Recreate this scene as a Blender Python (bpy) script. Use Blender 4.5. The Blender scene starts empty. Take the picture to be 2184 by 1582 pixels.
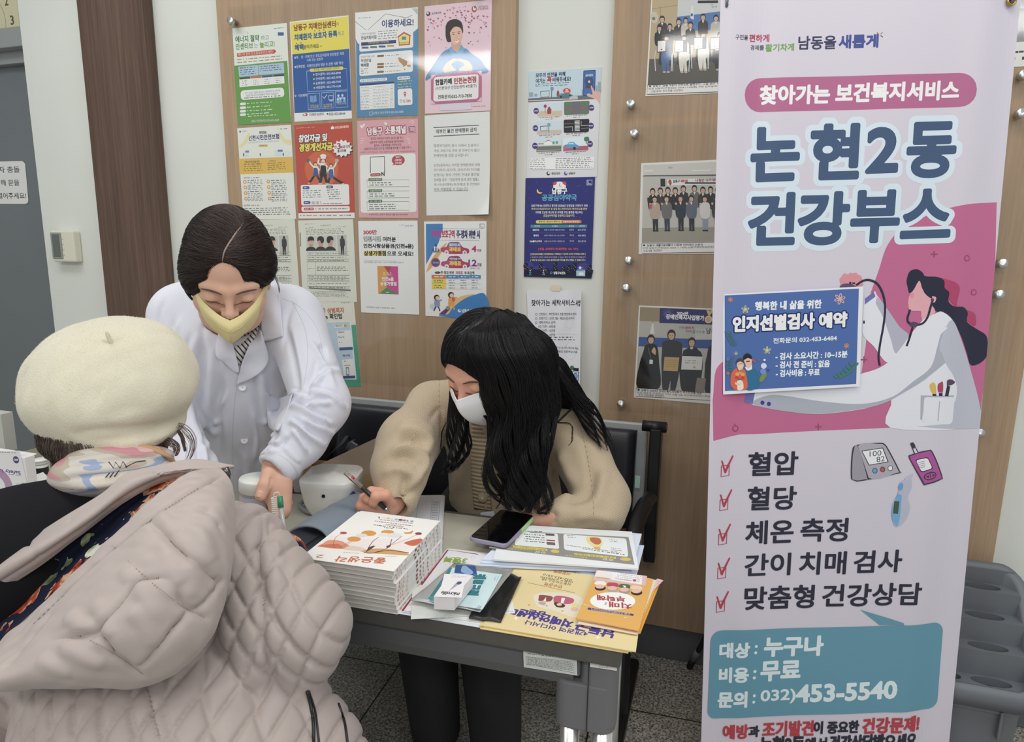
import bpy,bmesh,math,random
import numpy as np
from mathutils import Vector,Matrix,geometry
from mathutils.bvhtree import BVHTree
sc=bpy.context.scene
COL=sc.collection
R=math.radians
random.seed(7)
RNG=np.random.default_rng(7)

# ------------------------------------------------------------------ camera
CF,CYAW,CPITCH,CROLL,CH,CD=1386.47,.3044017,.1834811,.0146649,1.255,1.89549
_f=np.array([-math.sin(CYAW)*math.cos(CPITCH),math.cos(CYAW)*math.cos(CPITCH),-math.sin(CPITCH)])
_r=np.array([math.cos(CYAW),math.sin(CYAW),0.]);_u=np.cross(_r,_f)
_r,_u=math.cos(CROLL)*_r+math.sin(CROLL)*_u,math.cos(CROLL)*_u-math.sin(CROLL)*_r
EYE=np.array([0.,-CD,CH])
cd=bpy.data.cameras.new('camera');cam=bpy.data.objects.new('camera',cd);COL.objects.link(cam)
cd.sensor_fit='HORIZONTAL';cd.sensor_width=36;cd.lens=CF/2184*36;cd.clip_start=.05
cam.matrix_world=Matrix((( _r[0],_u[0],-_f[0],EYE[0]),(_r[1],_u[1],-_f[1],EYE[1]),(_r[2],_u[2],-_f[2],EYE[2]),(0,0,0,1)))
sc.camera=cam
# ------------------------------------------------------------------ light
w=bpy.data.worlds.new('room_light');sc.world=w;w.use_nodes=True
w.node_tree.nodes['Background'].inputs[0].default_value=(.92,.97,1,1)
w.node_tree.nodes['Background'].inputs[1].default_value=.54
for i,(x,y,e) in enumerate(((-1.9,-1.0,14),(.1,-1.15,14),(1.7,-1.3,12),(-1.9,-3.4,27),(.1,-3.4,27),(2.0,-3.4,27))):
    l=bpy.data.lights.new('ceiling_lamp','AREA');l.shape='RECTANGLE';l.size=1.2;l.size_y=.5;l.energy=e
    l.color=(1,.985,.95)
    o=bpy.data.objects.new('ceiling_lamp',l);o.location=(x,y,2.75);COL.objects.link(o)
sc.view_settings.view_transform='Standard';sc.view_settings.look='None'
sc.view_settings.gamma=1;sc.view_settings.use_curve_mapping=False;sc.view_settings.exposure=-.13

# ------------------------------------------------------------------ geometry helpers
def ray(x,y): return _f+(x-1092)/CF*_r-(y-791)/CF*_u
def W(x,y,d): return EYE+d*ray(x,y)                 # point seen at (x, y) at depth d along the view axis
def onY(x,y,Y=0.):
    d=ray(x,y);return EYE+(Y+CD)/d[1]*d
def onZ(x,y,Z=0.):
    d=ray(x,y);return EYE+(Z-CH)/d[2]*d
def lin(c):
    return c/12.92 if c <= .04045 else ((c+.055)/1.055)**2.4
KA=1.15
def hexc(h,k=None):
    k=KA if k is None else k
    return tuple(min(.9,lin(int(h[i:i+2],16)/255)*k) for i in (0,2,4))
MATS={}
def mat(name,col='808080',rough=.5,metal=0.,spec=.5,bump=None,k=None,mix=None,sheen=0,coat=0,trans=0,sss=0):
    """bump=(scale, strength, detail) noise bump; mix=(hex2, scale xyz, contrast) noise colour variation"""
    if name in MATS: return MATS[name]
    m=bpy.data.materials.new(name);m.use_nodes=True;MATS[name] =m
    nt=m.node_tree;b=nt.nodes['Principled BSDF']
    b.inputs['Base Color'].default_value=(*hexc(col,k),1);b.inputs['Roughness'].default_value=rough
    b.inputs['Metallic'].default_value=metal;b.inputs['Specular IOR Level'].default_value=spec
    b.inputs['Sheen Weight'].default_value=sheen;b.inputs['Coat Weight'].default_value=coat
    b.inputs['Transmission Weight'].default_value=trans
    if sss:
        b.inputs['Subsurface Weight'].default_value=sss;b.inputs['Subsurface Scale'].default_value=.004
        b.inputs['Subsurface Radius'].default_value=(1,.4,.25)
    tc=nt.nodes.new('ShaderNodeTexCoord')
    def noise(scale,detail=3):
        mp=nt.nodes.new('ShaderNodeMapping');nt.links.new(tc.outputs['Object'],mp.inputs[0])
        mp.inputs['Scale'].default_value=scale if isinstance(scale,tuple) else (scale,)*3
        n=nt.nodes.new('ShaderNodeTexNoise');n.inputs['Scale'].default_value=1;n.inputs['Detail'].default_value=detail
        nt.links.new(mp.outputs[0],n.inputs['Vector']);return n
    if mix:
        n=noise(mix[1],4);cr=nt.nodes.new('ShaderNodeValToRGB');c=mix[2]
        cr.color_ramp.elements[0].position=.5-c;cr.color_ramp.elements[1].position=.5+c
        cr.color_ramp.elements[0].color=(*hexc(col,k),1);cr.color_ramp.elements[1].color=(*hexc(mix[0],k),1)
        nt.links.new(n.outputs[0],cr.inputs[0]);nt.links.new(cr.outputs[0],b.inputs['Base Color'])
    if bump:
        n=noise(bump[0],bump[2] if len(bump) > 2 else 3);bp=nt.nodes.new('ShaderNodeBump')
        bp.inputs['Strength'].default_value=bump[1];bp.inputs['Distance'].default_value=.002
        nt.links.new(n.outputs[0],bp.inputs['Height']);nt.links.new(bp.outputs[0],b.inputs['Normal'])
    return m
def attr_mat(name,rough=.45,spec=.4,bump=None):
    m=mat(name,'808080',rough,spec=spec,bump=bump);nt=m.node_tree
    a=nt.nodes.new('ShaderNodeAttribute');a.attribute_name='ink'
    nt.links.new(a.outputs['Color'],nt.nodes['Principled BSDF'].inputs['Base Color']);return m

def empty(name,loc=(0,0,0),rz=0,label=None,cat=None,group=None):
    o=bpy.data.objects.new(name,None);o.empty_display_size=.05;COL.objects.link(o)
    o.location=loc;o.rotation_euler=(0,0,rz);tag(o,label,cat,group);return o
def tag(o,label=None,cat=None,group=None,kind=None):
    if label: o['label'] =label
    if cat: o['category'] =cat
    if group: o['group'] =group
    if kind: o['kind'] =kind
    return o
def link(name,me,m=None,parent=None,label=None,cat=None,group=None,kind=None,smooth=False):
    o=bpy.data.objects.new(name,me);COL.objects.link(o)
    for x in (m if isinstance(m,(list,tuple)) else [m] if m else []): me.materials.append(x)
    if parent is not None:
        o.parent=parent
    if smooth: me.polygons.foreach_set('use_smooth',np.ones(len(me.polygons),bool))
    return tag(o,label,cat,group,kind)
def wlink(name,me,m,parent,smooth=False,label=None):
    """mesh given in world coordinates, parented to an (unrotated or rotated) root without moving"""
    pm=root_matrix(parent) if parent is not None else Matrix()
    me.transform(pm.inverted())
    return link(name,me,m,parent,label=label,smooth=smooth)
def root_matrix(o):
    m=Matrix.LocRotScale(o.location,o.rotation_euler,o.scale)
    return root_matrix(o.parent) @ m if o.parent else m
def pmesh(V,Fc,name='m'):
    me=bpy.data.meshes.new(name);me.from_pydata([tuple(map(float,v)) for v in V],[],[tuple(map(int,f)) for f in Fc]);me.update();return me
def bm_mesh(bm,name='m'):
    me=bpy.data.meshes.new(name);bm.to_mesh(me);bm.free();return me
def box_bm(bm,lo,hi,M=None):
    v=[bm.verts.new((lo[0] if i & 1 == 0 else hi[0],lo[1] if i & 2 == 0 else hi[1],lo[2] if i & 4 == 0 else hi[2])) for i in range(8)]
    fs=[bm.faces.new([v[j] for j in q]) for q in ((0,2,3,1),(4,5,7,6),(0,1,5,4),(2,6,7,3),(0,4,6,2),(1,3,7,5))]
    if M is not None: bmesh.ops.transform(bm,matrix=M,verts=v)
    return v,fs
def box(lo,hi,bev=0.,seg=2,M=None):
    bm=bmesh.new();box_bm(bm,lo,hi)
    if bev: bmesh.ops.bevel(bm,geom=bm.edges[:],offset=bev,segments=seg,affect='EDGES',profile=.5)
    if M is not None: bm.transform(M)
    return bm_mesh(bm)
def prism(pts,z0,z1,bev=0.,seg=2,M=None):
    """outline in xy extruded z0..z1"""
    bm=bmesh.new();v=[bm.verts.new((x,y,z0)) for x,y in pts];f=bm.faces.new(v)
    g=bmesh.ops.extrude_face_region(bm,geom=[f]);bmesh.ops.translate(bm,vec=(0,0,z1-z0),verts=[e for e in g['geom'] if isinstance(e,bmesh.types.BMVert)])
    bmesh.ops.recalc_face_normals(bm,faces=bm.faces)
    if bev: bmesh.ops.bevel(bm,geom=bm.edges[:],offset=bev,segments=seg,affect='EDGES',profile=.5)
    if M is not None: bm.transform(M)
    return bm_mesh(bm)
def rrect(w,h,r,n=6,cx=0,cy=0):
    p=[]
    for (sx,sy,a0) in ((1,1,0),(-1,1,90),(-1,-1,180),(1,-1,270)):
        for i in range(n+1):
            a=R(a0+90*i/n);p.append((cx+sx*(w/2-r)+r*math.cos(a),cy+sy*(h/2-r)+r*math.sin(a)))
    return p
def frame_at(p,d,up=(0,0,1)):
    z=Vector(d).normalized();x=Vector(up).cross(z)
    if x.length < 1e-4: x=Vector((1,0,0)).cross(z)
    x.normalize();y=z.cross(x)
    return Matrix(((x[0],y[0],z[0],p[0]),(x[1],y[1],z[1],p[1]),(x[2],y[2],z[2],p[2]),(0,0,0,1)))
def lathe(prof,n=32,M=None,cap=True):
    """profile [(r, z)] spun round z"""
    V=[];Fc=[];m=len(prof)
    for i in range(n):
        a=2*math.pi*i/n;V += [(r*math.cos(a),r*math.sin(a),z) for r,z in prof]
    for i in range(n):
        j=(i+1) % n
        for k in range(m-1): Fc.append((i*m+k,j*m+k,j*m+k+1,i*m+k+1))
    if cap:
        Fc.append(tuple(i*m for i in range(n))[::-1]);Fc.append(tuple(i*m+m-1 for i in range(n)))
    me=pmesh(V,Fc)
    if M is not None: me.transform(M)
    return me
def catmull(P,n):
    P=np.asarray(P,float);m=len(P)
    if m < 3: return P[0]+(P[-1]-P[0])*np.linspace(0,1,n)[:,None]
    E=np.concatenate([(2*P[0]-P[1])[None],P,(2*P[-1]-P[-2])[None]]);t=np.linspace(0,m-1,n);i=np.minimum(t.astype(int),m-2);u=(t-i).reshape((-1,)+(1,)*(P.ndim-1))
    a,b,c,d=E[i],E[i+1],E[i+2],E[i+3]
    return .5*(2*b+(c-a)*u+(2*a-5*b+4*c-d)*u*u+(3*b-a-3*c+d)*u**3)
def tube_data(path,rad,n=8,base=0,flat=1.,up=None):
    """vertices / faces of a tube round a path; rad scalar or list"""
    P=np.asarray(path,float);m=len(P);rad=np.broadcast_to(np.asarray(rad,float),(m,))
    T=np.gradient(P,axis=0);T /= np.linalg.norm(T,axis=1)[:,None]+1e-12
    ref=np.array(up if up is not None else ([0,0,1.] if abs(T[:,2]).mean() < .8 else [1.,0,0]))
    A=np.cross(T,ref);A /= np.linalg.norm(A,axis=1)[:,None]+1e-9;B=np.cross(A,T)
    ang=np.linspace(0,2*np.pi,n,endpoint=False)
    V=P[:,None]+rad[:,None,None]*(np.cos(ang)[None,:,None]*A[:,None]+flat*np.sin(ang)[None,:,None]*B[:,None])
    i,j=np.meshgrid(np.arange(m-1),np.arange(n),indexing='ij');k=(j+1) % n
    Fc=np.stack([i*n+j,i*n+k,(i+1)*n+k,(i+1)*n+j],-1).reshape(-1,4)+base
    return V.reshape(-1,3),Fc
def tube(path,rad,n=10,M=None,flat=1.,up=None):
    V,Fc=tube_data(path,rad,n,0,flat,up);Fc=[tuple(f) for f in Fc];m=len(path)
    Fc.append(tuple(range(n)));Fc.append(tuple(range((m-1)*n,m*n))[::-1])
    me=pmesh(V,Fc)
    if M is not None: me.transform(M)
    bm=bmesh.new();bm.from_mesh(me);bmesh.ops.recalc_face_normals(bm,faces=bm.faces);bm.to_mesh(me);bm.free()
    return me
def strands_mesh(paths,rads,n=3):
    """many thin tubes (K, m, 3) in one mesh, numpy throughout"""
    P=np.asarray(paths);K,m,_=P.shape;T=np.gradient(P,axis=1);T /= np.linalg.norm(T,axis=2)[...,None]+1e-12
    A=np.cross(T,np.array([.31,-.8,.52]));A /= np.linalg.norm(A,axis=2)[...,None]+1e-9;B=np.cross(A,T)
    ang=np.linspace(0,2*np.pi,n,endpoint=False);rads=np.broadcast_to(np.asarray(rads),(K,m))
    V=P[:,:,None]+rads[...,None,None]*(np.cos(ang)[:,None]*A[:,:,None]+np.sin(ang)[:,None]*B[:,:,None])
    k,i,j=np.meshgrid(np.arange(K),np.arange(m-1),np.arange(n),indexing='ij');b=k*m*n;jj=(j+1) % n
    Q=np.stack([b+i*n+j,b+i*n+jj,b+(i+1)*n+jj,b+(i+1)*n+j],-1).reshape(-1,4)
    return np_mesh(V.reshape(-1,3),Q)
def np_mesh(V,Q,name='m'):
    me=bpy.data.meshes.new(name);V=np.ascontiguousarray(V,np.float32);Q=np.ascontiguousarray(Q,np.int32);k=Q.shape[1]
    me.vertices.add(len(V));me.vertices.foreach_set('co',V.ravel());me.loops.add(Q.size);me.loops.foreach_set('vertex_index',Q.ravel())
    me.polygons.add(len(Q));me.polygons.foreach_set('loop_start',np.arange(0,Q.size,k,dtype=np.int32))
    me.update(calc_edges=True);me.polygons.foreach_set('use_smooth',np.ones(len(Q),bool));return me
def joined(*mes):
    bm=bmesh.new()
    for me in mes: bm.from_mesh(me)
    return bm_mesh(bm)
def loft(rows,nu,nv,thick=0.,wave=None):
    """smooth sheet through a grid of 3-D points; thick gives it a back"""
    G=np.array(rows,float);G=catmull(G,nv);G=np.swapaxes(catmull(np.swapaxes(G,0,1),nu),0,1)
    if wave is not None: G=wave(G)
    return grid_mesh(G,thick)
def grid_mesh(G,thick=0.,closed=False):
    nv,nu,_=G.shape;du=np.gradient(G,axis=1);dv=np.gradient(G,axis=0);N=np.cross(du,dv);N /= np.linalg.norm(N,axis=2)[...,None]+1e-12
    i,j=np.meshgrid(np.arange(nv-1),np.arange(nu-1),indexing='ij')
    Q=np.stack([i*nu+j,i*nu+j+1,(i+1)*nu+j+1,(i+1)*nu+j],-1).reshape(-1,4)
    V=G.reshape(-1,3)
    if thick:
        n=nv*nu;V=np.vstack([V+N.reshape(-1,3)*thick/2,V-N.reshape(-1,3)*thick/2]);e=[]
        for a in range(nu-1): e += [(a,n+a,n+a+1,a+1),((nv-1)*nu+a,(nv-1)*nu+a+1,n+(nv-1)*nu+a+1,n+(nv-1)*nu+a)]
        for b in range(nv-1): e += [(b*nu,(b+1)*nu,n+(b+1)*nu,n+b*nu),(b*nu+nu-1,n+b*nu+nu-1,n+(b+1)*nu+nu-1,(b+1)*nu+nu-1)]
        Q=np.vstack([Q,Q[:,::-1]+n,np.array(e)])
    me=np_mesh(V,Q)
    if thick:
        bm=bmesh.new();bm.from_mesh(me);bmesh.ops.recalc_face_normals(bm,faces=bm.faces);bm.to_mesh(me);bm.free()
    return me

# ------------------------------------------------------------------ sculpting: smooth unions of tapered limbs and ellipsoids, meshed by surface nets
def cap(a,ra,b,rb,k=.02,sub=False,flat=None):
    """tapered limb; flat=(axis vector, factor) squashes the section along that axis"""
    return dict(t='c',a=np.asarray(a,float),b=np.asarray(b,float),ra=ra,rb=rb,k=k,sub=sub,flat=flat)
def ell(c,r,rot=None,k=.02,sub=False):
    return dict(t='e',c=np.asarray(c,float),r=np.asarray(r,float),rot=np.eye(3) if rot is None else np.asarray(rot,float),k=k,sub=sub)
def chain(pts,rad,k=.02,flat=None):
    return [cap(pts[i],rad[i],pts[i+1],rad[i+1],k,False,flat) for i in range(len(pts)-1)]
def rotm(axis,ang):
    return np.array(Matrix.Rotation(ang,3,Vector(axis)))
def basis(x,z):
    """columns = local axes: z kept, x made orthogonal"""
    z=np.asarray(z,float);z=z/np.linalg.norm(z);x=np.asarray(x,float);x=x-z*(x@z);x /= np.linalg.norm(x)
    return np.stack([x,np.cross(z,x),z],1)
def sculpt(prims,res,cut=None,pad=None):
    lo=np.full(3,1e9);hi=-lo
    for p in prims:
        if p['sub']: continue
        if p['t'] == 'c':
            m=max(p['ra'],p['rb']);lo=np.minimum(lo,np.minimum(p['a'],p['b'])-m);hi=np.maximum(hi,np.maximum(p['a'],p['b'])+m)
        else:
            e=np.sqrt(((p['rot']*p['r'])**2).sum(1));lo=np.minimum(lo,p['c']-e);hi=np.maximum(hi,p['c']+e)
    lo -= 4*res;hi += 4*res;n=np.ceil((hi-lo)/res).astype(int)+1
    vol=np.full(n,1.,np.float32);ax=[(lo[i]+res*np.arange(n[i])).astype(np.float32) for i in range(3)]
    for p in prims:
        k=p['k']
        if p['t'] == 'c':
            m=max(p['ra'],p['rb']);a0=np.minimum(p['a'],p['b'])-m;b0=np.maximum(p['a'],p['b'])+m
        else:
            e=np.sqrt(((p['rot']*p['r'])**2).sum(1));a0=p['c']-e;b0=p['c']+e
        mg=1.5*k+3*res
        i0=np.clip(((a0-mg-lo)/res).astype(int),0,n-1);i1=np.clip(((b0+mg-lo)/res).astype(int)+2,1,n)
        if (i1 <= i0).any(): continue
        sl=tuple(slice(i0[i],i1[i]) for i in range(3))
        X,Y,Z=(ax[0][sl[0]][:,None,None],ax[1][sl[1]][None,:,None],ax[2][sl[2]][None,None,:])
        if p['t'] == 'c':
            a=p['a'].astype(np.float32);ab=(p['b']-p['a']).astype(np.float32);L=float(ab@ab)+1e-12
            dx,dy,dz=X-a[0],Y-a[1],Z-a[2];t=np.clip((dx*ab[0]+dy*ab[1]+dz*ab[2])/L,0,1)
            dx,dy,dz=dx-t*ab[0],dy-t*ab[1],dz-t*ab[2]
            q=dx*dx+dy*dy+dz*dz
            if p['flat'] is not None:
                fa,ff=p['flat'];fa=np.asarray(fa,float)/np.linalg.norm(fa);s=dx*fa[0]+dy*fa[1]+dz*fa[2];q=q+s*s*(1/ff**2-1)
            d=np.sqrt(q)-(p['ra']+t*(p['rb']-p['ra']))
        else:
            Ri=p['rot'].astype(np.float32);dx,dy,dz=X-p['c'][0],Y-p['c'][1],Z-p['c'][2]
            l=[(dx*Ri[0,i]+dy*Ri[1,i]+dz*Ri[2,i])/p['r'][i] for i in range(3)]
            k0=np.sqrt(l[0]**2+l[1]**2+l[2]**2);k1=np.sqrt((l[0]/p['r'][0])**2+(l[1]/p['r'][1])**2+(l[2]/p['r'][2])**2)+1e-6
            d=k0*(k0-1)/k1
        c=vol[sl]
        if p['sub']:
            d=-d;hh=np.clip(.5+.5*(d-c)/k,0,1);vol[sl] =c+(d-c)*hh+k*hh*(1-hh)
        else:
            hh=np.clip(.5+.5*(c-d)/k,0,1);vol[sl] =c+(d-c)*hh-k*hh*(1-hh)
    if cut is not None:
        vol=cut(vol,ax)
    return nets(vol,lo,res)
def nets(vol,lo,h):
    n=np.array(vol.shape);ins=vol < 0
    c=np.zeros(n-1,np.int8)
    for i in (0,1):
        for j in (0,1):
            for k in (0,1): c += ins[i:n[0]-1+i,j:n[1]-1+j,k:n[2]-1+k]
    act=(c > 0) & (c < 8);idx=np.argwhere(act);ids=np.full(n-1,-1,np.int32);ids[act] =np.arange(len(idx))
    acc=np.zeros((len(idx),3));cnt=np.zeros(len(idx));cor={}
    for i in (0,1):
        for j in (0,1):
            for k in (0,1): cor[i,j,k] =vol[idx[:,0]+i,idx[:,1]+j,idx[:,2]+k]
    for a in cor:
        for ax in range(3):
            if a[ax] == 0:
                b=list(a);b[ax] =1;va,vb=cor[a],cor[tuple(b)];cr=(va < 0) != (vb < 0)
                t=np.where(cr,va/np.where(cr,va-vb,1),0);p=np.tile(np.array(a,float),(len(idx),1));p[:,ax] += t
                acc[cr] += p[cr];cnt[cr] += 1
    V=lo+h*(idx+acc/cnt[:,None]);Q=[]
    for ax in range(3):
        o=[x for x in range(3) if x != ax];s0=[slice(1,None)]*3;s0[ax] =slice(None)
        sa=[slice(None)]*3;sb=[slice(None)]*3;sa[ax] =slice(0,-1);sb[ax] =slice(1,None)
        d=ins[tuple(sa)] != ins[tuple(sb)];e=np.argwhere(d)
        e=e[(e[:,o[0]] > 0) & (e[:,o[1]] > 0) & (e[:,o[0]] < n[o[0]]-1) & (e[:,o[1]] < n[o[1]]-1)]
        fl=ins[tuple(sa)][tuple(e.T)]
        def cell(da,db):
            q=e.copy();q[:,o[0]] -= da;q[:,o[1]] -= db;return ids[tuple(q.T)]
        q=np.stack([cell(1,1),cell(0,1),cell(0,0),cell(1,0)],1)
        flip=fl if ax != 1 else ~fl
        q[~flip] =q[~flip][:,::-1];Q.append(q)
    Q=np.vstack(Q);Q=Q[(Q >= 0).all(1)]
    return V,Q
def relax(V,Q,it=2,f=.5):
    E=np.vstack([Q[:,[0,1]],Q[:,[1,2]],Q[:,[2,3]],Q[:,[3,0]]]);E=np.vstack([E,E[:,::-1]])
    cn=np.bincount(E[:,0],minlength=len(V))[:,None]+1e-9
    for _ in range(it):
        S=np.stack([np.bincount(E[:,0],weights=V[E[:,1],i],minlength=len(V)) for i in range(3)],1)
        V=V+f*(S/cn-V)
    return V
def vnormals(V,Q):
    n=np.cross(V[Q[:,2]]-V[Q[:,0]],V[Q[:,3]]-V[Q[:,1]]);N=np.zeros_like(V)
    for k in range(4):
        for i in range(3): N[:,i] += np.bincount(Q[:,k],weights=n[:,i],minlength=len(V))
    return N/(np.linalg.norm(N,axis=1)[:,None]+1e-12)
class Sculpt:
    """a sculpted surface that can be pressed or pulled along strokes drawn over it as the camera sees it"""
    def __init__(s,prims,res,it=2,cut=None):
        s.V,s.Q=sculpt(prims,res,cut);s.V=relax(s.V,s.Q,it);s.N=vnormals(s.V,s.Q);s.bvh=None
    def hit(s,x,y):
        if s.bvh is None: s.bvh=BVHTree.FromPolygons([Vector(v) for v in s.V],[tuple(q) for q in s.Q])
        h=s.bvh.ray_cast(Vector(EYE),Vector(ray(x,y)))
        if h[0] is None:
            h=s.bvh.find_nearest(Vector(W(x,y,1.2)))
        return np.array(h[0])
    def stroke(s,pts,wd,hg,px=True,smooth=True):
        P=np.array([s.hit(*q) for q in pts]) if px else np.asarray(pts,float)
        if smooth and len(P) > 2: P=catmull(P,5*len(P))
        lo=P.min(0)-3*wd;hi=P.max(0)+3*wd;m=np.where(((s.V > lo) & (s.V < hi)).all(1))[0]
        if not len(m): return s
        X=s.V[m];d=np.full(len(m),1e9);tt=np.zeros(len(m));n=len(P)-1
        for i in range(n):
            ab=P[i+1]-P[i];t=np.clip((X-P[i])@ab/(ab@ab+1e-12),0,1);q=np.linalg.norm(X-P[i]-t[:,None]*ab,axis=1)
            b=q < d;d[b] =q[b];tt[b] =(i+t[b])/n
        fade=np.minimum(1,np.minimum(tt,1-tt)*5+.25)
        s.V[m] += s.N[m]*(hg*fade*np.exp(-(d/wd)**2))[:,None];return s
    def fold(s,pts,wd,hg):
        """a cloth fold: a ridge with a groove beside it"""
        s.stroke(pts,wd,hg);q=np.array(pts,float);t=np.gradient(q,axis=0);nn=np.stack([-t[:,1],t[:,0]],1);nn /= np.linalg.norm(nn,axis=1)[:,None]+1e-9
        return s.stroke(q+nn*wd*1.5*1100,wd*.8,-hg*.9)
    def disp(s,fn):
        s.N=vnormals(s.V,s.Q);s.V=s.V+s.N*fn(s.V,s.N)[:,None];s.N=vnormals(s.V,s.Q);s.bvh=None;return s
    def mesh(s,it=0):
        if it: s.V=relax(s.V,s.Q,it)
        return np_mesh(s.V,s.Q)
def wob(V,sc_,seed=0):
    """cheap smooth noise from summed sines, about -1..1"""
    r=np.random.default_rng(seed);o=np.zeros(len(V))
    for i in range(6):
        k=r.normal(size=3);k=k/np.linalg.norm(k)*sc_*r.uniform(.6,1.6);o += np.sin(V@k*2*np.pi+r.uniform(0,6.28))
    return o/3.

# ------------------------------------------------------------------ the room
WALL=.03
def node_mat(name,rough=.5,spec=.5):
    m=bpy.data.materials.new(name);m.use_nodes=True;MATS[name] =m;nt=m.node_tree
    b=nt.nodes['Principled BSDF'];b.inputs['Roughness'].default_value=rough;b.inputs['Specular IOR Level'].default_value=spec
    return m,nt,b
def N(nt,kind,**kw):
    n=nt.nodes.new(kind)
    for k,v in kw.items():
        if k.startswith('i_'): n.inputs[k[2:]].default_value=v
        elif k.startswith('n') and k[1:].isdigit(): n.inputs[int(k[1:])].default_value=v
        else: setattr(n,k,v)
    return n
def ramp(nt,src,stops):
    cr=nt.nodes.new('ShaderNodeValToRGB');e=cr.color_ramp.elements
    while len(e) < len(stops): e.new(.5)
    for x,(p,c) in zip(e,stops): x.position=p;x.color=(*hexc(c),1)
    nt.links.new(src,cr.inputs[0]);return cr
def wood(name,a,b,c,scale,rough=.5,coarse=3):
    m,nt,bs=node_mat(name,rough,.35);tc=N(nt,'ShaderNodeTexCoord');mp=N(nt,'ShaderNodeMapping');mp.inputs['Scale'].default_value=scale
    nt.links.new(tc.outputs['Object'],mp.inputs[0]);n=N(nt,'ShaderNodeTexNoise',i_Scale=1.,i_Detail=6.,i_Roughness=.62,i_Distortion=.3);nt.links.new(mp.outputs[0],n.inputs['Vector'])
    mp2=N(nt,'ShaderNodeMapping');mp2.inputs['Scale'].default_value=tuple(s/6 for s in scale);nt.links.new(tc.outputs['Object'],mp2.inputs[0])
    n2=N(nt,'ShaderNodeTexNoise',i_Scale=1.,i_Detail=2.);nt.links.new(mp2.outputs[0],n2.inputs['Vector'])
    mx=N(nt,'ShaderNodeMath',operation='MULTIPLY_ADD',n1=.6,n2=0.);nt.links.new(n.outputs[0],mx.inputs[0])
    ad=N(nt,'ShaderNodeMath',operation='MULTIPLY_ADD',n1=.4);nt.links.new(n2.outputs[0],ad.inputs[0]);nt.links.new(mx.outputs[0],ad.inputs[2])
    cr=ramp(nt,ad.outputs[0],((.34,a),(.5,b),(.66,c)));nt.links.new(cr.outputs[0],bs.inputs['Base Color'])
    bp=N(nt,'ShaderNodeBump',i_Strength=.12,i_Distance=.001);nt.links.new(n.outputs[0],bp.inputs['Height']);nt.links.new(bp.outputs[0],bs.inputs['Normal'])
    return m
M_wall=mat('white_paint','d6d8d2',.75,spec=.2,bump=(260,.08,2),mix=('cfd1cb',2.5,.3))
M_board=wood('board_veneer','97806a','a38a70','ad947a',(150,40,5))
M_column=wood('walnut_film','4a3830','5b473d','6b564a',(120,120,3))
M_base=mat('baseboard_paint','5f6262',.55,mix=('585b5b',6,.3))
M_door=mat('door_paint','6e7478',.5,spec=.35,mix=('686e72',3,.3))
M_steel=mat('brushed_steel','b8bab8',.28,.95,bump=(400,.05,2))
M_black=mat('black_plastic','1d1d1f',.42,bump=(300,.08,2))
M_clear=bpy.data.materials.new('clear_acrylic');M_clear.use_nodes=True
def _clear(m,mixv,tint=(1,1,1)):
    nt=m.node_tree;nt.nodes.clear();o=N(nt,'ShaderNodeOutputMaterial');mx=N(nt,'ShaderNodeMixShader');mx.inputs[0].default_value=mixv
    t=N(nt,'ShaderNodeBsdfTransparent');t.inputs[0].default_value=(*tint,1);g=N(nt,'ShaderNodeBsdfGlossy');g.inputs['Roughness'].default_value=.06
    nt.links.new(t.outputs[0],mx.inputs[1]);nt.links.new(g.outputs[0],mx.inputs[2]);nt.links.new(mx.outputs[0],o.inputs[0])
_clear(M_clear,.03,(.985,.985,.98))
M_edge=mat('acrylic_edge','c9c3b4',.25)

# floor: speckled dark granite tiles with thin joints
m,nt,bs=node_mat('granite_tile',.32,.5);tc=N(nt,'ShaderNodeTexCoord')
n1=N(nt,'ShaderNodeTexNoise',i_Scale=150.,i_Detail=4.,i_Roughness=.7);n2=N(nt,'ShaderNodeTexVoronoi',i_Scale=190.)
for q in (n1,n2): nt.links.new(tc.outputs['Object'],q.inputs['Vector'])
ad=N(nt,'ShaderNodeMath',operation='MULTIPLY_ADD',n1=.35);nt.links.new(n2.outputs['Distance'],ad.inputs[0]);nt.links.new(n1.outputs[0],ad.inputs[2])
cr=ramp(nt,ad.outputs[0],((.44,'2e2e2e'),(.56,'5a5854'),(.66,'86827b'),(.8,'b0aca2')))
br=N(nt,'ShaderNodeTexBrick',offset=0.,i_Scale=1.);br.inputs['Mortar Size'].default_value=.0022;br.inputs['Brick Width'].default_value=.6;br.inputs['Row Height'].default_value=.6
br.inputs['Mortar Smooth'].default_value=0.
mp=N(nt,'ShaderNodeMapping');mp.inputs['Location'].default_value=(.27,.245,0);mp.inputs['Rotation'].default_value=(0,0,R(-3));nt.links.new(tc.outputs['Object'],mp.inputs[0]);nt.links.new(mp.outputs[0],br.inputs['Vector'])
mx=N(nt,'ShaderNodeMix',data_type='RGBA');nt.links.new(br.outputs['Fac'],mx.inputs['Factor']);nt.links.new(cr.outputs[0],mx.inputs['A']);mx.inputs['B'].default_value=(*hexc('1c1c1c'),1)
nt.links.new(mx.outputs['Result'],bs.inputs['Base Color'])
link('floor',box((-3.6,-4.2,-.05),(2.2,WALL+.3,0)),m,kind='structure')
DX=-2.535   # left end of the white wall, where the doorway begins
link('wall_back',box((DX,WALL,0),(2.2,WALL+.16,3)),M_wall,kind='structure')
link('wall_left',box((-3.6,-4.2,0),(-3.5,WALL+.3,3)),M_wall,kind='structure')
link('trim_1',joined(box((-2.2,-.015,0),(-1.911,WALL,3),.004)),M_column,kind='structure')
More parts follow.
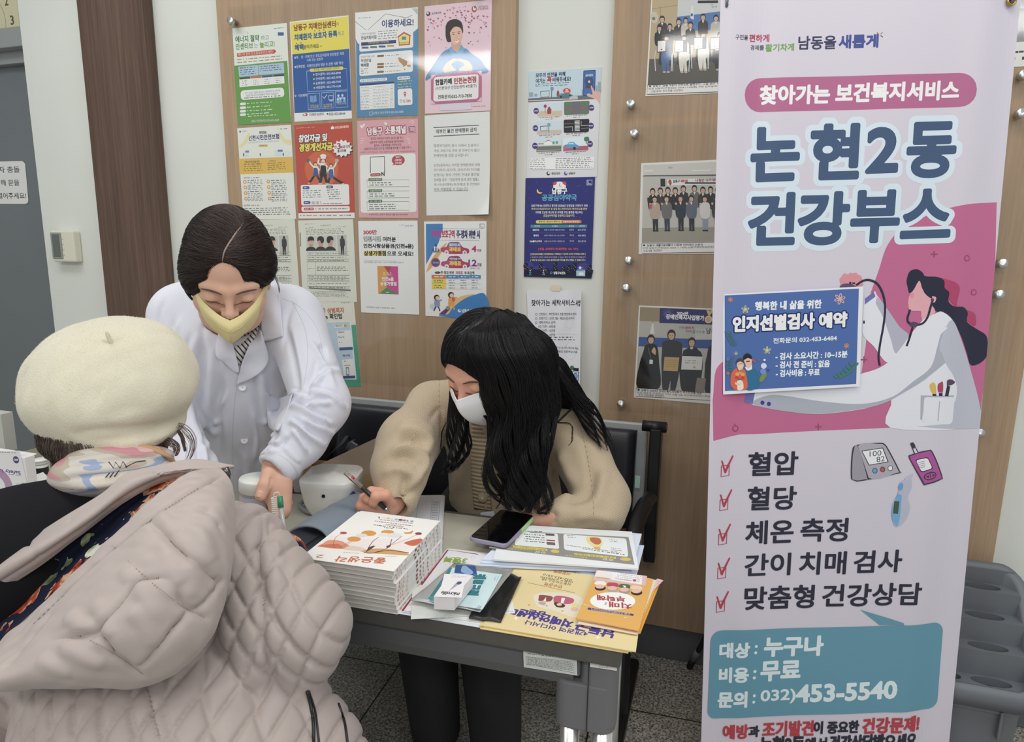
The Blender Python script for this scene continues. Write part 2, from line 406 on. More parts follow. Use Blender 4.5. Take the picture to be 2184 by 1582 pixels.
link('baseboard_back',joined(box((DX,.016,0),(-2.2,WALL,.11),.002),box((-1.911,.016,0),(2.2,WALL,.113),.002)),M_base,kind='structure')
# doorway: grey header beam and door leaf
link('trim_2',joined(box((-3.5,.05,1.985),(DX,.3,2.055),.003),box((-3.5,.09,1.94),(DX,.3,1.985),.002)),mat('door_frame_paint','8b8f90',.45),kind='structure')
link('wall_above_door',box((-3.5,.17,2.055),(DX,.3,3)),M_wall,kind='structure')
dr=link('door_1',box((-3.5,.12,.01),(DX-.004,.16,1.94),.002),M_door,kind='structure')
wlink('door_handle',joined(tube([(-3.42,.07,.85),(-3.42,.07,1.25)],.012),tube([(-3.42,.07,.9),(-3.42,.125,.9)],.008),tube([(-3.42,.07,1.2),(-3.42,.125,1.2)],.008)),M_steel,dr,True)

# ------------------------------------------------------------------ printed sheets
M_print=attr_mat('printed_paper',.42,.35)
TXT={}
_tc=bpy.data.curves.new('t','FONT');_tc.dimensions='2D';_tc.fill_mode='FRONT';_to=bpy.data.objects.new('t',_tc);_keep=_tc.copy();_keep.body='한글'
def glyphs(s,off=0.):
    key=(s,off)
    if key not in TXT:
        _tc.body=s;_tc.resolution_u=6 if len(s) < 7 else 3 if len(s) < 25 else 2;_tc.offset=off;o=_to;me=o.to_mesh()
        V=np.zeros(len(me.vertices)*3,np.float32);me.vertices.foreach_get('co',V);V=V.reshape(-1,3)[:,:2].astype(float)
        Fs=[tuple(p.vertices) for p in me.polygons];cnt={}
        for f in Fs:
            for a,b in zip(f,f[1:]+f[:1]): cnt[(min(a,b),max(a,b))] =cnt.get((min(a,b),max(a,b)),0)+1
        Ed=[e for e,n in cnt.items() if n == 1]
        o.to_mesh_clear()
        TXT[key] =(V,Fs,Ed)
    return TXT[key]
def homography(src,dst):
    A=[]
    for (x,y),(u,v) in zip(src,dst):
        A.append([x,y,1,0,0,0,-u*x,-u*y,-u]);A.append([0,0,0,x,y,1,-v*x,-v*y,-v])
    return np.linalg.svd(np.array(A,float))[2][-1].reshape(3,3)
def fatten(X,Ed,w_,cell):
    """outline X (edges Ed) grown by w_: distance field on a grid, filled by marching squares with whole runs merged"""
    E=np.array(Ed);A,B=X[E[:,0]],X[E[:,1]];lo=X.min(0)-w_-2*cell;hi=X.max(0)+w_+2*cell
    nx,ny=int((hi[0]-lo[0])/cell)+2,int((hi[1]-lo[1])/cell)+2;gx=lo[0]+cell*np.arange(nx);gy=lo[1]+cell*np.arange(ny);f=np.full((ny,nx),1.)
    mn,mx=np.minimum(A[:,0],B[:,0]),np.maximum(A[:,0],B[:,0])
    for b in range(0,nx,24):
        xs=gx[b:b+24];m=(mx > xs[0]-w_-2.5*cell) & (mn < xs[-1]+w_+2.5*cell)
        if not m.any(): continue
        a_,b_=A[m],B[m];P_=np.stack(np.meshgrid(xs,gy),-1).reshape(-1,1,2);ab=b_-a_
        t=np.clip(((P_-a_)*ab).sum(-1)/((ab*ab).sum(-1)+1e-18),0,1);dd=np.sqrt((((P_-a_)-t[...,None]*ab)**2).sum(-1)).min(1)
        px,py=P_[...,0],P_[...,1];cr=(a_[:,0] <= px) != (b_[:,0] <= px);yy=a_[:,1]+(px-a_[:,0])*ab[:,1]/np.where(ab[:,0] == 0,1e-18,ab[:,0])
        ins=(cr & (yy > py)).sum(1) % 2 == 1;f[:,b:b+24] =np.where(ins,-dd,dd).reshape(ny,-1)-w_
    I=f < 0;n4=I[:-1,:-1].astype(int)+I[1:,:-1]+I[:-1,1:]+I[1:,1:];V=[];Fc=[]
    for j in range(ny-1):
        full=np.concatenate([[0],(n4[j] == 4).astype(int),[0]]);st=np.where(np.diff(full) == 1)[0];en=np.where(np.diff(full) == -1)[0]
        for u,v in zip(st,en): o=len(V);V += [(gx[u],gy[j]),(gx[v],gy[j]),(gx[v],gy[j+1]),(gx[u],gy[j+1])];Fc.append((o,o+1,o+2,o+3))
    for j,i in np.argwhere((n4 > 0) & (n4 < 4)):
        c=((i,j),(i+1,j),(i+1,j+1),(i,j+1));o=len(V)
        for k in range(4):
            (x0,y0),(x1,y1) =c[k],c[(k+1) % 4];p,q=f[y0,x0],f[y1,x1]
            if p < 0: V.append((gx[x0],gy[y0]))
            if (p < 0) != (q < 0): t=p/(p-q);V.append((gx[x0]+t*(gx[x1]-gx[x0]),gy[y0]+t*(gy[y1]-gy[y0])))
        if len(V)-o > 2: Fc.append(tuple(range(o,len(V))))
        else: del V[o:]
    return np.array(V).reshape(-1,2),Fc
def mute(C,f=.86):
    g=(C@np.array([.25,.6,.15]))[:,None];return g+(C-g)*f
class Sheet:
    """flat printed thing: corners TL, TR, BR, BL as read off a view (ox, oy, s), drawn on in that same view and kept in metres"""
    def __init__(s,cor,base='e8e8e4',view=(0,0,1),plane=None,th=.0008,dz=8e-6,size=None,fine=1.):
        s.fine=fine;s.view=view;pl=plane or (lambda x,y: onY(x,y,0.))
        P=[pl(view[0]+x/view[2],view[1]+y/view[2]) for x,y in cor]
        c=sum(P)/4;u=(P[1]-P[0])+(P[2]-P[3]);v=(P[0]-P[3])+(P[1]-P[2])
        s.Wd=(np.linalg.norm(P[1]-P[0])+np.linalg.norm(P[2]-P[3]))/2;s.Ht=(np.linalg.norm(P[0]-P[3])+np.linalg.norm(P[1]-P[2]))/2
        if size: s.Wd,s.Ht=size
        u /= np.linalg.norm(u);n=np.cross(u,v);n /= np.linalg.norm(n);v=np.cross(n,u)
        s.M=Matrix(((u[0],v[0],n[0],c[0]),(u[1],v[1],n[1],c[1]),(u[2],v[2],n[2],c[2]),(0,0,0,1)))
        a,b=s.Wd/2,s.Ht/2;s.H=homography(cor,[(-a,b),(a,b),(a,-b),(-a,-b)])
        s.V=[];s.F=[];s.C=[];s.z=0.;s.dz=dz;s.th=th
        bc=hexc(base)
        s.V += [(-a,-b,0),(a,-b,0),(a,b,0),(-a,b,0),(-a,-b,-th),(a,-b,-th),(a,b,-th),(-a,b,-th)];s.C += [bc]*8
        s.F += [(0,1,2,3),(7,6,5,4),(0,4,5,1),(1,5,6,2),(2,6,7,3),(3,7,4,0)]
    def m(s,x,y):
        q=s.H@(x,y,1);return q[:2]/q[2]
    def raw(s,pts,col):
        s.z += s.dz;b=len(s.V);c=hexc(col) if isinstance(col,str) else col
        A=sum(p[0]*q[1]-q[0]*p[1] for p,q in zip(pts,pts[1:]+pts[:1]))
        if A < 0: pts=pts[::-1]
        s.V += [(p[0],p[1],s.z) for p in pts];s.C += [c]*len(pts);s.F.append(tuple(range(b,b+len(pts))));return s
    def poly(s,pts,col): return s.raw([tuple(s.m(*p)) for p in pts],col)
    def rect(s,x0,y0,x1,y1,col): return s.poly([(x0,y0),(x1,y0),(x1,y1),(x0,y1)],col)
    def quad(s,tl,tr,br,bl,col,r=0):
        if not r: return s.poly([tl,tr,br,bl],col)
        C=[np.array(q,float) for q in (tl,tr,br,bl)];P=[]
        for i in range(4):
            a,b,c=C[i-1],C[i],C[(i+1) % 4];da=(a-b)/np.linalg.norm(a-b);dc=(c-b)/np.linalg.norm(c-b)
            for k in range(6):
                t=k/5;p0,p3=b+da*r,b+dc*r;p1,p2=p0+(b-p0)*.552,p3+(b-p3)*.552;P.append(tuple((1-t)**3*p0+3*t*(1-t)**2*p1+3*t*t*(1-t)*p2+t**3*p3))
        return s.poly(P,col)
    def el(s,x,y,rx,ry,col,n=20,rot=0):
        ca,sa=math.cos(rot),math.sin(rot)
        return s.poly([(x+rx*math.cos(t)*ca-ry*math.sin(t)*sa,y+rx*math.cos(t)*sa+ry*math.sin(t)*ca) for t in (2*math.pi*i/n for i in range(n))],col)
    def blob(s,pts,col,n=0):
        P=np.array(pts,float);P=np.vstack([P[-2:],P,P[:3]]);P=catmull(P,(len(P)-1)*5+1);return s.poly([tuple(q) for q in P[10:-15]],col)
    def line(s,pts,wd,col,smooth=False):
        P=np.array([s.m(*p) for p in (catmull(pts,5*len(pts)) if smooth and len(pts) > 2 else pts)]);k=np.linalg.norm(np.array(s.m(pts[0][0]+1,pts[0][1]))-np.array(s.m(*pts[0])))*wd/2
        T=np.gradient(P,axis=0);T /= np.linalg.norm(T,axis=1)[:,None]+1e-12;Nn=np.stack([-T[:,1],T[:,0]],1)*k
        A,B=P+Nn,P-Nn;s.z += s.dz;b=len(s.V);c=hexc(col);n=len(P)
        s.V += [(p[0],p[1],s.z) for p in A]+[(p[0],p[1],s.z) for p in B];s.C += [c]*(2*n)
        s.F += [(b+i,b+n+i,b+n+i+1,b+i+1) for i in range(n-1)];return s
    def loop(s,pts,wd,col): return s.line(list(pts)+[pts[0]],wd,col)
    def t(s,txt,xl,yl,xr,yr,h,col,bold=0.,halo=None,off=0.,shear=0.):
        """text whose middle line runs (xl, yl)-(xr, yr), h tall; bold strokes its outline (fraction of height); halo=(hex, fraction)"""
        V,Fs,Ed=glyphs(txt,off);L,Rr=np.array(s.m(xl,yl)),np.array(s.m(xr,yr));d=Rr-L;wd=np.linalg.norm(d);d /= wd;up=np.array([-d[1],d[0]])
        hh=np.linalg.norm(np.array(s.m(xl,yl-h/2))-np.array(s.m(xl,yl+h/2)));lo,hi=V.min(0),V.max(0)
        q=(V-lo)/(hi-lo+1e-9)
        def put(Y,Fs_,c):
            s.z += s.dz;o=len(s.V);Z=L+Y[:,:1]*d+Y[:,1:]*up
            s.V += [(p[0],p[1],s.z) for p in Z];s.C += [c]*len(Z);s.F += [tuple(o+i for i in f) for f in Fs_]
        Y=np.stack([q[:,0]*wd,(q[:,1]-.5)*hh],1)
        if shear: Y[:,0] += Y[:,1]*shear
        cell=hh/max(20,min(72,h*s.fine/s.view[2]))
        if halo: put(*fatten(Y,Ed,halo[1]*hh/2,cell),hexc(halo[0]))
        if bold > .045: put(*fatten(Y,Ed,bold*hh/2,cell),hexc(col))
        else:
            if bold and not off:
                V,Fs,Ed=glyphs(txt,.012);lo,hi=V.min(0),V.max(0);q=(V-lo)/(hi-lo+1e-9);Y=np.stack([q[:,0]*wd,(q[:,1]-.5)*hh],1)
            put(Y,Fs,hexc(col))
        return s
    def g(s,xl,yl,xr,yr,h,col,rows=1,dx=0.,dy=0.,seed=0,last=1.):
        """print too small to read: rows of word-length dashes"""
        rg=random.Random(seed+int(xl)*7+int(yl));s.z += s.dz;c=hexc(col)
        for r in range(rows):
            L=np.array((xl+dx*r,yl+dy*r),float);E=np.array((xr+dx*r,yr+dy*r),float);n=np.linalg.norm(E-L);x=0.;end=n*(last if r == rows-1 else rg.uniform(.9,1))
            while x < end:
                w_=min(rg.uniform(1.2,4.2)*h,end-x); 
                for j in range(max(1,int(w_/(h*.95)))):
                    a=L+(E-L)*((x+j*h*.95)/n);b=L+(E-L)*(min(end,x+j*h*.95+h*.84)/n);hh=h*rg.uniform(.22,.4);o=len(s.V)
                    s.V += [(*s.m(p[0],p[1]+q),s.z) for p,q in ((a,hh),(b,hh),(b,-hh),(a,-hh))];s.C += [c]*4;s.F.append((o,o+1,o+2,o+3))
                x += w_+h*.55
        return s
    def build(s,name,label,cat,group=None,deform=None,m=None,parent=None,cuts=None,part=False,clip=False):
        me=bpy.data.meshes.new(name);me.from_pydata(s.V,[],s.F)
        a=me.color_attributes.new('ink','FLOAT_COLOR','POINT');a.data.foreach_set('color',np.hstack([mute(np.array(s.C)),np.ones((len(s.C),1))]).astype(np.float32).ravel())
        if cuts or clip:
            cuts=cuts or []
            bm=bmesh.new();bm.from_mesh(me)
            for co,no in cuts: bmesh.ops.bisect_plane(bm,geom=bm.verts[:]+bm.edges[:]+bm.faces[:],plane_co=co,plane_no=no)
            if clip:
                for sx,sy in ((1,0),(-1,0),(0,1),(0,-1)): bmesh.ops.bisect_plane(bm,geom=bm.verts[:]+bm.edges[:]+bm.faces[:],plane_co=(sx*s.Wd/2,sy*s.Ht/2,0),plane_no=(sx,sy,0),clear_outer=True)
            bm.to_mesh(me);bm.free()
        if deform:
            X=np.zeros(len(me.vertices)*3,np.float32);me.vertices.foreach_get('co',X);X=deform(X.reshape(-1,3));me.vertices.foreach_set('co',X.astype(np.float32).ravel())
        me.update()
        if part: return wlinkm(name,me,s.M,m or M_print,parent,label)
        o=link(name,me,m or M_print,parent,label,cat,group);o.matrix_world=s.M
        loc,rot,_=s.M.decompose();o.location=loc;o.rotation_euler=rot.to_euler();return o
def wlinkm(name,me,M,m,parent,label=None):
    me.transform(M);return wlink(name,me,m,parent,label=label)

# ------------------------------------------------------------------ notice boards
def knob(parent,x,z,r=.0145,y0=.0012):
    wlink('standoff_knob',lathe([(.0,0),(r*.7,0),(r*.7,.012),(r,.013),(r,.027),(r*.9,.0285),(0,.0285)],24,Matrix.Translation((x,y0,z)) @ Matrix.Rotation(R(90),4,'X')),M_steel,parent,True)
b1=empty('notice_board',(-1.1,.02,.76),label='wood veneer notice board crowded with posters behind clear acrylic',cat='notice board')
wlink('panel',box((-1.625,.0012,.752),(-.6,WALL-.0005,2.6),.002),M_board,b1)
wlink('acrylic_sheet',box((-1.572,-.0075,.81),(-.672,-.0055,1.992+.02)),M_clear,b1)
for x,z in ((-1.548,1.964),(-.695,1.975)): knob(b1,x,z,.012,-.002)
b2=empty('notice_board',(.2,.02,.12),label='wood veneer notice board with framed event photographs, right of the white pillar',cat='notice board')
wlink('panel',box((-.321,.0012,.114),(.735,WALL-.0005,2.6),.002),M_board,b2)
for z0,z1 in ((1.62,2.25),(1.2,1.6),(.79,1.185)):
    wlink('acrylic_sheet',box((-.285,-.0075,z0),(.69,-.0055,z1)),M_clear,b2)
for x,z in ((-.262,1.649),(-.249,1.572),(-.248,1.232),(-.251,1.155),(-.251,.817),(.633,1.668),(.639,1.584),(.646,1.241),(.649,1.167),(.652,.82)): knob(b2,x,z,.0115,-.004)

# ------------------------------------------------------------------ posters on the left board (coordinates of an enlarged view)
V1=(460,0,3.2967);V2=(500,240,3.439);V3=(1080,0,3.767);V4=(1080,360,3.0413);V5=(560,440,3.767)
GP='posters on the left notice board'
def P(cor,base,v,**k): return Sheet(cor,base,v,**k)
# energy saving
s=P([(118,200),(500,160),(530,860),(155,877)],'dfe4dc',V1)
s.t('에너지 절약',140,278,305,266,44,'3c7b46',.06).t('하고',318,268,374,262,34,'5c6a60').t('인센티브',142,328,262,320,42,'4b8a3c',.05).t('는',270,320,298,318,34,'7a8a70').t('늘리고!',310,316,414,306,42,'6aa63e',.06)
s.line([(226,222),(228,240)],3,'8a8a60').rect(437,226,479,250,'3d5e9c').g(408,201,484,192,7,'7a7d86')
s.poly([(150,374),(412,346),(426,360),(412,376),(152,400)],'c8412c').t('에너지 분야 탄소중립포인트제란?',158,385,405,362,22,'f0e2d0')
s.g(150,420,465,392,9,'a06a60',2,2,20)
s.poly([(130,462),(503,426),(530,860),(155,877)],'5c9c3c')
s.quad((158,468),(298,456),(302,528),(165,540),'a9c3dc',5).quad((301,456),(478,440),(483,512),(306,527),'a9c3dc',5).g(170,478,280,470,8,'44586e',4,1,15).g(312,468,465,455,8,'44586e',3,1,15)
s.poly([(165,545),(480,520),(484,585),(168,612)],'e6eae8')
for i,c in enumerate(('454a4c','c86a34','3a4f8c','3b3a6c')): s.poly([(166+79*i,545-6.3*i),(243+79*i,539-6.3*i),(244+79*i,552-6.3*i),(167+79*i,558-6.3*i)],c)
for i in range(4): s.g(185+79*i,570-6*i,222+79*i,567-6*i,7,'8a8e8c',3,0,14)
s.quad((174,636),(478,614),(484,680),(178,703),'eef0ec',22).t('전기 2년간 월별 에너지 사용량과 비교하여',205,655,450,636,15,'3a5f9c').t('총점 에너지 감축률에 따라 지급한다',215,672,440,656,15,'34507c').g(200,689,460,672,9,'55605c')
for i,y in enumerate((730,757,782,806)): s.quad((170,y-8),(212,y-11),(213,y+7),(171,y+10),'eef0ec',8).g(220,y-3,400-20*i % 40,y-14,9,'dfeed6')
s.g(228,818,436,806,9,'dfeed6').t('남동구 환경보전과 032-453-2660',250,852,445,842,17,'eef2ea')
s.build('poster','green energy saving poster at the top left corner of the left board','poster',GP)
# blue and yellow dementia centre
s=P([(523,152),(937,108),(955,832),(552,858)],'e4e6e4',V1)
s.poly([(528,160),(935,116),(940,343),(540,382)],'ecd52e')
s.t('남동구 치매안심센터',553,195,846,168,44,'8a4a22',.09).t('에',850,170,868,168,26,'8a5a30').t('치매환자 보호자 등록',556,264,856,236,44,'2b5f96',.09).t('하고',862,238,905,234,32,'2b5f96').t('혜택',558,336,618,330,42,'2b5f96',.09).t('받아가세요 ~',622,331,748,320,30,'3b3f3c',.05)
for x,y in ((570,305),(602,301),(700,216),(732,213),(764,210)): s.el(x,y,4,5,'9a6a28')
s.poly([(540,382),(940,343),(953,776),(552,796)],'1d58a4')
s.t('대    상 : 치매 또는 경도인지장애 진단받은 자의',568,404,903,376,22,'dfe8f2').t('가족 또는 보호자',642,424,756,414,20,'dfe8f2').t('등록방법 : 치매안심센터 방문 후 관련 서류 작성',568,470,896,442,22,'dfe8f2').t('지원혜택',580,674,640,670,22,'dfe8f2')
for y in (405,471,674): s.el(560,y,6,7,'dfe8f2').el(560,y,3,4,'1d58a4')
s.loop([(640,500),(920,480),(926,632),(646,644)],3,'a9c8ea').quad((660,484),(896,466),(900,490),(664,506),'e2cf3a',10).t('권역별 치매안심센터 연락처',690,491,868,478,19,'2a3f66')
for i,(nm,ph) in enumerate((('만수권역','032-453-8444'),('간석권역','032-453-5978'),('논현권역','032-453-7441'),('서창권역','032-779-1634'))):
    y=524+31*i;s.el(690+i,y+1,6,7,'e2cf3a',5).t('%s : %s' % (nm,ph),704,y,880,y-13,19,'eef2f6',.04)
for i,tx in enumerate((('가족교실','(자조모임)'),('인지강화','예방프로그램'),('자조모임',''))):
    x=646+97*i;y=660-7*i;s.loop([(x,y),(x+84,y-6),(x+88,y+105),(x+4,y+111)],3,'a9c8ea')
    if i == 0: s.poly([(662,672),(684,676),(706,668),(710,712),(686,722),(664,716)],'6f9ad0').line([(685,676),(687,720)],3,'1d58a4')
    if i == 1: s.line([(750,678),(764,692),(782,664)],4,'cfe0f4').loop([(792,674),(824,672),(826,700),(794,702)],3,'cfe0f4').el(812,708,16,6,'8fb2de')
    if i == 2:
        for dx,dy in ((862,672),(890,670),(876,694),(904,692),(858,700)): s.el(dx,dy,8,9,'bcd2ee').el(dx,dy+18,11,9,'7fa6d8')
    for j,q in enumerate(tx):
        if q: s.t(q,x+14,y+84+14*j,x+76,y+80+14*j,13,'e8d848')
s.el(622,808,13,8,'d8842c').el(634,806,10,11,'c03c2c').el(626,806,8,5,'e4e6e4').t('치매안심센터',656,807,757,801,19,'3a3c40').t('032-453-8444',796,802,908,797,18,'3a3c40').rect(780,795,790,806,'3a3c40')
s.build('poster','yellow and blue dementia centre poster, second in the top row','poster',GP)
# safe home guide
s=P([(977,88),(1418,52),(1424,808),(995,826)],'e6e8ea',V1)
s.poly([(980,270),(1000,306),(1080,312),(1360,250),(1420,200),(1424,808),(995,826),(985,300)],'4a86b4')
s.line([(978,150),(1062,216),(1192,98),(1340,126),(1380,108)],2.5,'5a5f70').t('이용하세요!',1168,168,1388,156,52,'3c4a80',.07)
for i in range(5): s.line([(1408-7*i,60),(1416,74+7*i)],2,'6a6f78')
s.g(998,128,1090,121,7,'4a5f8c')
s.quad((1008,214),(1386,190),(1388,334),(1010,364),'eef0f0',14).t('안전한 귀가를 위한',1020,240,1124,233,16,'4a4c50').t('안심지킴이집',1022,266,1128,260,24,'2f3440',.06).g(1142,222,1284,211,8,'6a6e74',4,0,17)
s.poly([(1022,298),(1268,280),(1268,304),(1022,322)],'343a72').t("'안심지킴이집'은 어디인가요?",1070,301,1218,292,15,'f0e8a0')
for i,c in enumerate(('5a5f9c','3f7f55','2f5a9c','c8a030')): s.rect(1026+60*i,328-4*i,1074+60*i,342-4*i,c)
s.poly([(1272,262),(1322,224),(1374,250),(1368,254),(1366,316),(1288,322),(1284,262)],'c84a30').poly([(1288,262),(1322,236),(1360,254),(1358,308),(1292,314)],'f0d860').rect(1308,258,1338,280,'3f86b8').t('안심지킴이집',1288,304,1358,298,14,'3a3c40')
s.quad((1010,380),(1386,352),(1388,504),(1012,536),'eef0f0',14).t('편리한 택배 수령',1020,402,1116,395,16,'4a4c50').t('무인안심',1022,428,1092,423,24,'2f3440',.06).t('택배함',1022,460,1078,456,24,'2f3440',.06).g(1022,486,1072,482,8,'6a6e74',3,0,15)
for y in (394,452,472,506): s.quad((1136,y-7),(1184,y-10),(1184,y+5),(1136,y+8),'8c6a42',6).g(1192,y-3,1300,y-10,7,'70747a')
s.poly([(1286,424),(1312,412),(1348,430),(1346,458),(1320,470),(1288,448)],'b98a54').poly([(1274,438),(1290,430),(1322,464),(1296,480)],'dfe2e4').el(1294,412,12,8,'b98a54').el(1360,462,14,8,'c09464').line([(1328,490),(1332,486)],8,'7a7e86')
s.quad((1014,558),(1208,545),(1209,566),(1016,580),'eef0f0',10).t('남동구 무인안심 택배함 설치현황',1026,568,1196,556,15,'3a5f9c').quad((1278,540),(1368,534),(1370,556),(1280,562),'eef0f0',10).g(1288,550,1362,545,10,'3a5f9c').g(1282,574,1384,566,8,'d8dc70',3,0,20)
s.poly([(1014,594),(1258,574),(1262,758),(1022,774)],'e6e9ea').poly([(1014,590),(1258,572),(1258,586),(1015,605)],'32447c')
for i in range(8): s.g(1024,618+20*i,1084,614+20*i,6,'8a8f98').g(1110,612+20*i,1220,604+20*i,6,'9aa0a8').g(1232,602+20*i,1252,600+20*i,6,'8a8f98').line([(1016,627+20*i),(1259,609+20*i)],1.2,'b4bac0')
s.quad((1282,626),(1384,620),(1388,736),(1286,742),'eef0f0',14).el(1334,656,10,12,'c8485a').poly([(1325,660),(1343,660),(1334,684)],'c8485a').el(1334,656,4,5,'f0f0f0').t('안심',1298,710,1336,708,24,'3a3c44').t('in',1346,707,1372,705,24,'c05058',.05)
s.t('남동구 여성가족과 032-453-5880',1114,796,1325,784,18,'dfe9f2').loop([(1086,788),(1108,786),(1108,808),(1086,810)],2.5,'dfe9f2')
s.build('poster','blue and white safe home guide poster, third in the top row','poster',GP)
# blood donation
s=P([(1465,42),(1943,0),(1930,775),(1475,802)],'e9c5d2',V1)
rg=random.Random(3)
for i in range(150):
    x,y=rg.uniform(1480,1930),45+abs(rg.gauss(0,1))*120
    if 1600 < x < 1750 and 130 < y < 340 or y > 420 or (y < 130 and x < 1600) or (y < 90 and x > 1790): continue
    a=rg.uniform(3,8);c=rg.choice(('b04a68','d87a94','8c3a58','c0607c'));s.poly([(x,y+a),(x-a,y-a*.2),(x-a*.5,y-a),(x,y-a*.4),(x+a*.5,y-a),(x+a,y-a*.2)],c)
s.el(1493,96,15,16,'23305c').el(1490,92,9,8,'c8ccd4').el(1496,101,7,6,'a83848').t('보건복지부',1518,95,1586,88,17,'3a4a60').el(1820,66,18,22,'c03a48').el(1822,62,11,15,'f2f0f0').el(1826,52,8,10,'3c9060').t('대한적십자사',1846,52,1918,46,15,'4a8a70').t('인천혈액원',1846,68,1918,62,15,'b85058')
SK,BL='e2b49c','3f86be'
s.blob([(1560,420),(1600,370),(1650,345),(1700,360),(1760,345),(1800,380),(1860,420),(1895,470),(1920,505),(1880,520),(1800,512),(1560,530),(1500,560),(1480,570),(1480,545),(1520,480)],BL)
s.poly([(1660,300),(1724,295),(1728,340),(1700,372),(1660,350)],'d2a088').blob([(1618,190),(1640,150),(1690,136),(1730,160),(1740,210),(1722,250),(1640,300),(1618,250)],'2c2022').blob([(1648,230),(1660,190),(1700,175),(1730,200),(1734,250),(1722,295),(1690,318),(1660,300)],SK)
s.blob([(1645,240),(1650,190),(1690,150),(1735,190),(1740,235),(1722,200),(1690,190),(1665,205)],'2c2022').el(1674,245,7,3,'2c2022').el(1712,240,7,3,'2c2022').line([(1664,234),(1684,231)],3,'3a2a28').line([(1702,229),(1722,227)],3,'3a2a28').line([(1694,250),(1690,270),(1700,272)],2.5,'c08a74').blob([(1682,287),(1698,291),(1716,281),(1704,300),(1690,301)],'f2eeec').line([(1680,286),(1698,291),(1718,279)],2.5,'b8504c')
s.poly([(1640,345),(1660,330),(1690,385),(1672,400)],'5a9ed0').poly([(1730,318),(1750,345),(1735,395),(1695,385)],'5a9ed0').line([(1692,390),(1700,520)],2,'2f6a9c')
s.blob([(1600,490),(1625,450),(1660,425),(1690,415),(1702,430),(1680,440),(1660,462),(1690,490),(1690,500),(1650,505),(1610,515)],SK).blob([(1810,490),(1790,445),(1755,425),(1718,415),(1706,430),(1730,440),(1752,460),(1715,488),(1715,500),(1760,503),(1800,500)],SK)
for a,b in (((1700,425),(1662,442)),((1712,425),(1750,440)),((1690,492),(1660,470)),((1716,492),(1748,466))): s.line([a,b],2.5,'c48c74')
s.quad((1516,532),(1872,502),(1870,712),(1518,736),'c0628c',4).quad((1536,548),(1850,524),(1848,694),(1534,718),'f0e9ec',18)
for a in (((1516,532),(1550,530),(1518,566)),((1872,502),(1838,505),(1872,540)),((1518,736),(1550,732),(1518,704)),((1870,712),(1838,714),(1870,680))): s.poly(a,'e4b6cc')
s.t('헌혈카페',1548,584,1662,574,40,'2c2a30',.09).t('인천논현점',1678,574,1832,560,42,'b03048',.09).t('(수인분당선 인천논현역 4번출구)',1548,628,1836,606,27,'38343a',.04).t('전화문의:032-710-7850',1566,686,1804,672,28,'2c2a30',.05)
s.poly([(1576,736),(1800,722),(1800,768),(1582,780)],'d9cfe0').g(1810,748,1896,742,6,'a07a8c')
s.build('poster','pink blood donation poster showing a woman in a blue shirt','poster',GP)
# citizen insurance
s=P([(157,898),(532,880),(562,1535),(190,1548)],'e2e3dc',V1)
s.el(178,922,6,7,'3a5a9c').t('인천광역시',188,921,228,918,11,'4a6090').g(440,910,512,905,8,'5a6a9c').rect(314,922,362,938,'5a5c60').t('2025년',320,930,356,929,13,'eeeeee').t('인천시민안전보험',236,968,450,958,36,'303a78',.07).t('인천시민이라면 누구나 자동 가입되어 있습니다',236,1000,452,990,13,'6a9ab4')
s.blob([(165,1030),(200,990),(235,935),(246,945),(225,1000),(190,1030)],'ead9a0').blob([(535,985),(490,975),(460,930),(450,935),(462,975),(495,1010),(536,1020)],'ead9a0')
s.rect(308,1014,370,1030,'d8b860').t('보장내용 안내',314,1022,364,1021,11,'3a3c40')
for x,y,ww,hh,c in ((195,1080,40,40,'d2dae2'),(212,1062,26,14,'6a80b4'),(420,1075,50,40,'d2dae2'),(440,1058,34,14,'5a6eb0'),(488,1080,40,34,'d8dee4'),(330,1070,30,40,'dfe4e8')): s.rect(x,y-hh/2,x+ww,y+hh/2,c)
for x in (200,318,478): s.el(x,1084,5,12,'3f7f6c')
s.poly([(163,1112),(540,1100),(548,1210),(170,1222)],'dfb43a').t('인천시민안전보험이란?',206,1136,312,1132,15,'3f4a66',.05).t('보장대상',380,1130,424,1128,15,'3f4a66').g(200,1152,340,1148,8,'6a5a30',4,0,15).g(368,1146,500,1140,8,'6a5a30',4,0,14)
s.t('보장내용',196,1248,240,1246,13,'3a5090').g(250,1247,312,1245,7,'5a6a8c')
for i in range(4):
    for x in (205,372): s.el(x+2*i,1276+40*i-(x-205)*.02,12,13,'d89a3a').el(x+2*i,1276+40*i-(x-205)*.02,6,7,'efe0c0').g(x+20,1266+40*i,x+120,1262+40*i,8,'44548c').g(x+20,1280+40*i,x+130,1276+40*i,7,'7a7c80',2,0,11)
s.t('청구절차',196,1446,240,1443,13,'8a4a60').g(248,1444,310,1441,7,'6a6c70').g(200,1468,520,1456,8,'6a6468',4,2,15)
s.build('poster','white and yellow citizen insurance poster below the green energy poster','poster',GP)
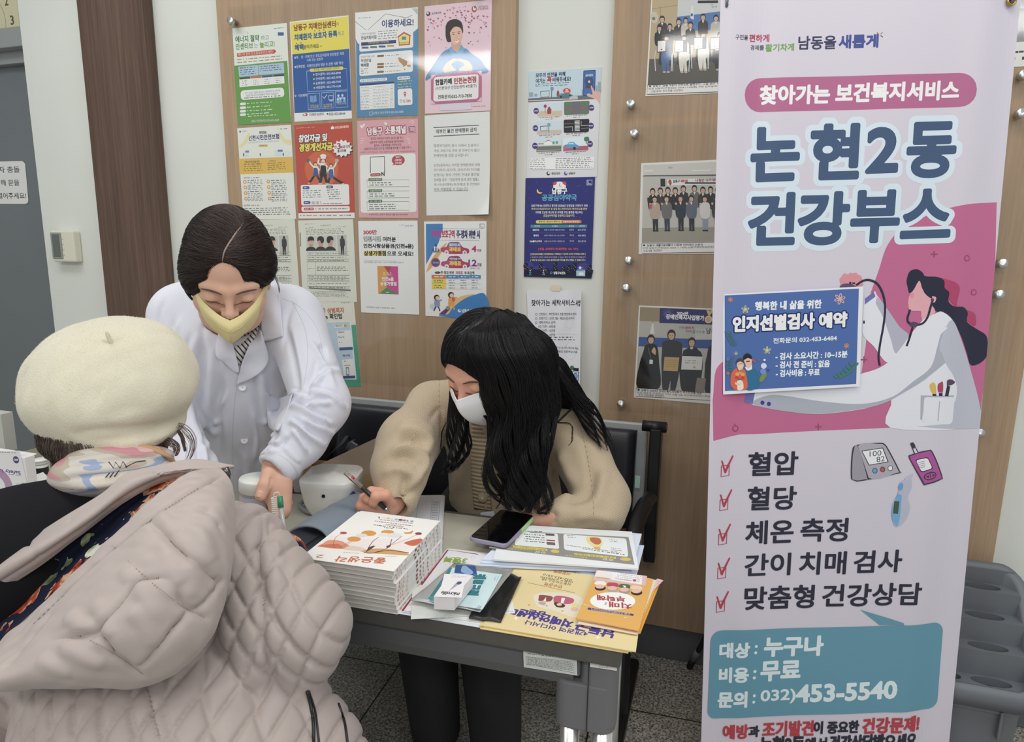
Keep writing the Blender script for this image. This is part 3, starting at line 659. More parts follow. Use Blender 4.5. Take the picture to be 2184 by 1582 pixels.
# start-up funding
s=P([(553,877),(960,857),(975,1533),(582,1538)],'c2402c',V1)
s.g(570,900,708,892,8,'e0a090').poly([(812,898),(824,884),(838,896),(836,908),(814,910)],'eeeeee').t('인천신용보증재단',842,898,940,890,18,'e4dcd8',.05)
s.el(745,1190,118,130,'d2602c',30)
s.t('창업자금 및',586,975,786,965,52,'f4f2ee',.1,('3a2420',.26,1),shear=.15).t('경영개선자금',590,1040,822,1028,54,'efd63c',.1,('3a2420',.26,1),shear=.15)
st=[(893+(72 if i % 2 else 58)*math.cos(i*math.pi/13),1044+(64 if i % 2 else 48)*math.sin(i*math.pi/13)) for i in range(26)]
s.poly([(x+6,y+7) for x,y in st],'2c2624').poly(st,'f0eeea').t('연',836,1036,852,1034,20,'5a2a6c',.06).t('3',858,1030,880,1028,40,'c02c34',.1).t('%대 이자',882,1036,948,1030,22,'8a2c50',.08).t('융자지원',858,1064,918,1060,20,'2c2a30',.08)
def chef(x,y,k,ap,sh,hat,arms,legs):
    for q in legs: s.line([(x+a*k,y+b*k) for a,b in q],17*k,'26262c').el(x+q[-1][0]*k,y+(q[-1][1]+3)*k,12*k,6*k,'d8a08c')
    s.blob([(x-18*k,y-40*k),(x+18*k,y-40*k),(x+22*k,y+30*k),(x-22*k,y+30*k)],sh).poly([(x-16*k,y-28*k),(x+16*k,y-28*k),(x+24*k,y+44*k),(x-24*k,y+44*k)],ap)
    for q in arms: s.line([(x+a*k,y+b*k) for a,b in q],11*k,sh).el(x+q[-1][0]*k,y+q[-1][1]*k,7*k,7*k,'e8b89c')
    s.el(x,y-58*k,17*k,18*k,'2a2224').el(x,y-54*k,13*k,14*k,'efc4a8').line([(x-6*k,y-46*k),(x+6*k,y-46*k)],3*k,'b8483c')
    if hat: s.rect(x-16*k,y-88*k,x+16*k,y-70*k,'eeeeea').el(x,y-90*k,20*k,10*k,'f4f4f0')
chef(704,1205,.85,'3f4f94','e4e2de',0,[[(-14,-32),(-40,-60),(-58,-92)],[(14,-30),(32,-10)]],[[(-10,34),(-40,80),(-56,96)],[(10,34),(30,70),(44,96)]])
chef(812,1215,.85,'3f5fa0','e4e2de',0,[[(14,-32),(36,-62),(48,-96)],[(-14,-30),(-32,-10)]],[[(10,34),(56,66),(98,88)],[(-10,34),(-20,70),(-24,92)]])
chef(758,1195,1.1,'1f1f24','e8e6e2',1,[[(-14,-32),(-34,-44),(-28,-70)],[(14,-32),(28,-14),(14,-34)]],[[(-10,40),(-22,86)],[(10,40),(24,86)]])
s.rect(640,1118,662,1140,'5a6470').el(792,1108,8,9,'b06a50').rect(842,1118,862,1146,'c8a89c').poly([(862,1122),(870,1126),(862,1138)],'c8a89c')
s.quad((598,1302),(936,1296),(940,1440),(602,1446),'eceae8',12).quad((602,1454),(940,1448),(942,1484),(604,1490),'eceae8',12)
for x,y in ((636,1322),(802,1316),(642,1426)): s.quad((x-24,y-10),(x+24,y-11),(x+24,y+9),(x-24,y+10),'3a5296',8).g(x-14,y,x+14,y-1,9,'dfe4f0')
s.g(614,1344,745,1340,8,'6a6668',4,0,15).g(782,1338,870,1334,8,'6a6668',5,4,15).g(676,1422,742,1420,8,'5a5e70').g(676,1434,890,1430,7,'6a6668').quad((620,1462),(690,1460),(690,1478),(620,1480),'b03a50',8).g(628,1471,684,1469,9,'f0d8dc').g(700,1470,928,1466,8,'6a6668')
s.poly([(581,1500),(974,1494),(975,1533),(582,1538)],'e4e4e2')
for i in range(8): s.g(594+46*i,1517-i*.7,632+46*i,1516-i*.7,9,'50525a')
s.build('poster','red start-up funding poster with three cartoon cooks','poster',GP)
# communication channels
s=P([(995,850),(1424,832),(1424,1535),(1007,1530)],'dca0aa',V1)
s.t('남동구',1068,926,1172,918,52,'f4eef0',.08,('a83a58',.3,1)).t('소통채널',1194,918,1336,910,54,'f4eef0',.08,('a83a58',.3,1)).loop([(1358,890),(1402,888),(1404,932),(1360,934)],4,'5a4a78').line([(1366,900),(1366,924),(1394,922)],5,'5a4a78')
s.el(1026,890,8,14,'f0e2e4',rot=-.5).el(1042,880,7,12,'f0e2e4',rot=.4).el(1196,868,12,8,'f0e2e4',rot=.5).line([(1366,858),(1384,846),(1396,856),(1378,870)],3,'f0e2e4')
s.t('핸드폰 카메라로 아래의 QR코드를 찍고,',1090,976,1322,968,18,'6a3448',.03).t('남동구의 다양한 소통채널을 열어보세요!',1084,1002,1324,992,18,'6a3448',.03).t('원하는 소통채널을 구독하시면,',1114,1024,1308,1016,18,'6a3448',.03).t('남동구의 다양한 소식 및 이벤트를 받아볼 수 있습니다~!',1046,1048,1372,1036,18,'6a3448',.03).t('※ QR코드 인식이 안될 경우, 카메라 설정에서 QR코드 스캔 허용을 활성화 해주세요.',1016,1072,1406,1064,13,'7a4458')
for x in (1018,1348): 
    for i in range(3): s.line([(x+(0 if x < 1100 else 8)*(i-1),970+18*i),(x+22+(8 if x < 1100 else 0)*(1-i),978+14*i)],3,'f0e2e4')
s.quad((1014,1090),(1406,1076),(1412,1490),(1020,1496),'e8e6e2',18)
s.line([(1088,1216),(1088,1104),(1186,1100),(1188,1212)],5,'2c2c30').quad((1086,1220),(1160,1216),(1160,1238),(1088,1242),'b83a4c',10).t('#Daily 남동',1096,1230,1150,1228,12,'f2e4e4').t('N',1166,1224,1186,1222,26,'2c2c30',.12)
s.el(1284,1126,46,36,'b83a4c').poly([(1256,1148),(1240,1162),(1274,1158)],'b83a4c').t('남동구',1266,1104,1300,1102,15,'f4e8e8',.05).t('소통채널',1258,1126,1306,1123,15,'f4e8e8',.05).t('구독 완료',1260,1147,1308,1144,15,'f4e8e8',.05)
for i,(tx,y) in enumerate((('인터넷 방송국',1262),('소셜 미디어',1340),('소 식 지',1414))):
    h=(52,52,66)[i];s.loop([(1064,y+4),(1358,y+2),(1360,y+h-2),(1066,y+h)],3,'8a9a84').quad((1074,y-9),(1170,y-11),(1170,y+10),(1074,y+12),'5a7a52',5).t(tx,1084,y+1,1160,y-1,14,'eef0ea')
    s.g(1080,y+24,1250+10*i,y+22,9,'5a5c58',2 if i < 2 else 3,0,15)
s.t('※ 문의사항 : 남동구 홍보실 (☎ 032-453-4240)',1078,1508,1350,1508,14,'6a3a4c')
s.build('poster','pink poster of local communication channels, third in the second row','poster',GP)
# no-soliciting notice, its lower right corner curling off the board
def curl(X):
    k=X[:,0]/.105-X[:,1]/.15;q=np.array(CURLK);X=X.copy();X[:,2] += np.interp(k,q,.012*np.clip(q-.9,0,1.2)**2);return X
CURLK=[.9,1.05,1.2,1.35,1.5,1.65,1.8,1.95,2.1]
s=P([(1472,812),(1938,782),(1918,1508),(1480,1515)],'dfe1df',V1)
s.line([(1534,900),(1858,882)],5,'3c3e42').line([(1534,962),(1858,946)],5,'3c3e42').t('외부인 물건 판매행위 금지',1552,928,1840,914,30,'3a3c40',.05)
for tx,x1,y in (('행정복지센터 청사 내에서 신용카드',1856,1028),('개설, 보험가입 권유 및 외부인의 물건',1856,1064),('판매행위를 일절 금지합니다',1780,1098),('논현2동에서는 이러한 판매행위에 대해',1856,1166),('허가하지 않으며, 관리자의 허가를',1856,1200),('받았다는 등의 거짓된 안내로 물건을',1852,1234),('판매할 경우 「방문판매 등에 관한 법률」',1846,1268),('제11조(금지행위) 제1항제2호 등 관련법에',1850,1302),('따라 처벌받을 수 있습니다.',1772,1334)):
    s.t(tx,1534,y+2,x1,y-2,21,'7a4a4c' if 1150 < y < 1210 and x1 > 1800 else '5a5c62')
s.line([(1534,1348),(1772,1344)],2.5,'3c3e42')
s.build('notice_sheet','plain white sheet of printed text below the pink blood donation poster','notice',GP,curl,cuts=[((q*.105,0,0),(1/.105,-1/.15,0)) for q in CURLK])
# wanted notices
for cor,lab in (([(-150,108),(267,105),(293,760),(-122,765)],'wanted notice partly hidden behind the head of the standing woman'),([(293,105),(735,110),(750,760),(318,768)],'wanted notice with three head photographs and a standing figure')):
    s=P(cor,'d9dacf',V5);dx=cor[1][0]-735;q=dx/20. if dx < 0 else 0
    s.rect(303+dx,205,314+dx,320,'8a8c88').g(350+dx,138,430+dx,136,7,'8a8c86').t('수배전단지',476+dx,154,560+dx,152,13,'4a4c4a').g(352+dx,170,420+dx,168,7,'7a7c78').g(606+dx,168,682+dx,167,7,'7a7c78').g(356+dx,186,668+dx,182,8,'7c7e78',4,1,12)
    s.quad((356+dx,236),(600+dx,234),(602+dx,356),(358+dx,358),'c9c8c0').quad((606+dx,234),(682+dx,232),(686+dx,392),(612+dx,394),'bdbcb6')
    for i,(x,tn) in enumerate(((396,0),(476,-1),(552,1))):
        x += dx;s.blob([(x-38,356),(x-34,334),(x-10,322),(x+16,324),(x+36,338),(x+40,356)],'26282c').el(x,290,22,34,'c49a86').blob([(x-27,282),(x-24,250),(x,238),(x+24,250),(x+27,280),(x+20,272),(x-18,274)],'1f2022')
        if tn: s.el(x-tn*12,270,16,26,'1f2022')
        else: s.line([(x-20,292),(x+20,292)],4,'d8d4d0').line([(x-8,314),(x+8,314)],3,'a4685c')
    x=648+dx;s.el(x,250,9,12,'2a2624').blob([(x-18,268),(x,260),(x+18,268),(x+18,320),(x-18,320)],'34363c').poly([(x-14,318),(x+14,318),(x+10,388),(x+2,388),(x,340),(x-4,388),(x-12,388)],'2c2e34')
    for y0,y1 in ((368,394),(398,426),(428,442),(446,552),(556,578),(580,598),(606,644),(646,660)):
        s.loop([(360+dx,y0),(696+dx,y0-3),(698+dx,y1-3),(362+dx,y1)],1.6,'7e807c').line([(430+dx,y0),(430+dx,y1)],1.6,'7e807c').g(372+dx,(y0+y1)/2,420+dx,(y0+y1)/2-1,7,'5c5e5a')
        s.g(440+dx,min(y0+14,(y0+y1)/2),610+dx+min(70,(y1-y0)*4),min(y0+12,(y0+y1)/2)-2,8,'6a6c68',max(1,int((y1-y0-16)/12)),0,12) if y0 != 446 else s.g(440+dx,488,690+dx,486,8,'5a5c58',3,0,14)
    s.quad((372+dx,655),(704+dx,664),(704+dx,676),(372+dx,664),'6c6e6c').g(386+dx,684,690+dx,682,6,'8a8c86',5,0,10)
    s.build('wanted_notice',lab,'notice',GP)
# offender-check leaflet below them, mostly behind the white coat
s=P([(318,742),(751,740),(773,1440),(338,1446)],'dcdacb',V5,plane=lambda x,y: onY(x,y,.0005),th=.0005)
s.g(596,766,660,764,7,'8a8a84').t('남동을 새롭게',652,776,724,773,13,'3a4a8c').t('우리동네',400,838,522,832,36,'3f7f5c',.06).t('성범죄자',540,836,672,834,42,'b8643c',.08).t('확인법',556,882,652,880,42,'3a3c40',.08).t('알림e',400,884,540,882,40,'3a3c40',.07)
s.poly([(757,948),(773,1440),(338,1446),(326,958),(722,952)],'3f9c80').poly([(345,925),(720,920),(740,1384),(352,1388)],'dfe5ea').poly([(352,932),(712,926),(730,1372),(360,1378)],'b4cbdf')
s.quad((590,948),(686,942),(688,966),(592,972),'e8e6da',4).t('바로가기',598,957,652,954,17,'2f3f66',.06).rect(664,944,686,966,'d8943c').poly([(604,998),(712,990),(720,1122),(612,1130)],'eceee8').t('아동청소년',612,1008,664,1006,14,'2f3f66',.06).g(612,1040,670,1038,7,'5a6070',2,0,10).g(618,1088,646,1087,8,'4a5060').poly([(616,1128),(722,1122),(724,1146),(618,1152)],'34508c').t('알림e 모바일',640,1192,698,1190,16,'2f3f66',.06).poly([(632,1226),(722,1218),(730,1350),(640,1356)],'eceee8').g(650,1238,672,1237,8,'5a6070').line([(650,1272),(696,1270)],4,'8c8c3a').rect(660,1286,684,1352,'4a6a90').rect(664,1294,680,1344,'d5e2de').poly([(634,1358),(730,1352),(731,1374),(635,1380)],'34508c')
s.build('leaflet','green bordered leaflet beside the shoulder of the white coat','leaflet',GP)
# gift certificate poster
s=P([(912,795),(1348,792),(1350,1482),(925,1465)],'e4e6e8',V2)
s.g(1214,826,1250,824,7,'8a6a7c').t('남동을 새롭게',1254,830,1318,830,13,'3a4a90').t('300만',950,878,1048,876,32,'b82c44',.1).t('인천시민',950,926,1076,926,36,'f0f0f0',0,('3a3a40',.14,1)).t('여러분',1092,928,1186,930,34,'2c2c32',.09).t('인천사랑상품권(인천e음)',950,980,1314,982,36,'2c2c32',.09).poly([(950,1016),(1114,1012),(1114,1052),(950,1050)],'e6cc38').t('상생가맹점',952,1032,1112,1032,36,'2c2c32',.09).t('으로 오세요!',1122,1033,1312,1036,34,'2c2c32',.09).line([(950,1082),(1190,1090)],1.8,'9a9ca0').t('상생가맹점을 이용하시면 7~17%의 캐시백 혜택이 있습니다',952,1097,1244,1100,13,'6a6c70')
s.poly([(1048,1124),(1200,1128),(1202,1334),(1052,1328)],'c8408c').poly([(1048,1124),(1106,1126),(1128,1180),(1104,1250),(1120,1296),(1052,1328)],'d8983a').poly([(1096,1126),(1150,1127),(1128,1176)],'b03c3c').poly([(1060,1328),(1112,1284),(1200,1330)],'4a8a50').g(1090,1176,1156,1176,8,'f0dcd0',2,0,14).t('인천e음',1082,1218,1166,1220,28,'f4f0ea',.08).t('상생가맹점',1068,1254,1186,1256,28,'f4f0ea',.08).g(1108,1318,1142,1318,8,'dfe8dc').t('*인천광역시 남동구 경제정책과',962,1426,1136,1434,12,'5a5c60').el(1152,1434,5,6,'8a8c90').g(1162,1434,1180,1435,10,'5a5c60')
s.build('poster','white gift certificate poster with a small orange and magenta card','poster',GP)
# child zone parking poster
s=P([(1392,800),(1857,795),(1840,1510),(1400,1490)],'e6e8ea',V2)
s.poly([(1406,818),(1530,816),(1530,860),(1498,960),(1450,1040),(1406,1120)],'2f7cc0').blob([(1406,1180),(1440,1090),(1500,1010),(1560,960),(1500,1060),(1440,1150)],'e0a84c').loop([(1806,818),(1838,817),(1838,848),(1806,849)],3,'4a4a60').line([(1814,826),(1814,842),(1830,840)],4,'4a4a60')
s.t('어린이',1448,890,1516,892,58,'b0368a',.07).t('보호구역',1524,892,1616,894,60,'b83460',.07).t('주·정차 위반 시',1632,894,1804,896,60,'3a3470',.07).line([(1456,852),(1800,856)],2,'4a5a9c').line([(1456,938),(1800,942)],2,'4a5a9c')
for y,tt,c2,amt,c3 in ((1004,'일반도로','2f5a9c','4','b03470'),(1108,'어린이보호구역','b02f60','12','8c2f90')):
    s.blob([(1520,y+20),(1520,y-8),(1556,y-16),(1574,y-46),(1610,y-52),(1650,y-48),(1676,y-14),(1718,y),(1722,y+26),(1690,y+36),(1560,y+36)],'b42c62').blob([(1526,y+18),(1530,y-4),(1562,y-12),(1580,y-40),(1612,y-46),(1646,y-42),(1670,y-8),(1710,y+6),(1712,y+22)],'c23a6c').el(1556,y+26,16,17,'eef0f0').el(1690,y+28,16,17,'eef0f0').el(1556,y+26,7,8,'8a8c94').el(1690,y+28,7,8,'8a8c94').quad((1576,y-44),(1656,y-42),(1666,y-18),(1570,y-20),'4f9ad0' if c2 == '2f5a9c' else '4a3a78',6).t(tt,1578,y-31,1658,y-30,18,'f0f2f4',.05).t('과태료',1576,y+2,1662,y+4,32,'ecd848',.09)
    s.t(amt,1744 if amt == '4' else 1718,y-2,1776,y,44,c3,.1).t('만원',1784,y+10,1812,y+11,20,c3,.06)
s.poly([(1444,1032),(1478,958),(1510,1030)],'34508c').el(1470,992,6,7,'eef0f0').el(1488,992,6,7,'eef0f0').line([(1470,998),(1470,1018)],8,'eef0f0').line([(1488,998),(1488,1018)],8,'eef0f0').t('어린이보호구역',1450,1028,1506,1027,11,'e6e8f0').el(1476,1104,33,34,'b03a44').el(1476,1104,24,26,'3a4a94').t('주정차금지',1456,1106,1498,1106,13,'eef0f0').t('일반도로의 3배',1726,1130,1810,1130,15,'8c2f90').t('(승용차 기준)',1730,1148,1800,1149,14,'8c2f90')
s.el(1490,1178,22,9,'4a4a54').t('주·정차 위반',1514,1178,1610,1179,23,'34363c',.05).t('과태료',1622,1179,1674,1179,23,'b83a50',.05).t('부과금액',1686,1180,1758,1181,23,'34363c',.05)
for x0,x1,c in ((1446,1550,'d8703c'),(1552,1640,'3a86c4'),(1642,1722,'3a86c4'),(1724,1806,'3a86c4')): s.poly([(x0,1194),(x1,1196),(x1,1222),(x0,1220)],c).g(x0+18,1208,x1-16,1209,9,'f0f0ee')
for y in (1240,1278): s.poly([(1446,y-18),(1550,y-16),(1550,y+18),(1446,y+16)],'e4cf34').g(1462,y-6,1530,y-5,8,'5a5430',2,0,13);[s.g(x,y-6,x+48,y-5,8,'8a8c94',2,0,17) for x in (1570,1656,1738)]
for y in (1222,1258,1296): s.line([(1446,y),(1806,y+4)],1.4,'9aa0a8')
s.blob([(1500,1480),(1570,1430),(1650,1370),(1740,1345),(1836,1338),(1836,1508),(1500,1490)],'2f80c4').blob([(1496,1478),(1540,1440),(1590,1390),(1660,1350),(1760,1335),(1680,1370),(1600,1430),(1560,1480)],'e2b878').poly([(1500,1476),(1560,1428),(1580,1440),(1540,1482)],'5a3f7c')
def kid(x,y,c,hr,k,leg):
    s.line([(x,y+20*k),(x-14*k,y+44*k),(x-22*k,y+60*k)],9*k,leg).line([(x+4*k,y+20*k),(x+18*k,y+44*k),(x+20*k,y+62*k)],9*k,leg).blob([(x-16*k,y-18*k),(x+16*k,y-18*k),(x+20*k,y+26*k),(x-20*k,y+26*k)],c).line([(x+8*k,y-8*k),(x+38*k,y-20*k)],8*k,c).el(x,y-36*k,20*k,20*k,hr).el(x+5*k,y-32*k,14*k,14*k,'ecc0a0')
kid(1482,1394,'8a94c0','2c2628',1.,'3a4470');kid(1586,1380,'e0a040','34282a',1.1,'d8a050');s.el(1450,1420,18,20,'c8ccd4').el(1562,1432,14,13,'8a8e98').el(1604,1372,12,18,'d85a4c')
s.el(1646,1454,12,12,'e8eef4').el(1650,1450,6,6,'2f80c4').t('남동구 교통행정과',1664,1454,1816,1458,26,'eef2f6',.06)
s.build('poster','school zone parking fine poster with two purple-red cars','poster',GP)
for x,z in ((-1.09,2.03),(-.99,2.045)): tag(link('tape_strip',box((x-.02,-.0022,z-.012),(x+.025,-.0014,z+.004)),mat('masking_tape','d8cdb4',.6)),'strip of pale masking tape above the safe home guide poster, %s one of the pair' % ('left' if x < -1.05 else 'right'),'tape')

# ------------------------------------------------------------------ sheets taped to the white pillar
GW='sheets taped to the white pillar between the boards'
PW=lambda x,y: onY(x,y,WALL-.0015)
s=Sheet([(182,574),(772,541),(718,1420),(162,1432)],'d3d3d6',V3,PW)
s.poly([(182,574),(772,541),(762,700),(752,780),(176,812)],'b9cdd8').poly([(176,794),(754,764),(752,800),(176,826)],'6a6c70').line([(178,812),(520,800)],4,'dfe3e4')
s.t('모두의 안전을 위해',238,606,478,594,36,'2f3c5c',.07).t('여기는',238,652,316,648,36,'2f3c5c',.07).t('꼭',332,643,364,641,42,'c0342c',.12).t('비워두세요!',376,642,522,634,38,'2f3c5c',.07).g(236,680,516,664,9,'4a5a6c').g(236,694,496,684,9,'4a5a6c')
for x,y,ww,hh in ((182,760,34,44),(226,764,24,28),(740,700,24,90),(722,720,16,70),(610,742,30,48),(436,760,40,30)): s.rect(x,y-hh/2+6,x+ww,y+hh/2,'8fa3ae')
s.loop([(276,738),(348,732),(346,780),(278,786)],5,'5a5e66').line([(368,700),(366,784)],6,'5a5e66').rect(358,702,382,730,'6a90a8').blob([(408,778),(410,740),(418,730),(427,740),(428,776)],'a8344a').blob([(420,784),(424,768),(462,758),(500,752),(528,764),(530,778)],'3f7f8c').el(442,782,8,8,'2a2c30').el(514,776,8,8,'2a2c30')
st=[(490+(34 if i % 2 else 28)*math.cos(i*math.pi/12),734+(26 if i % 2 else 20)*math.sin(i*math.pi/12)) for i in range(24)]
s.poly(st,'c83a34').t('불법',480,726,500,725,13,'f2dcd8',.08).t('주·정차',472,742,508,740,13,'f2dcd8',.08).poly([(512,780),(576,776),(578,802),(510,806)],'e4e6e6')
for i in range(4): s.line([(512,784+6*i),(576,780+6*i)],2.4,'5a5c60')
s.quad((626,568),(726,562),(716,772),(618,778),'3a4a78',10).quad((632,576),(720,571),(711,764),(624,770),'3f6aa8',6).el(670,660,36,42,'34508c').blob([(640,700),(656,680),(690,678),(704,700),(700,712),(644,714)],'4a4c54').el(672,660,9,10,'e2c49c').t('안전신문고',644,610,704,604,18,'dfe6f0',.05).blob([(752,840),(736,812),(700,794),(660,780),(650,764),(668,756),(696,764),(684,700),(692,694),(712,734),(744,740),(758,760)],'d8a8a0')
for i in range(6):
    x,y=(248,466,244,462,240,454)[i],(838,824,982,968,1122,1114)[i];w_=200;hh=106;kx,ky=(w_-4)/206,-8
    bg=('c2d3dd','6c6a70','c2d3dd','2c2c30','c2d8e0','d3e2ea')[i];s.quad((x,y),(x+w_+6,y-8),(x+w_,y+hh-8),(x,y+hh),bg,12)
    if i == 0: s.poly([(x,y+62),(x+w_+2,y+56),(x+w_,y+hh-10),(x+4,y+hh-2)],'c9b79a').blob([(x+84,y+84),(x+86,y+40),(x+98,y+24),(x+110,y+40),(x+112,y+82)],'a83048').line([(x+80,y+52),(x+118,y+50)],8,'a83048').line([(x+66,y+74),(x+66,y+20)],4,'5a5c64').el(x+66,y+20,13,14,'a83a5a')
    if i == 1: s.quad((x+6,y+4),(x+70,y+2),(x+66,y+36),(x+4,y+38),'5a7a5c',8).quad((x+136,y-2),(x+204,y-6),(x+202,y+30),(x+136,y+34),'5a7a5c',8).quad((x+4,y+72),(x+66,y+70),(x+64,y+100),(x+4,y+102),'5a7a5c',8).quad((x+136,y+68),(x+200,y+64),(x+198,y+94),(x+136,y+98),'5a7a5c',8).t('5m',x+40,y+56,x+66,y+55,14,'c84a44',.08).t('5m',x+136,y+48,x+166,y+47,14,'c84a44',.08)
    if i == 2: s.poly([(x,y+74),(x+w_+2,y+66),(x+w_,y+hh-10),(x+4,y+hh-2)],'c2b6a4').loop([(x+30,y+40),(x+84,y+36),(x+84,y+74),(x+32,y+78)],5,'4a5058').line([(x+98,y+12),(x+98,y+88)],6,'5a6068').rect(x+86,y+14,x+112,y+40,'7a9ab4')
    if i == 3:
        for k in range(8): s.poly([(x+88,y+8+11*k),(x+128,y+6+11*k),(x+128,y+12+11*k),(x+88,y+14+11*k)],'dcdcda')
        s.line([(x+8,y+60),(x+70,y+56),(x+70,y+92)],4,'d0d0cc').line([(x+140,y+10),(x+140,y+48),(x+198,y+44)],4,'d0d0cc').line([(x+6,y+34),(x+80,y+30)],3,'8a8a8c').line([(x+138,y+70),(x+198,y+66)],3,'8a8a8c')
    if i == 4: s.poly([(x,y+60),(x+w_+2,y+52),(x+w_,y+hh-10),(x+2,y+hh-2)],'6e7076').poly([(x,y+54),(x+w_+2,y+46),(x+w_+2,y+54),(x,y+62)],'b8c09a').poly([(x+66,y+50),(x+68,y+26),(x+96,y+8),(x+124,y+22),(x+126,y+46)],'eae4dc').poly([(x+64,y+28),(x+96,y+6),(x+128,y+22),(x+96,y+14)],'b0443a').t('어린이보호',x+14,y+40,x+60,y+38,14,'c0443c',.06).el(x+140,y+30,10,12,'6a9a6c').el(x+166,y+28,10,12,'6a9a6c').line([(x+4,y+94),(x+196,y+86)],3,'d8c878')
    if i == 5: s.poly([(x+4,y+70),(x+w_+2,y+60),(x+w_,y+hh-10),(x+2,y+hh-2)],'b05a6c').blob([(x+8,y+82),(x+10,y+58),(x+36,y+50),(x+50,y+34),(x+86,y+32),(x+104,y+50),(x+122,y+58),(x+122,y+78)],'4f9cc8').el(x+92,y+82,11,12,'2c2e34').poly([(x+40,y+50),(x+52,y+40),(x+82,y+38),(x+94,y+50)],'b4d4e4').line([(x+186,y+48),(x+188,y)],6,'6a5040').blob([(x+172,y+24),(x+172,y-4),(x+204,y-8),(x+208,y+20),(x+190,y+28)],'3f7a5c').rect(x+16,y+58,x+30,y+88,'d85a5a')
    cx_,cy_=((240,896),(686,872),(234,1036),(680,1016),(230,1177),(670,1160))[i];s.el(cx_,cy_,22,25,'4a3a80');tx=('소화전','교차로모퉁이','버스정류소','횡단보도','어린이구역','인도')[i];s.t(tx,cx_-16,cy_,cx_+16,cy_-1,11,'e8e4f0',.05)
    s.g(x+20,y+hh+8,x+186,y+hh-2,7,'6a6a70').g(x+70,y+hh+20,x+130,y+hh+16,7,'6a6a70')
s.quad((188,1276),(704,1260),(698,1356),(186,1366),'e8eae6',12);s.g(194,1284,318,1280,8,'6a6c70',6,-.4,14.5).g(396,1278,690,1270,8,'6a6c70',6,-.4,14.5)
s.el(336,1394,14,15,'26283a').el(340,1390,9,10,'d3d3d6').t('행정안전부',362,1395,430,1394,19,'4a4a50',.04).el(474,1393,14,15,'6a5aa8').el(479,1388,8,7,'d3d3d6').t('남동구',498,1393,550,1391,20,'3a3a40',.04)
s.build('poster','pale blue safety poster with six little street pictures on the white pillar','poster',GW)
s=Sheet([(130,62),(580,50),(546,712),(108,697)],'2d3078',V4,lambda x,y: onY(x,y,WALL-.003))
s.el(348,108,40,26,'e6e6e4').rect(307,108,389,124,'e6e6e4').el(318,94,14,10,'c84a3c',rot=-.6).el(380,92,14,10,'c84a3c',rot=.6).line([(348,96),(349,114),(358,112)],3,'2d3078').blob([(206,130),(214,150),(236,154),(222,162),(206,156),(200,142)],'e8cc48').loop([(528,72),(560,71),(559,102),(527,103)],4,'cfd0e4').line([(536,80),(535,96),(552,95)],5,'cfd0e4')
rg=random.Random(5)
for i in range(26): s.el(rg.uniform(140,565),rg.uniform(70,330),1.6,1.6,'9a9cd8',6)
s.t('남동구',300,145,396,143,36,'eef0f2',.1).t('공공심야약국',234,187,458,184,40,'4fa0c0',.09)
for i,(tx,a,b,c) in enumerate((('남동구에서는 안전하고 편리한 공공보건 안전망을 구축하기 위해',164,528,'e6e6f0'),('취약시간대(심야시간 및 휴일 등) 전문약사의 복약지도를 통한',164,526,'e0d890'),('의약품 오남용 최소화 및 의약품 구입 불편을 해소하는',190,498,'e6e6f0'),('공공심야약국을 운영하고 있습니다.',240,444,'e6dc80'))): s.t(tx,a,239+21.5*i,b,238+21.5*i,16,c,.04)
s.quad((192,333),(488,331),(488,352),(192,354),'e0cc48',9).quad((356,332),(488,331),(488,352),(356,353),'d8703c',9).t('운영시간 : 밤(22시~새벽1시)',210,343,348,342,13,'3a3c30',.05).t('전문약사의 복약지도',368,342,474,342,13,'f0e6c0',.05)
s.poly([(158,362),(524,361),(523,380),(157,381)],'3f8a98')
for x,tx in ((182,'약국명'),(296,'소재지'),(404,'운영일'),(474,'연락처')): s.t(tx,x,371,x+34,371,12,'e6eef0')
for y,a,b,c,d in ((396,'정문약국','남동구 장승로 288 (만수동)','365일','427-9729'),(432,'햇약국','남동구 백범로 275, 1층 (간석동)','주5일','438-4802'),(469,'365플러스약국','남동구 논고개로 123번길 35','주2일','423-8134')):
    s.t(a,190-len(a)*5,y,196+len(a)*4,y,13,'e6e6f0',.06).t(b,244,y,376,y,11,'d4d4e8').t(c,408,y-2,436,y-2,11,'d4d4e8').t(d,462,y,514,y,12,'d4d4e8').line([(156,y+19),(520,y+18)],1.2,'6a6cae')
s.t('[ 휴일, 심야약국 안내전화는 120, 129 ]',204,520,462,520,18,'d05a58',.06).t('[ 안전상비의약품은 편의점에서도 구매하실 수 있으며 24시간 운영업소 참조 ]',152,553,510,552,13,'e6dc70',.05).t('※ 연중무휴 약국은 사정에 따라 변경될 수 있으니 확인 후 방문하시기 바랍니다',152,572,510,573,11,'c8c8e0').t('[ 구청 및 보건소와 119로 문의하시면 약국을 안내 받을 수 있습니다 ]',152,592,508,592,13,'e6dc70',.05)
s.el(140,628,34,28,'3d3f8e').el(210,650,44,26,'3d3f8e').el(500,640,50,30,'3d3f8e').poly([(110,650),(560,655),(546,712),(108,697)],'1f2344')
for x,y,ww,hh in ((112,640,26,60),(146,654,20,40),(206,640,24,56),(240,660,26,34),(300,636,24,60),(356,652,20,42),(388,648,24,48),(424,640,26,56),(524,650,24,50)):
    s.rect(x,y-hh/2,x+ww,y+hh/2+12,'191c38')
    for k in range(5): s.rect(x+3+(k*7) % (ww-6),y-hh/2+6+9*k % hh,x+6+(k*7) % (ww-6),y-hh/2+10+9*k % hh,'d8c050')
for x,c in ((150,'3f9ab0'),(236,'8ab0b8')): s.el(x,658,4,5,'e0c0a8').line([(x,664),(x,678),(x-7,688)],4,c).line([(x,678),(x+7,688)],4,c).line([(x-8,672),(x+8,668)],3,c)
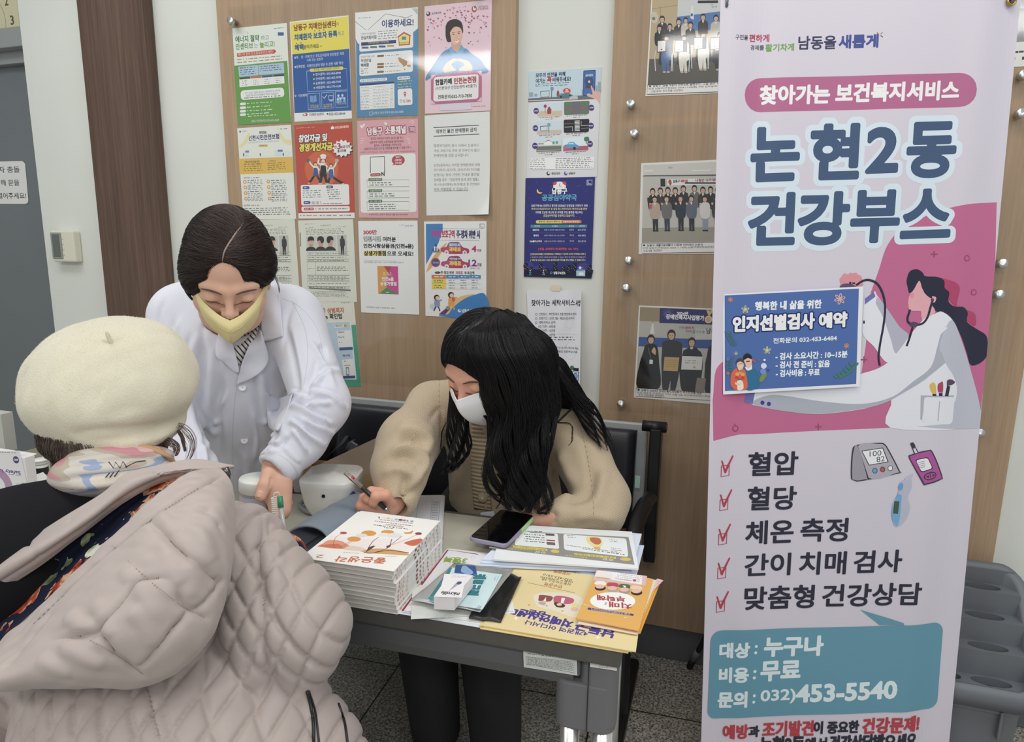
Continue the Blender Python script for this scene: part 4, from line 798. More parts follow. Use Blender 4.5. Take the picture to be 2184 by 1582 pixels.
s.poly([(448,660),(508,658),(506,698),(448,696)],'9fc4d8').poly([(446,662),(456,650),(502,650),(510,660)],'4f7fc0').rect(466,672,496,690,'e4eef2').el(474,642,9,9,'e4e4ec').el(490,640,6,5,'c84a3c').el(286,673,8,8,'4f9ac0').el(286,673,4,4,'1f2344').t('남동구보건소',302,674,378,676,18,'e6e8f0',.07)
s.build('poster','dark blue night pharmacy poster with a moon and skyline on the white pillar','poster',GW)
def droop(X):
    X=X.copy();k=X[:,0]-.3*X[:,1];q=np.array(DROOPK);d=np.clip(q+.02,0,1);X[:,2] += np.interp(k,q,1.7*d**2+.004*np.sin((q+.02)*60)*(q > -.02));X[:,0] -= np.interp(k,q,.04*d);return X
DROOPK=list(np.linspace(-.04,.16,15))
s=Sheet([(125,794),(475,786),(524,1406),(162,1400)],'dbdbe2',V4,lambda x,y: onY(x,y,WALL-.006))
s.t('찾아가는 세탁서비스',156,866,438,864,38,'2f3038',.05).t('사업',444,866,474,868,38,'2f3038',.05)
s.el(412,998,26,28,'c6c6ce').el(412,998,24,26,'dbdbe2').el(432,1168,44,60,'cdcdd6').el(432,1168,40,56,'dbdbe2').rect(330,1060,472,1066,'cdcdd6')
for i in range(10): a=i*.628;s.line([(412+32*math.cos(a),998+34*math.sin(a)),(412+42*math.cos(a),998+44*math.sin(a))],2,'c6c6ce')
for i,(tx,b) in enumerate((('신청장소 : 주민등록상 관할 행정복지센터',452),('신청기간 : 25년 2월~ 예산소진시까지',442),('세탁서비스 금액',314),('1인 가구 : 10만원',316),('2인 가구 : 13만원',316),('3인 가구 : 15만원',318))):
    y=936+26.5*i;s.t(tx,206,y,b,y-1,18,'3a3a44',.03)
    if i < 3: s.el(190,y+1,7,8,'3a3a44').el(190,y+1,4.5,5.5,'dbdbe2')
s.g(206,1084,440,1082,9,'4a4a54').g(206,1098,466,1098,9,'4a4a54').t('지원대상자',214,1122,284,1122,17,'3a3a44',.03).t('기초수급자(필수) 중 1)~3) 어느하나에 해당',216,1148,488,1154,18,'3a3a44',.03).t('1) 노인 2)심한장애인 3)한부모가족',222,1174,482,1178,18,'3a3a44',.03).t('담당 : 행정복지팀',230,1224,364,1226,18,'3a3a44',.03).g(330,1328,422,1330,9,'4a4a54')
s.el(452,1278,16,15,'2f7a50').rect(462,1276,504,1296,'26262c').rect(456,1300,508,1366,'26262c').rect(461,1304,503,1362,'eeeef0').el(483,1328,18,22,'3f78b4').el(483,1328,11,14,'7ab0dc').rect(440,1326,478,1366,'26262c').line([(452,1290),(454,1326)],4,'26262c')
for i,c in enumerate(('e0c848','3a8a58','c04a90','3a8a58')): s.rect(442,1330+9*i,476,1336+9*i,c)
s.build('notice_sheet','white laundry service sheet drooping off the pillar behind the seated woman','notice',GW,droop,cuts=[((q,0,0),(1,-.3,0)) for q in DROOPK])
c=onY(1185,616,WALL-.007);link('tape_strip',box((c[0]-.014,c[1]-.0006,c[2]-.006),(c[0]+.014,c[1],c[2]+.012)),mat('masking_tape','d8cdb4',.6),label='strip of masking tape holding the top of the laundry service sheet',cat='tape')

# ------------------------------------------------------------------ event photographs on the right board
def fig(s,x,y,k,c='26282c',hair='1f1c1e',legs=None,fist=False,seated=False,paper=None,face='d3a88e',neck=None):
    """small photographed person; (x, y) is the chin"""
    w_=30*k
    if legs: s.poly([(x-18*k,y+95*k),(x+18*k,y+95*k),(x+16*k,y+185*k),(x+3*k,y+185*k),(x,y+130*k),(x-3*k,y+185*k),(x-16*k,y+185*k)],legs)
    s.el(x-9*k,y+189*k,10*k,5*k,'1c1c1e') if legs else 0;s.el(x+9*k,y+189*k,10*k,5*k,'1c1c1e') if legs else 0
    s.blob([(x-10*k,y+4*k),(x+10*k,y+4*k),(x+w_,y+18*k),(x+w_+4*k,y+70*k),(x+22*k,y+108*k),(x-22*k,y+108*k),(x-w_-4*k,y+70*k),(x-w_,y+18*k)],c)
    s.rect(x-6*k,y-8*k,x+6*k,y+9*k,face);s.poly([(x-8*k,y+6*k),(x+8*k,y+6*k),(x,y+26*k)],neck or 'd8d4ce')
    s.el(x,y-17*k,18*k,23*k,hair);s.el(x,y-13*k,13*k,17*k,face);s.blob([(x-15*k,y-18*k),(x-10*k,y-32*k),(x+10*k,y-33*k),(x+15*k,y-18*k),(x+8*k,y-25*k),(x-8*k,y-25*k)],hair)
    for q in (-5,5): s.el(x+q*k,y-15*k,2.2*k,1.3*k,'2c2422',8)
    s.line([(x-4*k,y-5*k),(x+4*k,y-5*k)],1.8*k,'a0584c')
    if fist: s.line([(x-w_,y+50*k),(x-30*k,y+24*k)],13*k,c).el(x-30*k,y+16*k,7*k,8*k,face)
    if paper: s.poly([(x-34*k,y+40*k),(x+34*k,y+38*k),(x+33*k,y+96*k),(x-33*k,y+98*k)],'26303c').poly([(x-31*k,y+43*k),(x+8*k,y+42*k),(x+8*k,y+94*k),(x-31*k,y+95*k)],paper)
GPH='event photographs on the right notice board'
SZ=(.40,.31)
s=Sheet([(1176,-170),(1816,-214),(1756,738),(1115,780)],'e2e0dc',V3,lambda x,y: onY(x,y,0))
s.poly([(1182,-150),(1790,-190),(1744,660),(1134,690)],'b9a47e').poly([(1390,-150),(1790,-190),(1770,130),(1376,160)],'c8cacb').line([(1240,44),(1240,150)],3,'8a7350').line([(1170,62),(1376,36)],3,'8a7350').poly([(1374,128),(1770,80),(1766,230),(1370,250)],'4676b4').rect(1540,0,1700,22,'1f1f22').poly([(1150,470),(1750,440),(1744,660),(1134,690)],'5a554f').blob([(1484,140),(1488,60),(1500,40),(1510,150)],'d9dad8').el(1494,112,9,13,'3a4a88').el(1190,130,32,48,'c4bda8').el(1185,140,14,14,'6a7a6c').t('구민',1638,36,1660,34,18,'5a5c60').t('경제',1648,52,1690,50,16,'5a8a60')
for a in ((1255,166,1.25,'34363c'),(1390,186,1.2,'2c2c30'),(1446,174,1.1,'c0b8ac'),(1584,150,1.2,'2f2a2a'),(1685,160,1.2,'b8b0a4')): fig(s,*a)
for a in ((1232,238,1.15,'1f1f22'),(1318,222,1.1,'26262a'),(1484,214,1.25,'242428')): fig(s,*a)
for x,c,l in ((1290,'3d5a86','42669a'),(1434,'c9c3b8','d6d0c4'),(1588,'d8d6d2','d9d6cf'),(1720,'d0ccc6','2c2c30')):
    y=320 if x < 1500 else 296;s.blob([(x-56,y+90),(x-50,y+40),(x-40,y+20),(x+40,y+20),(x+56,y+90),(x+60,y+190),(x-64,y+190)],'2a2b2f');fig(s,x,y,1.2,c)
    s.blob([(x-42,y+104),(x+42,y+104),(x+44,y+150),(x+22,y+170),(x+26,y+250),(x+4,y+252),(x,y+180),(x-8,y+252),(x-30,y+250),(x-44,y+150)],l).el(x-16,y+256,14,9,'b8a0a0').el(x+16,y+256,14,9,'b8a0a0').poly([(x-74,y-2),(x+26,y-8),(x+24,y+88),(x-76,y+96)],'1e2430').poly([(x-70,y+4),(x-8,y),(x-10,y+84),(x-72,y+90)],'e2e0da').poly([(x-4,y),(x+22,y-2),(x+20,y+82),(x-6,y+84)],'34466a').el(x-40,y+72,6,6,'3a3c48')
    s.line([(x-86,y+80),(x-96,y+130),(x-90,y+250)],7,'c9ccd0').line([(x+46,y+110),(x+40,y+250)],7,'c9ccd0')
s.poly([(1134,688),(1750,650),(1746,728),(1130,764)],'e2e0dc').loop([(1134,688),(1750,650),(1746,728),(1130,764)],3,'2c2c34').rect(1148,690,1162,704,'2a2c50').t("남동구, '남동 어린이 안전노트 실천수기 · 그림 공모' 시상",1180,694,1740,660,20,'2f3258',.06).t('인천 남동구(구청장)는 2024.11.04(월) 구청 집무실에서',1142,720,1720,684,18,'3a3c48',.03).t("그림 공모' 우수작을 시상했다",1160,740,1430,724,18,'3a3c48',.03)
s.build('event_photo','group photograph of people with award frames, topmost on the right board','photo',GPH)
s=Sheet([(884,-36),(1404,-62),(1366,552),(848,553)],'e2e0dc',V4,lambda x,y: onY(x,y,0))
s.poly([(896,-24),(1388,-48),(1354,472),(872,478)],'bdbbb4').poly([(896,-24),(1388,-48),(1386,30),(892,48)],'c9c8c2').line([(892,46),(1386,40)],5,'3a3a3c').poly([(900,40),(1384,34),(1384,40),(900,48)],'5a5a58').el(1070,-8,16,6,'a8a8a2').poly([(900,10),(960,8),(958,14),(900,16)],'eeeeea').poly([(1210,8),(1330,2),(1330,8),(1210,13)],'eeeeea')
s.poly([(1050,64),(1380,58),(1380,98),(1048,104)],'dfdddb').blob([(1054,84),(1062,66),(1072,72),(1076,92),(1064,104)],'b03a3c').t('남동구',1086,78,1128,76,20,'2f3250',.08).t('새활이음',1132,76,1180,75,18,'b83a3c',.08).t('나침반 아카데미',1230,72,1372,68,20,'8a3048',.08).rect(1160,84,1380,94,'2c3048').rect(1004,62,1034,112,'26262a').poly([(876,380),(1360,374),(1354,472),(872,478)],'9d978a')
for x,y,c in ((952,160,'1f1f22'),(1002,156,'3a3430'),(1050,152,'2c2a2a'),(1098,154,'202024'),(1150,142,'2a2a30'),(1222,140,'6a675f'),(1276,150,'34363c'),(1326,148,'2a282a'),(1372,150,'3c3a3e')): fig(s,x,y,.98,c,fist=x < 1160)
for x,y,c,l in ((964,210,'b8a090','26262a'),(1040,208,'6c6a6a','34384a'),(1130,206,'2a3040','24262c'),(1200,206,'5a6478','202226'),(1288,208,'d2d0cc','8a94a8'),(1366,206,'3a3a42','202226')): fig(s,x,y,1.,c,legs=l,fist=True)
s.blob([(930,230),(944,228),(944,252),(928,252)],'c04a58')
s.poly([(872,482),(1352,476),(1352,542),(870,546)],'e2e0dc').loop([(872,482),(1352,476),(1352,540),(870,546)],2.5,'2c2c34').rect(880,489,893,500,'2a2c50').t('남동구 새활이&재활이 나침반 아카데미 수료식',906,495,1268,490,16,'2f3258',.06).t('인천 남동구(구청장)는 2024.11.14(목) 남동구평생학습관에서',880,514,1350,507,15,'3a3c48',.03).t('수료식을 개최했다',880,531,1004,528,15,'3a3c48',.03)
s.build('event_photo','photograph of two rows of people raising fists, middle of the right board','photo',GPH)
s=Sheet([(858,888),(1398,906),(1378,1532),(828,1480)],'e2e0dc',V4,lambda x,y: onY(x,y,0))
s.poly([(866,898),(1390,914),(1372,1458),(842,1418)],'b9b7b0').poly([(866,898),(1000,902),(994,988),(862,984)],'9a8a70').poly([(990,902),(1390,914),(1388,1006),(988,996)],'262a6c').t('2024년',1098,936,1168,937,24,'e8eaf2',.09).t('장애인복지사업평가',1030,956,1272,964,30,'e8eaf2',.1).poly([(1284,914),(1304,914),(1310,940),(1300,950)],'d8bc60').poly([(1312,914),(1330,915),(1306,950),(1298,940)],'d8bc60').el(1300,972,24,24,'e0c890').el(1300,972,16,16,'d0a888').t('보',1336,948,1372,950,30,'e8eaf2',.1)
for i in range(14): a=i*.449;s.line([(1040+8*math.cos(a),938+8*math.sin(a)),(1040+34*math.cos(a),938+32*math.sin(a))],1.8,'8a90d0')
s.poly([(860,1084),(1386,1102),(1384,1160),(856,1144)],'34549c').poly([(1220,1030),(1386,1040),(1386,1100),(1216,1100)],'c5c6c4').t('구민을',1112,1022,1148,1024,14,'5a5c60').t('편하게',1152,1026,1208,1026,18,'b0485a',.06).t('경제를',1156,1046,1194,1048,14,'5a5c60').t('활기차게',1200,1050,1276,1052,20,'6a9a7c',.06).t('남동',1290,1044,1350,1046,34,'44465c',.06).blob([(930,1064),(940,1010),(948,990),(956,1064)],'dcdcda').el(946,990,4,8,'b09060')
fig(s,936,1122,1.35,'202126',legs=None);s.blob([(900,1140),(972,1140),(990,1250),(994,1416),(850,1412),(868,1240)],'1e1f23').line([(918,1150),(938,1230)],2,'8a8c94').poly([(928,1230),(950,1231),(949,1258),(927,1257)],'dfe0e2').blob([(940,1180),(956,1150),(968,1170),(964,1200)],'d3a88e')
fig(s,1066,1096,1.5,'3c424c');s.blob([(1010,1116),(1124,1116),(1136,1200),(1120,1330),(1096,1440),(1068,1438),(1066,1370),(1048,1436),(1016,1432),(1004,1230)],'2f333b').poly([(1024,1212),(1120,1216),(1112,1306),(1018,1302)],'c4a468')
for i in range(4): s.line([(1034,1232+14*i),(1108,1235+14*i)],2,'8c7040')
fig(s,1198,1140,1.4,'2a2b31',hair='2c2624');s.blob([(1146,1170),(1248,1170),(1274,1250),(1262,1400),(1246,1452),(1150,1446),(1124,1320),(1130,1230)],'26272c').poly([(1138,1206),(1272,1210),(1268,1298),(1134,1294)],'dddcd8').el(1220,1280,7,7,'b09a70').g(1160,1236,1240,1238,8,'8a8a86',2,0,14)
fig(s,1352,1130,1.5,'24262c');s.blob([(1310,1150),(1390,1150),(1386,1456),(1300,1450),(1290,1250)],'24262c').poly([(1240,1350),(1300,1354),(1290,1452),(1228,1448)],'8a8074')
s.poly([(844,1416),(1374,1456),(1374,1508),(840,1470)],'e2e0dc').loop([(844,1416),(1374,1456),(1374,1506),(840,1470)],2.5,'2c2c34').rect(852,1422,866,1434,'2a2c50').t('남동구, 2024년 장애인복지사업평가 우수지자체 선정',878,1431,1272,1455,16,'2f3258',.06).t('인천 남동구(구청장)는 지난 12월 5일 보건복지부에서 주관하는',850,1447,1370,1480,15,'3a3c48',.03).t("'우수' 지자체로 선정됐다.",856,1461,1030,1472,15,'3a3c48',.03)
s.build('event_photo','photograph of four people with certificates, lowest on the right board','photo',GPH)
# edge of another photograph right of the banner
a,b=.6,.72;s=Sheet([(0,0),(100,0),(100,160),(0,160)],'e2e0dc',(0,0,1),lambda x,y: np.array([.5+x*.0022,0.,1.98-y*.0018]))
s.rect(5,6,95,130,'c9cdd0').rect(5,90,95,130,'8a8c8c').el(70,50,12,16,'9aa0a8').g(10,142,88,142,5,'3a3c48',2,0,8)
s.build('event_photo','pale photograph cut off at the edge of the picture, right of the banner','photo',GPH)

# ------------------------------------------------------------------ doorway: sign, clock; thermostat
PD=lambda x,y: onY(x,y,.1185)
s=Sheet([(-90,345),(50,345),(62,433),(-78,436)],'6e7478',(0,0,1),PD)
s.quad((-90,345),(52,345),(62,433),(-78,436),'d8d8d6',8).t('보행자 충돌',-28,362,42,362,13,'3f4044',.03).t('예방을 위해 문을',-48,390,42,389,13,'3f4044',.03).t('천천히 열어주세요!',-40,418,56,416,13,'3f4044',.03)
s.build('door_sign','white door sign about opening slowly, stuck on the grey door','sign')
ck=empty('wall_clock',(-2.86,.14,2.12),label='square cream-faced clock above the grey doorway',cat='clock')
wlink('case',box((-3.05,.14,1.95),(-2.545,.17,2.42),.006),mat('clock_case','6c7072',.4),ck)
s=Sheet([(0,0),(200,0),(200,200),(0,200)],'cfc8a2',(0,0,1),lambda x,y: np.array([-2.86+(x-100)*.0018,.139,2.115-(y-100)*.0018]))
s.el(100,100,60,60,'6a6858',40).el(100,100,59,59,'cfc8a2',40)
for i in range(1,13): a=R(30*i);x,y=100+79*math.sin(a),100-79*math.cos(a);s.t(str(i),x-(5 if i < 10 else 9),y,x+(5 if i < 10 else 9),y,18,'55523f',.06)
s.line([(100,100),(62,128)],4,'2c2c28').line([(100,100),(88,30)],3,'2c2c28');s.build('dial',None,None,part=True,parent=ck)
th=empty('thermostat',(-2.395,.03,1.245),label='cream thermostat controller with a grey display on the white wall',cat='thermostat')
wlink('housing',box((-2.46,-.002,1.186),(-2.345,.03,1.304),.006),mat('cream_plastic','d3d0c0',.45),th)
wlink('bezel',box((-2.458,-.0045,1.198),(-2.405,-.001,1.296),.003),mat('grey_bezel','8b8e8c',.4),th)
wlink('display',box((-2.45,-.0055,1.205),(-2.414,-.004,1.29),.001),mat('lcd','5d625e',.2),th)
for i in range(4): wlink('button',box((-2.402,-.0045,1.212+.02*i),(-2.396,-.001,1.225+.02*i),.001),mat('cream_plastic','d3d0c0',.45),th)

# ------------------------------------------------------------------ roll-up style banner on an X stand
BC=np.array([.28117,-.37363,.91287]);BU=np.array([.942995,.330395,.04]);BV=np.array([-.043015,.001816,.999073]);BN=np.cross(BU,BV)
def onB(x,y,off=0.):
    d=ray(x,y);t=((BC+BN*off-EYE)@BN)/(d@BN);return EYE+t*d
def pix(X):
    d=np.asarray(X)-EYE;z=d@_f;return (1092+CF*(d@_r)/z,791-CF*(d@_u)/z)
def _look(s,view):
    o=s.view;s.H=s.H@np.array([[o[2]/view[2],0,(view[0]-o[0])*o[2]],[0,o[2]/view[2],(view[1]-o[1])*o[2]],[0,0,1]]);s.view=view;return s
Sheet.look=_look
bn=empty('banner_stand',(.3,-.33,0),label='tall pink and lilac health booth banner hung on a black stand',cat='banner')
s=Sheet([pix(BC+BU*a+BV*b) for a,b in ((-.3,.84),(.3,.84),(.3,-.895),(-.3,-.895))],'ccc5d1',plane=onB,th=.0012)
VA,VB,VC=(1500,0,2.93),(1500,520,3.193),(1460,900,2.319)
# pink ground of the illustration
PK='c0608c'
s.look(VB)
ar=catmull([(1075,880),(1110,640),(1120,400),(1150,300),(1195,170),(1245,20),(1330,-90),(1450,-160),(1620,-230),(1800,-270),(2010,-285)],40)
s.poly([tuple(q) for q in ar]+[(1998,100),(1960,600),(1900,1100),(1890,1220),(1270,1250),(700,1278),(250,1300),(60,1335),(55,1060)]+[tuple(q) for q in catmull([(60,1010),(70,880),(100,820),(150,790),(220,785),(400,830),(700,900)],14)],PK)
s.look(VA)
# title
s.t('구민을',192,240,276,238,32,'3a3a50',.05).t('편하게',286,240,414,236,46,'b03a58',.08).t('경제를',294,298,382,296,32,'3a3a50',.05).t('활기차게',392,298,566,294,46,'6a9a4c',.08).t('남동을',596,268,832,262,82,'35375c',.06).t('새롭게',852,260,1092,254,80,'3a4c94',.1)
for a,b,c in (((1086,202),(1096,214),'c04a4c'),((1120,200),(1108,214),'8a8a3c'),((1122,232),(1108,222),'35375c'),((1092,226),(1099,219),'5a8a4c')): s.line([a,b],5,c)
s.quad((256,489),(1700,455),(1700,668),(256,702),'b4608a',104)
s.t('찾아가는',360,594,790,586,112,'e8e4ec',.1).t('보건복지서비스',834,582,1590,564,112,'e8e4ec',.1)
NV='3d5578';HL='ccdbe8'
T_=(('논',304,968,598,958,330),('현',676,952,974,944,338),('2',1024,942,1214,936,276),('동',1274,942,1568,934,336),('건',288,1372,572,1366,318),('강',598,1368,908,1362,322),('부',928,1356,1220,1350,318),('스',1238,1340,1540,1330,298))
for q in T_: 
    V_,F_,E_=glyphs(q[0]);s.t(*q,HL,0,(HL,.27,1))
for q in T_:
    c,x0,y0,x1,y1,h=q;g=7;s.t(c,x0+g,y0,x1-g,y1,h-2*g,NV,.095 if c != '2' else .11)
s.look(VB)
# marks on the pink
for x,y in ((1568,70),(1092,788),(785,1246)): s.line([(x-22,y),(x+22,y)],8,'9c3f66').line([(x,y-22),(x,y+22)],8,'9c3f66')
for x,y in ((1792,98),(1848,330),(220,1258)): s.el(x,y,22,22,'9c3f66').el(x,y,14,14,PK)
s.line([(212,1226),(222,1236)],6,'9c3f66').blob([(1560,230),(1680,250),(1740,300),(1720,420),(1800,450),(1860,480),(1850,560),(1700,420),(1600,300)],'b03a66')
# doctor
WH,GS,SKN,HR,ST='dcdce4','a7abb8','e0a0aa','26263c','2c2940'
s.blob([(1380,260),(1400,190),(1450,172),(1490,195),(1510,220),(1590,225),(1632,250),(1636,300),(1665,330),(1660,390),(1700,425),(1770,430),(1804,470),(1800,530),(1870,580),(1930,620),(1944,680),(1940,760),(1890,815),(1830,825),(1800,740),(1760,640),(1700,540),(1600,470),(1560,440),(1545,370),(1480,300),(1430,320),(1395,330)],HR)
s.blob([(1390,400),(1400,350),(1430,310),(1468,250),(1490,310),(1540,365),(1556,355),(1580,365),(1572,395),(1550,410),(1572,465),(1500,530),(1480,490),(1476,458),(1420,455),(1395,440)],SKN)
s.blob([(1470,250),(1490,230),(1540,300),(1552,370),(1500,330)],HR)
s.el(1416,350,14,22,'d68e9c')
s.blob([(935,270),(930,240),(945,220),(960,200),(985,208),(1000,196),(1020,200),(1040,196),(1055,210),(1072,218),(1084,250),(1080,290),(1000,310),(940,300)],'d78a94').blob([(930,292),(950,274),(990,270),(1030,282),(1040,300),(935,312)],'5a4a70').rect(994,258,1008,276,ST).rect(1014,262,1034,274,ST)
s.blob([(1090,400),(1160,325),(1180,350),(1240,430),(1330,560),(1395,630),(1310,745),(1245,805),(1160,700),(1080,600)],WH).blob([(1180,360),(1240,430),(1330,560),(1395,630),(1310,745),(1270,640),(1220,500),(1170,400)],'b0aec0').poly([(1100,372),(1158,324),(1170,358),(1096,414)],'6a6cb0')
s.blob([(1580,470),(1620,462),(1690,520),(1760,660),(1830,860),(1890,1110),(1876,1225),(1878,1256),(1270,1250),(1280,1060),(1100,1120),(800,1158),(560,1140),(340,1096),(300,1060),(350,1000),(700,960),(1000,900),(1200,840),(1310,745),(1420,600),(1500,510)],WH)
s.blob([(1655,570),(1610,610),(1585,700),(1540,840),(1420,940),(1280,1040),(1080,1088),(820,1074),(520,1030),(400,1042),(340,1092),(560,1140),(800,1156),(1100,1118),(1284,1058),(1480,940),(1640,810),(1600,700)],GS)
s.poly([(1275,1062),(1480,944),(1640,806),(1600,1000),(1500,1240),(1270,1250)],WH).blob([(1640,810),(1700,900),(1728,980),(1722,1050),(1700,1100),(1690,1180),(1668,1218),(1500,1236),(1480,1243),(1878,1256),(1890,1110),(1830,860),(1760,660),(1690,520),(1640,570),(1600,700)],'b6b8c6')
s.poly([(1580,565),(1656,568),(1600,620)],WH).poly([(294,1012),(352,1010),(336,1092),(280,1078)],'6a6cb0').el(402,1081,14,15,'3a3a8c').el(446,1089,14,15,'3a3a8c')
for a in ([(1040,282),(1085,252),(1130,246),(1185,275),(1222,350),(1234,440),(1222,560),(1200,680),(1190,770),(1198,828)],[(1556,385),(1540,440),(1522,500),(1490,540),(1440,552),(1400,540),(1386,510),(1404,446)],[(1424,560),(1400,640),(1380,696)]): s.line(a,15,ST,True)
s.el(1430,548,32,18,'56405c').el(1555,380,11,11,'56405c')
s.quad((1478,1034),(1712,1040),(1692,1224),(1504,1222),'c3c5d2',30).quad((1496,1040),(1712,1042),(1696,1228),(1496,1220),WH,30).poly([(1476,1030),(1500,1038),(1484,1200),(1504,1222),(1472,1190)],GS).rect(1476,1030,1706,1041,GS).line([(1600,1068),(1588,1202)],7,GS)
s.poly([(1552,1015),(1576,1015),(1578,1032),(1552,1032)],ST).blob([(1540,1000),(1534,960),(1556,940),(1572,958),(1576,1014),(1552,1016)],'d8b03c').poly([(1594,1012),(1620,1012),(1620,1032),(1594,1032)],ST).blob([(1590,1008),(1586,960),(1604,940),(1622,940),(1620,1010)],'b03a5c').poly([(1652,962),(1676,968),(1662,1036),(1636,1032)],ST).blob([(1650,930),(1680,920),(1712,940),(1690,958),(1650,962)],'56405c')
s.el(1092,532,6,12,ST)
# lower half
s.look(VC)
for i,(x,y) in enumerate(((200,216),(194,384),(188,554),(184,722),(178,888))):
    s.loop([(x-20,y-2),(x+22,y-4),(x+20,y+48),(x-22,y+51)],4.5,'b03a54').poly([(x-22,y-28),(x-14,y-28),(x,y+16),(x+38,y-52),(x+44,y-48),(x+4,y+36),(x-4,y+34)],'b83448')
DK='2c2c3e'
for a in (('혈압',318,208,560,202,112),('혈당',314,378,552,374,112),('체온',304,548,538,540,112),('측정',578,536,804,530,110),('간이',300,708,524,702,106),('치매',572,700,796,694,108),('검사',838,690,1070,684,106),('맞춤형',298,872,640,862,110),('건강상담',684,858,1164,844,106)): s.t(*a,DK,.055)
# three little instruments
OUT='3a3844'
s.blob([(822,282),(826,150),(850,112),(960,100),(988,108),(1010,140),(1062,240),(1056,252),(850,293)],OUT).blob([(828,282),(832,154),(854,118),(900,272),(894,280),(850,287)],'9a949e').blob([(856,118),(958,106),(984,113),(1004,142),(1055,240),(1050,248),(908,274)],'aba5b0').poly([(872,140),(978,124),(1006,196),(908,213)],OUT).poly([(877,143),(975,128),(1000,193),(911,209)],'e2e4ec').t('100',912,156,970,150,26,'4a4a58').t('82',946,184,986,178,26,'4a4a58')
for x,y,c in ((938,238,'5a9ac8'),(976,232,'b84a54'),(1014,226,'ececf0')): s.el(x,y,13,14,OUT).el(x,y,10,11,c)
s.blob([(1108,180),(1120,158),(1196,136),(1222,148),(1272,264),(1262,284),(1190,305),(1170,298)],OUT).blob([(1115,182),(1124,163),(1195,142),(1217,152),(1265,264),(1257,279),(1190,298),(1175,292)],'b04a98').poly([(1112,104),(1128,98),(1154,150),(1134,158)],OUT).poly([(1117,108),(1127,104),(1148,150),(1137,153)],'d0ccd8').blob([(1114,108),(1122,99),(1136,110),(1134,128),(1122,126)],OUT).quad((1136,184),(1196,168),(1224,226),(1164,248),OUT,10).quad((1140,187),(1194,173),(1218,224),(1166,242),'e2dfe8',10).el(1208,263,33,19,OUT,rot=-.3).el(1208,263,27,14,'b04a98',rot=-.3).line([(1206,250),(1212,276)],4,OUT).poly([(1186,268),(1200,258),(1202,272)],OUT).poly([(1218,254),(1232,256),(1220,268)],OUT)
for i in range(4): s.line([(1150+i,198+9*i),(1180+i,190+9*i)],2,'5a5866')
s.blob([(1086,278),(1110,262),(1128,254),(1118,276),(1120,300),(1090,300)],'b8b8c8').blob([(1052,352),(1056,310),(1072,290),(1112,282),(1118,320),(1100,370),(1110,420),(1090,480),(1048,515),(1030,500),(1024,460),(1026,400)],'b2b4c6').blob([(1052,350),(1022,430),(1024,480),(1046,512),(1060,480),(1068,400),(1070,360)],'6aa4d4').el(1066,318,12,20,'5a9ad0',rot=.25).poly([(1034,388),(1060,390),(1052,452),(1027,450)],'3d5a40')
# teal box
TL='5a94aa'
s.quad((128,1034),(1286,993),(1252,1420),(110,1468),TL,46).poly([(962,1000),(866,924),(1080,990),(1080,1000)],TL)
s.t('대상',176,1132,320,1126,70,'d6e2ec',.1).t(':',348,1124,358,1124,42,'d6e2ec',.1).t('누구나',398,1112,682,1104,92,'d6e2ec',.1).t('비용',174,1254,314,1248,70,'d6e2ec',.1).t(':',340,1248,352,1248,42,'d6e2ec',.1).t('무료',380,1234,570,1226,92,'d6e2ec',.1).t('문의',168,1376,306,1370,74,'d6e2ec',.1).t(':',338,1368,348,1368,42,'d6e2ec',.1).t('032)',378,1362,548,1354,68,'d6e2ec',.06).t('453-5540',556,1344,1042,1318,82,'d6e2ec',.11)
s.t('예방',192,1534,314,1528,66,'b83440',.085).t('과',318,1530,368,1528,52,DK,.1).t('조기발견',388,1522,636,1512,72,'b83440',.085).t('이 중요한',640,1510,858,1502,58,DK,.1).t('건강문제!',880,1500,1160,1488,74,'b83440',.085)
s.t('논현2동',376,1596,590,1590,74,DK,.1).t('에서',598,1590,700,1586,56,DK,.1).t('건강상담받으세요',718,1584,1144,1570,70,DK,.1)
UX=np.linspace(-.31,.31,61);UZ=.005*np.exp(-((UX+.30)/.03)**2)*1.4-.004*np.exp(-((UX+.235)/.03)**2)+.005*np.exp(-((UX-.2)/.035)**2)-.003*np.exp(-((UX-.27)/.03)**2)+.0018*np.sin(UX*18)
SKEW=.03
def ripple(X):
    X=X.copy();X[:,2] += np.interp(X[:,0]-SKEW*X[:,1],UX,UZ);return X
M_banner=attr_mat('banner_film',.36,.4)
s.build('banner_sheet',None,None,deform=ripple,m=M_banner,part=True,clip=True,parent=bn,cuts=[((u,0,0),(1,-SKEW,0)) for u in UX[1:-1]])
M_brass=mat('brass','b59a56',.3,.9)
def ring(c,n,r0,r1,nn=24,mm=8):
    F_=frame_at(c,n);P_=[F_ @ Vector((r0*math.cos(a),r0*math.sin(a),0)) for a in np.linspace(0,2*math.pi,nn+1)]
    return tube(P_,r1,mm)
for x,y in ((1548,13),(2158,1)):
    c=onB(x,y,.003);wlink('eyelet',ring(c,BN,.0078,.0024),M_brass,bn,True)
    wlink('eyelet_shade',lathe([(0,0),(.006,0),(.006,.001),(0,.001)],16,frame_at(c-BN*.001,BN)),M_black,bn)  # solid black disc paints the darkness of the eyelet opening
    wlink('hook',tube(catmull([c+BV*.02-BN*.012,c+BV*.012+BN*.004,c+BN*.006,c-BV*.004-BN*.003,c-BN*.012],14),.003,8),mat('grey_plastic','6a6e70',.4),bn,True)
hub=BC+BV*-.05-BN*.1;ft=onZ(1469,1424,.0)
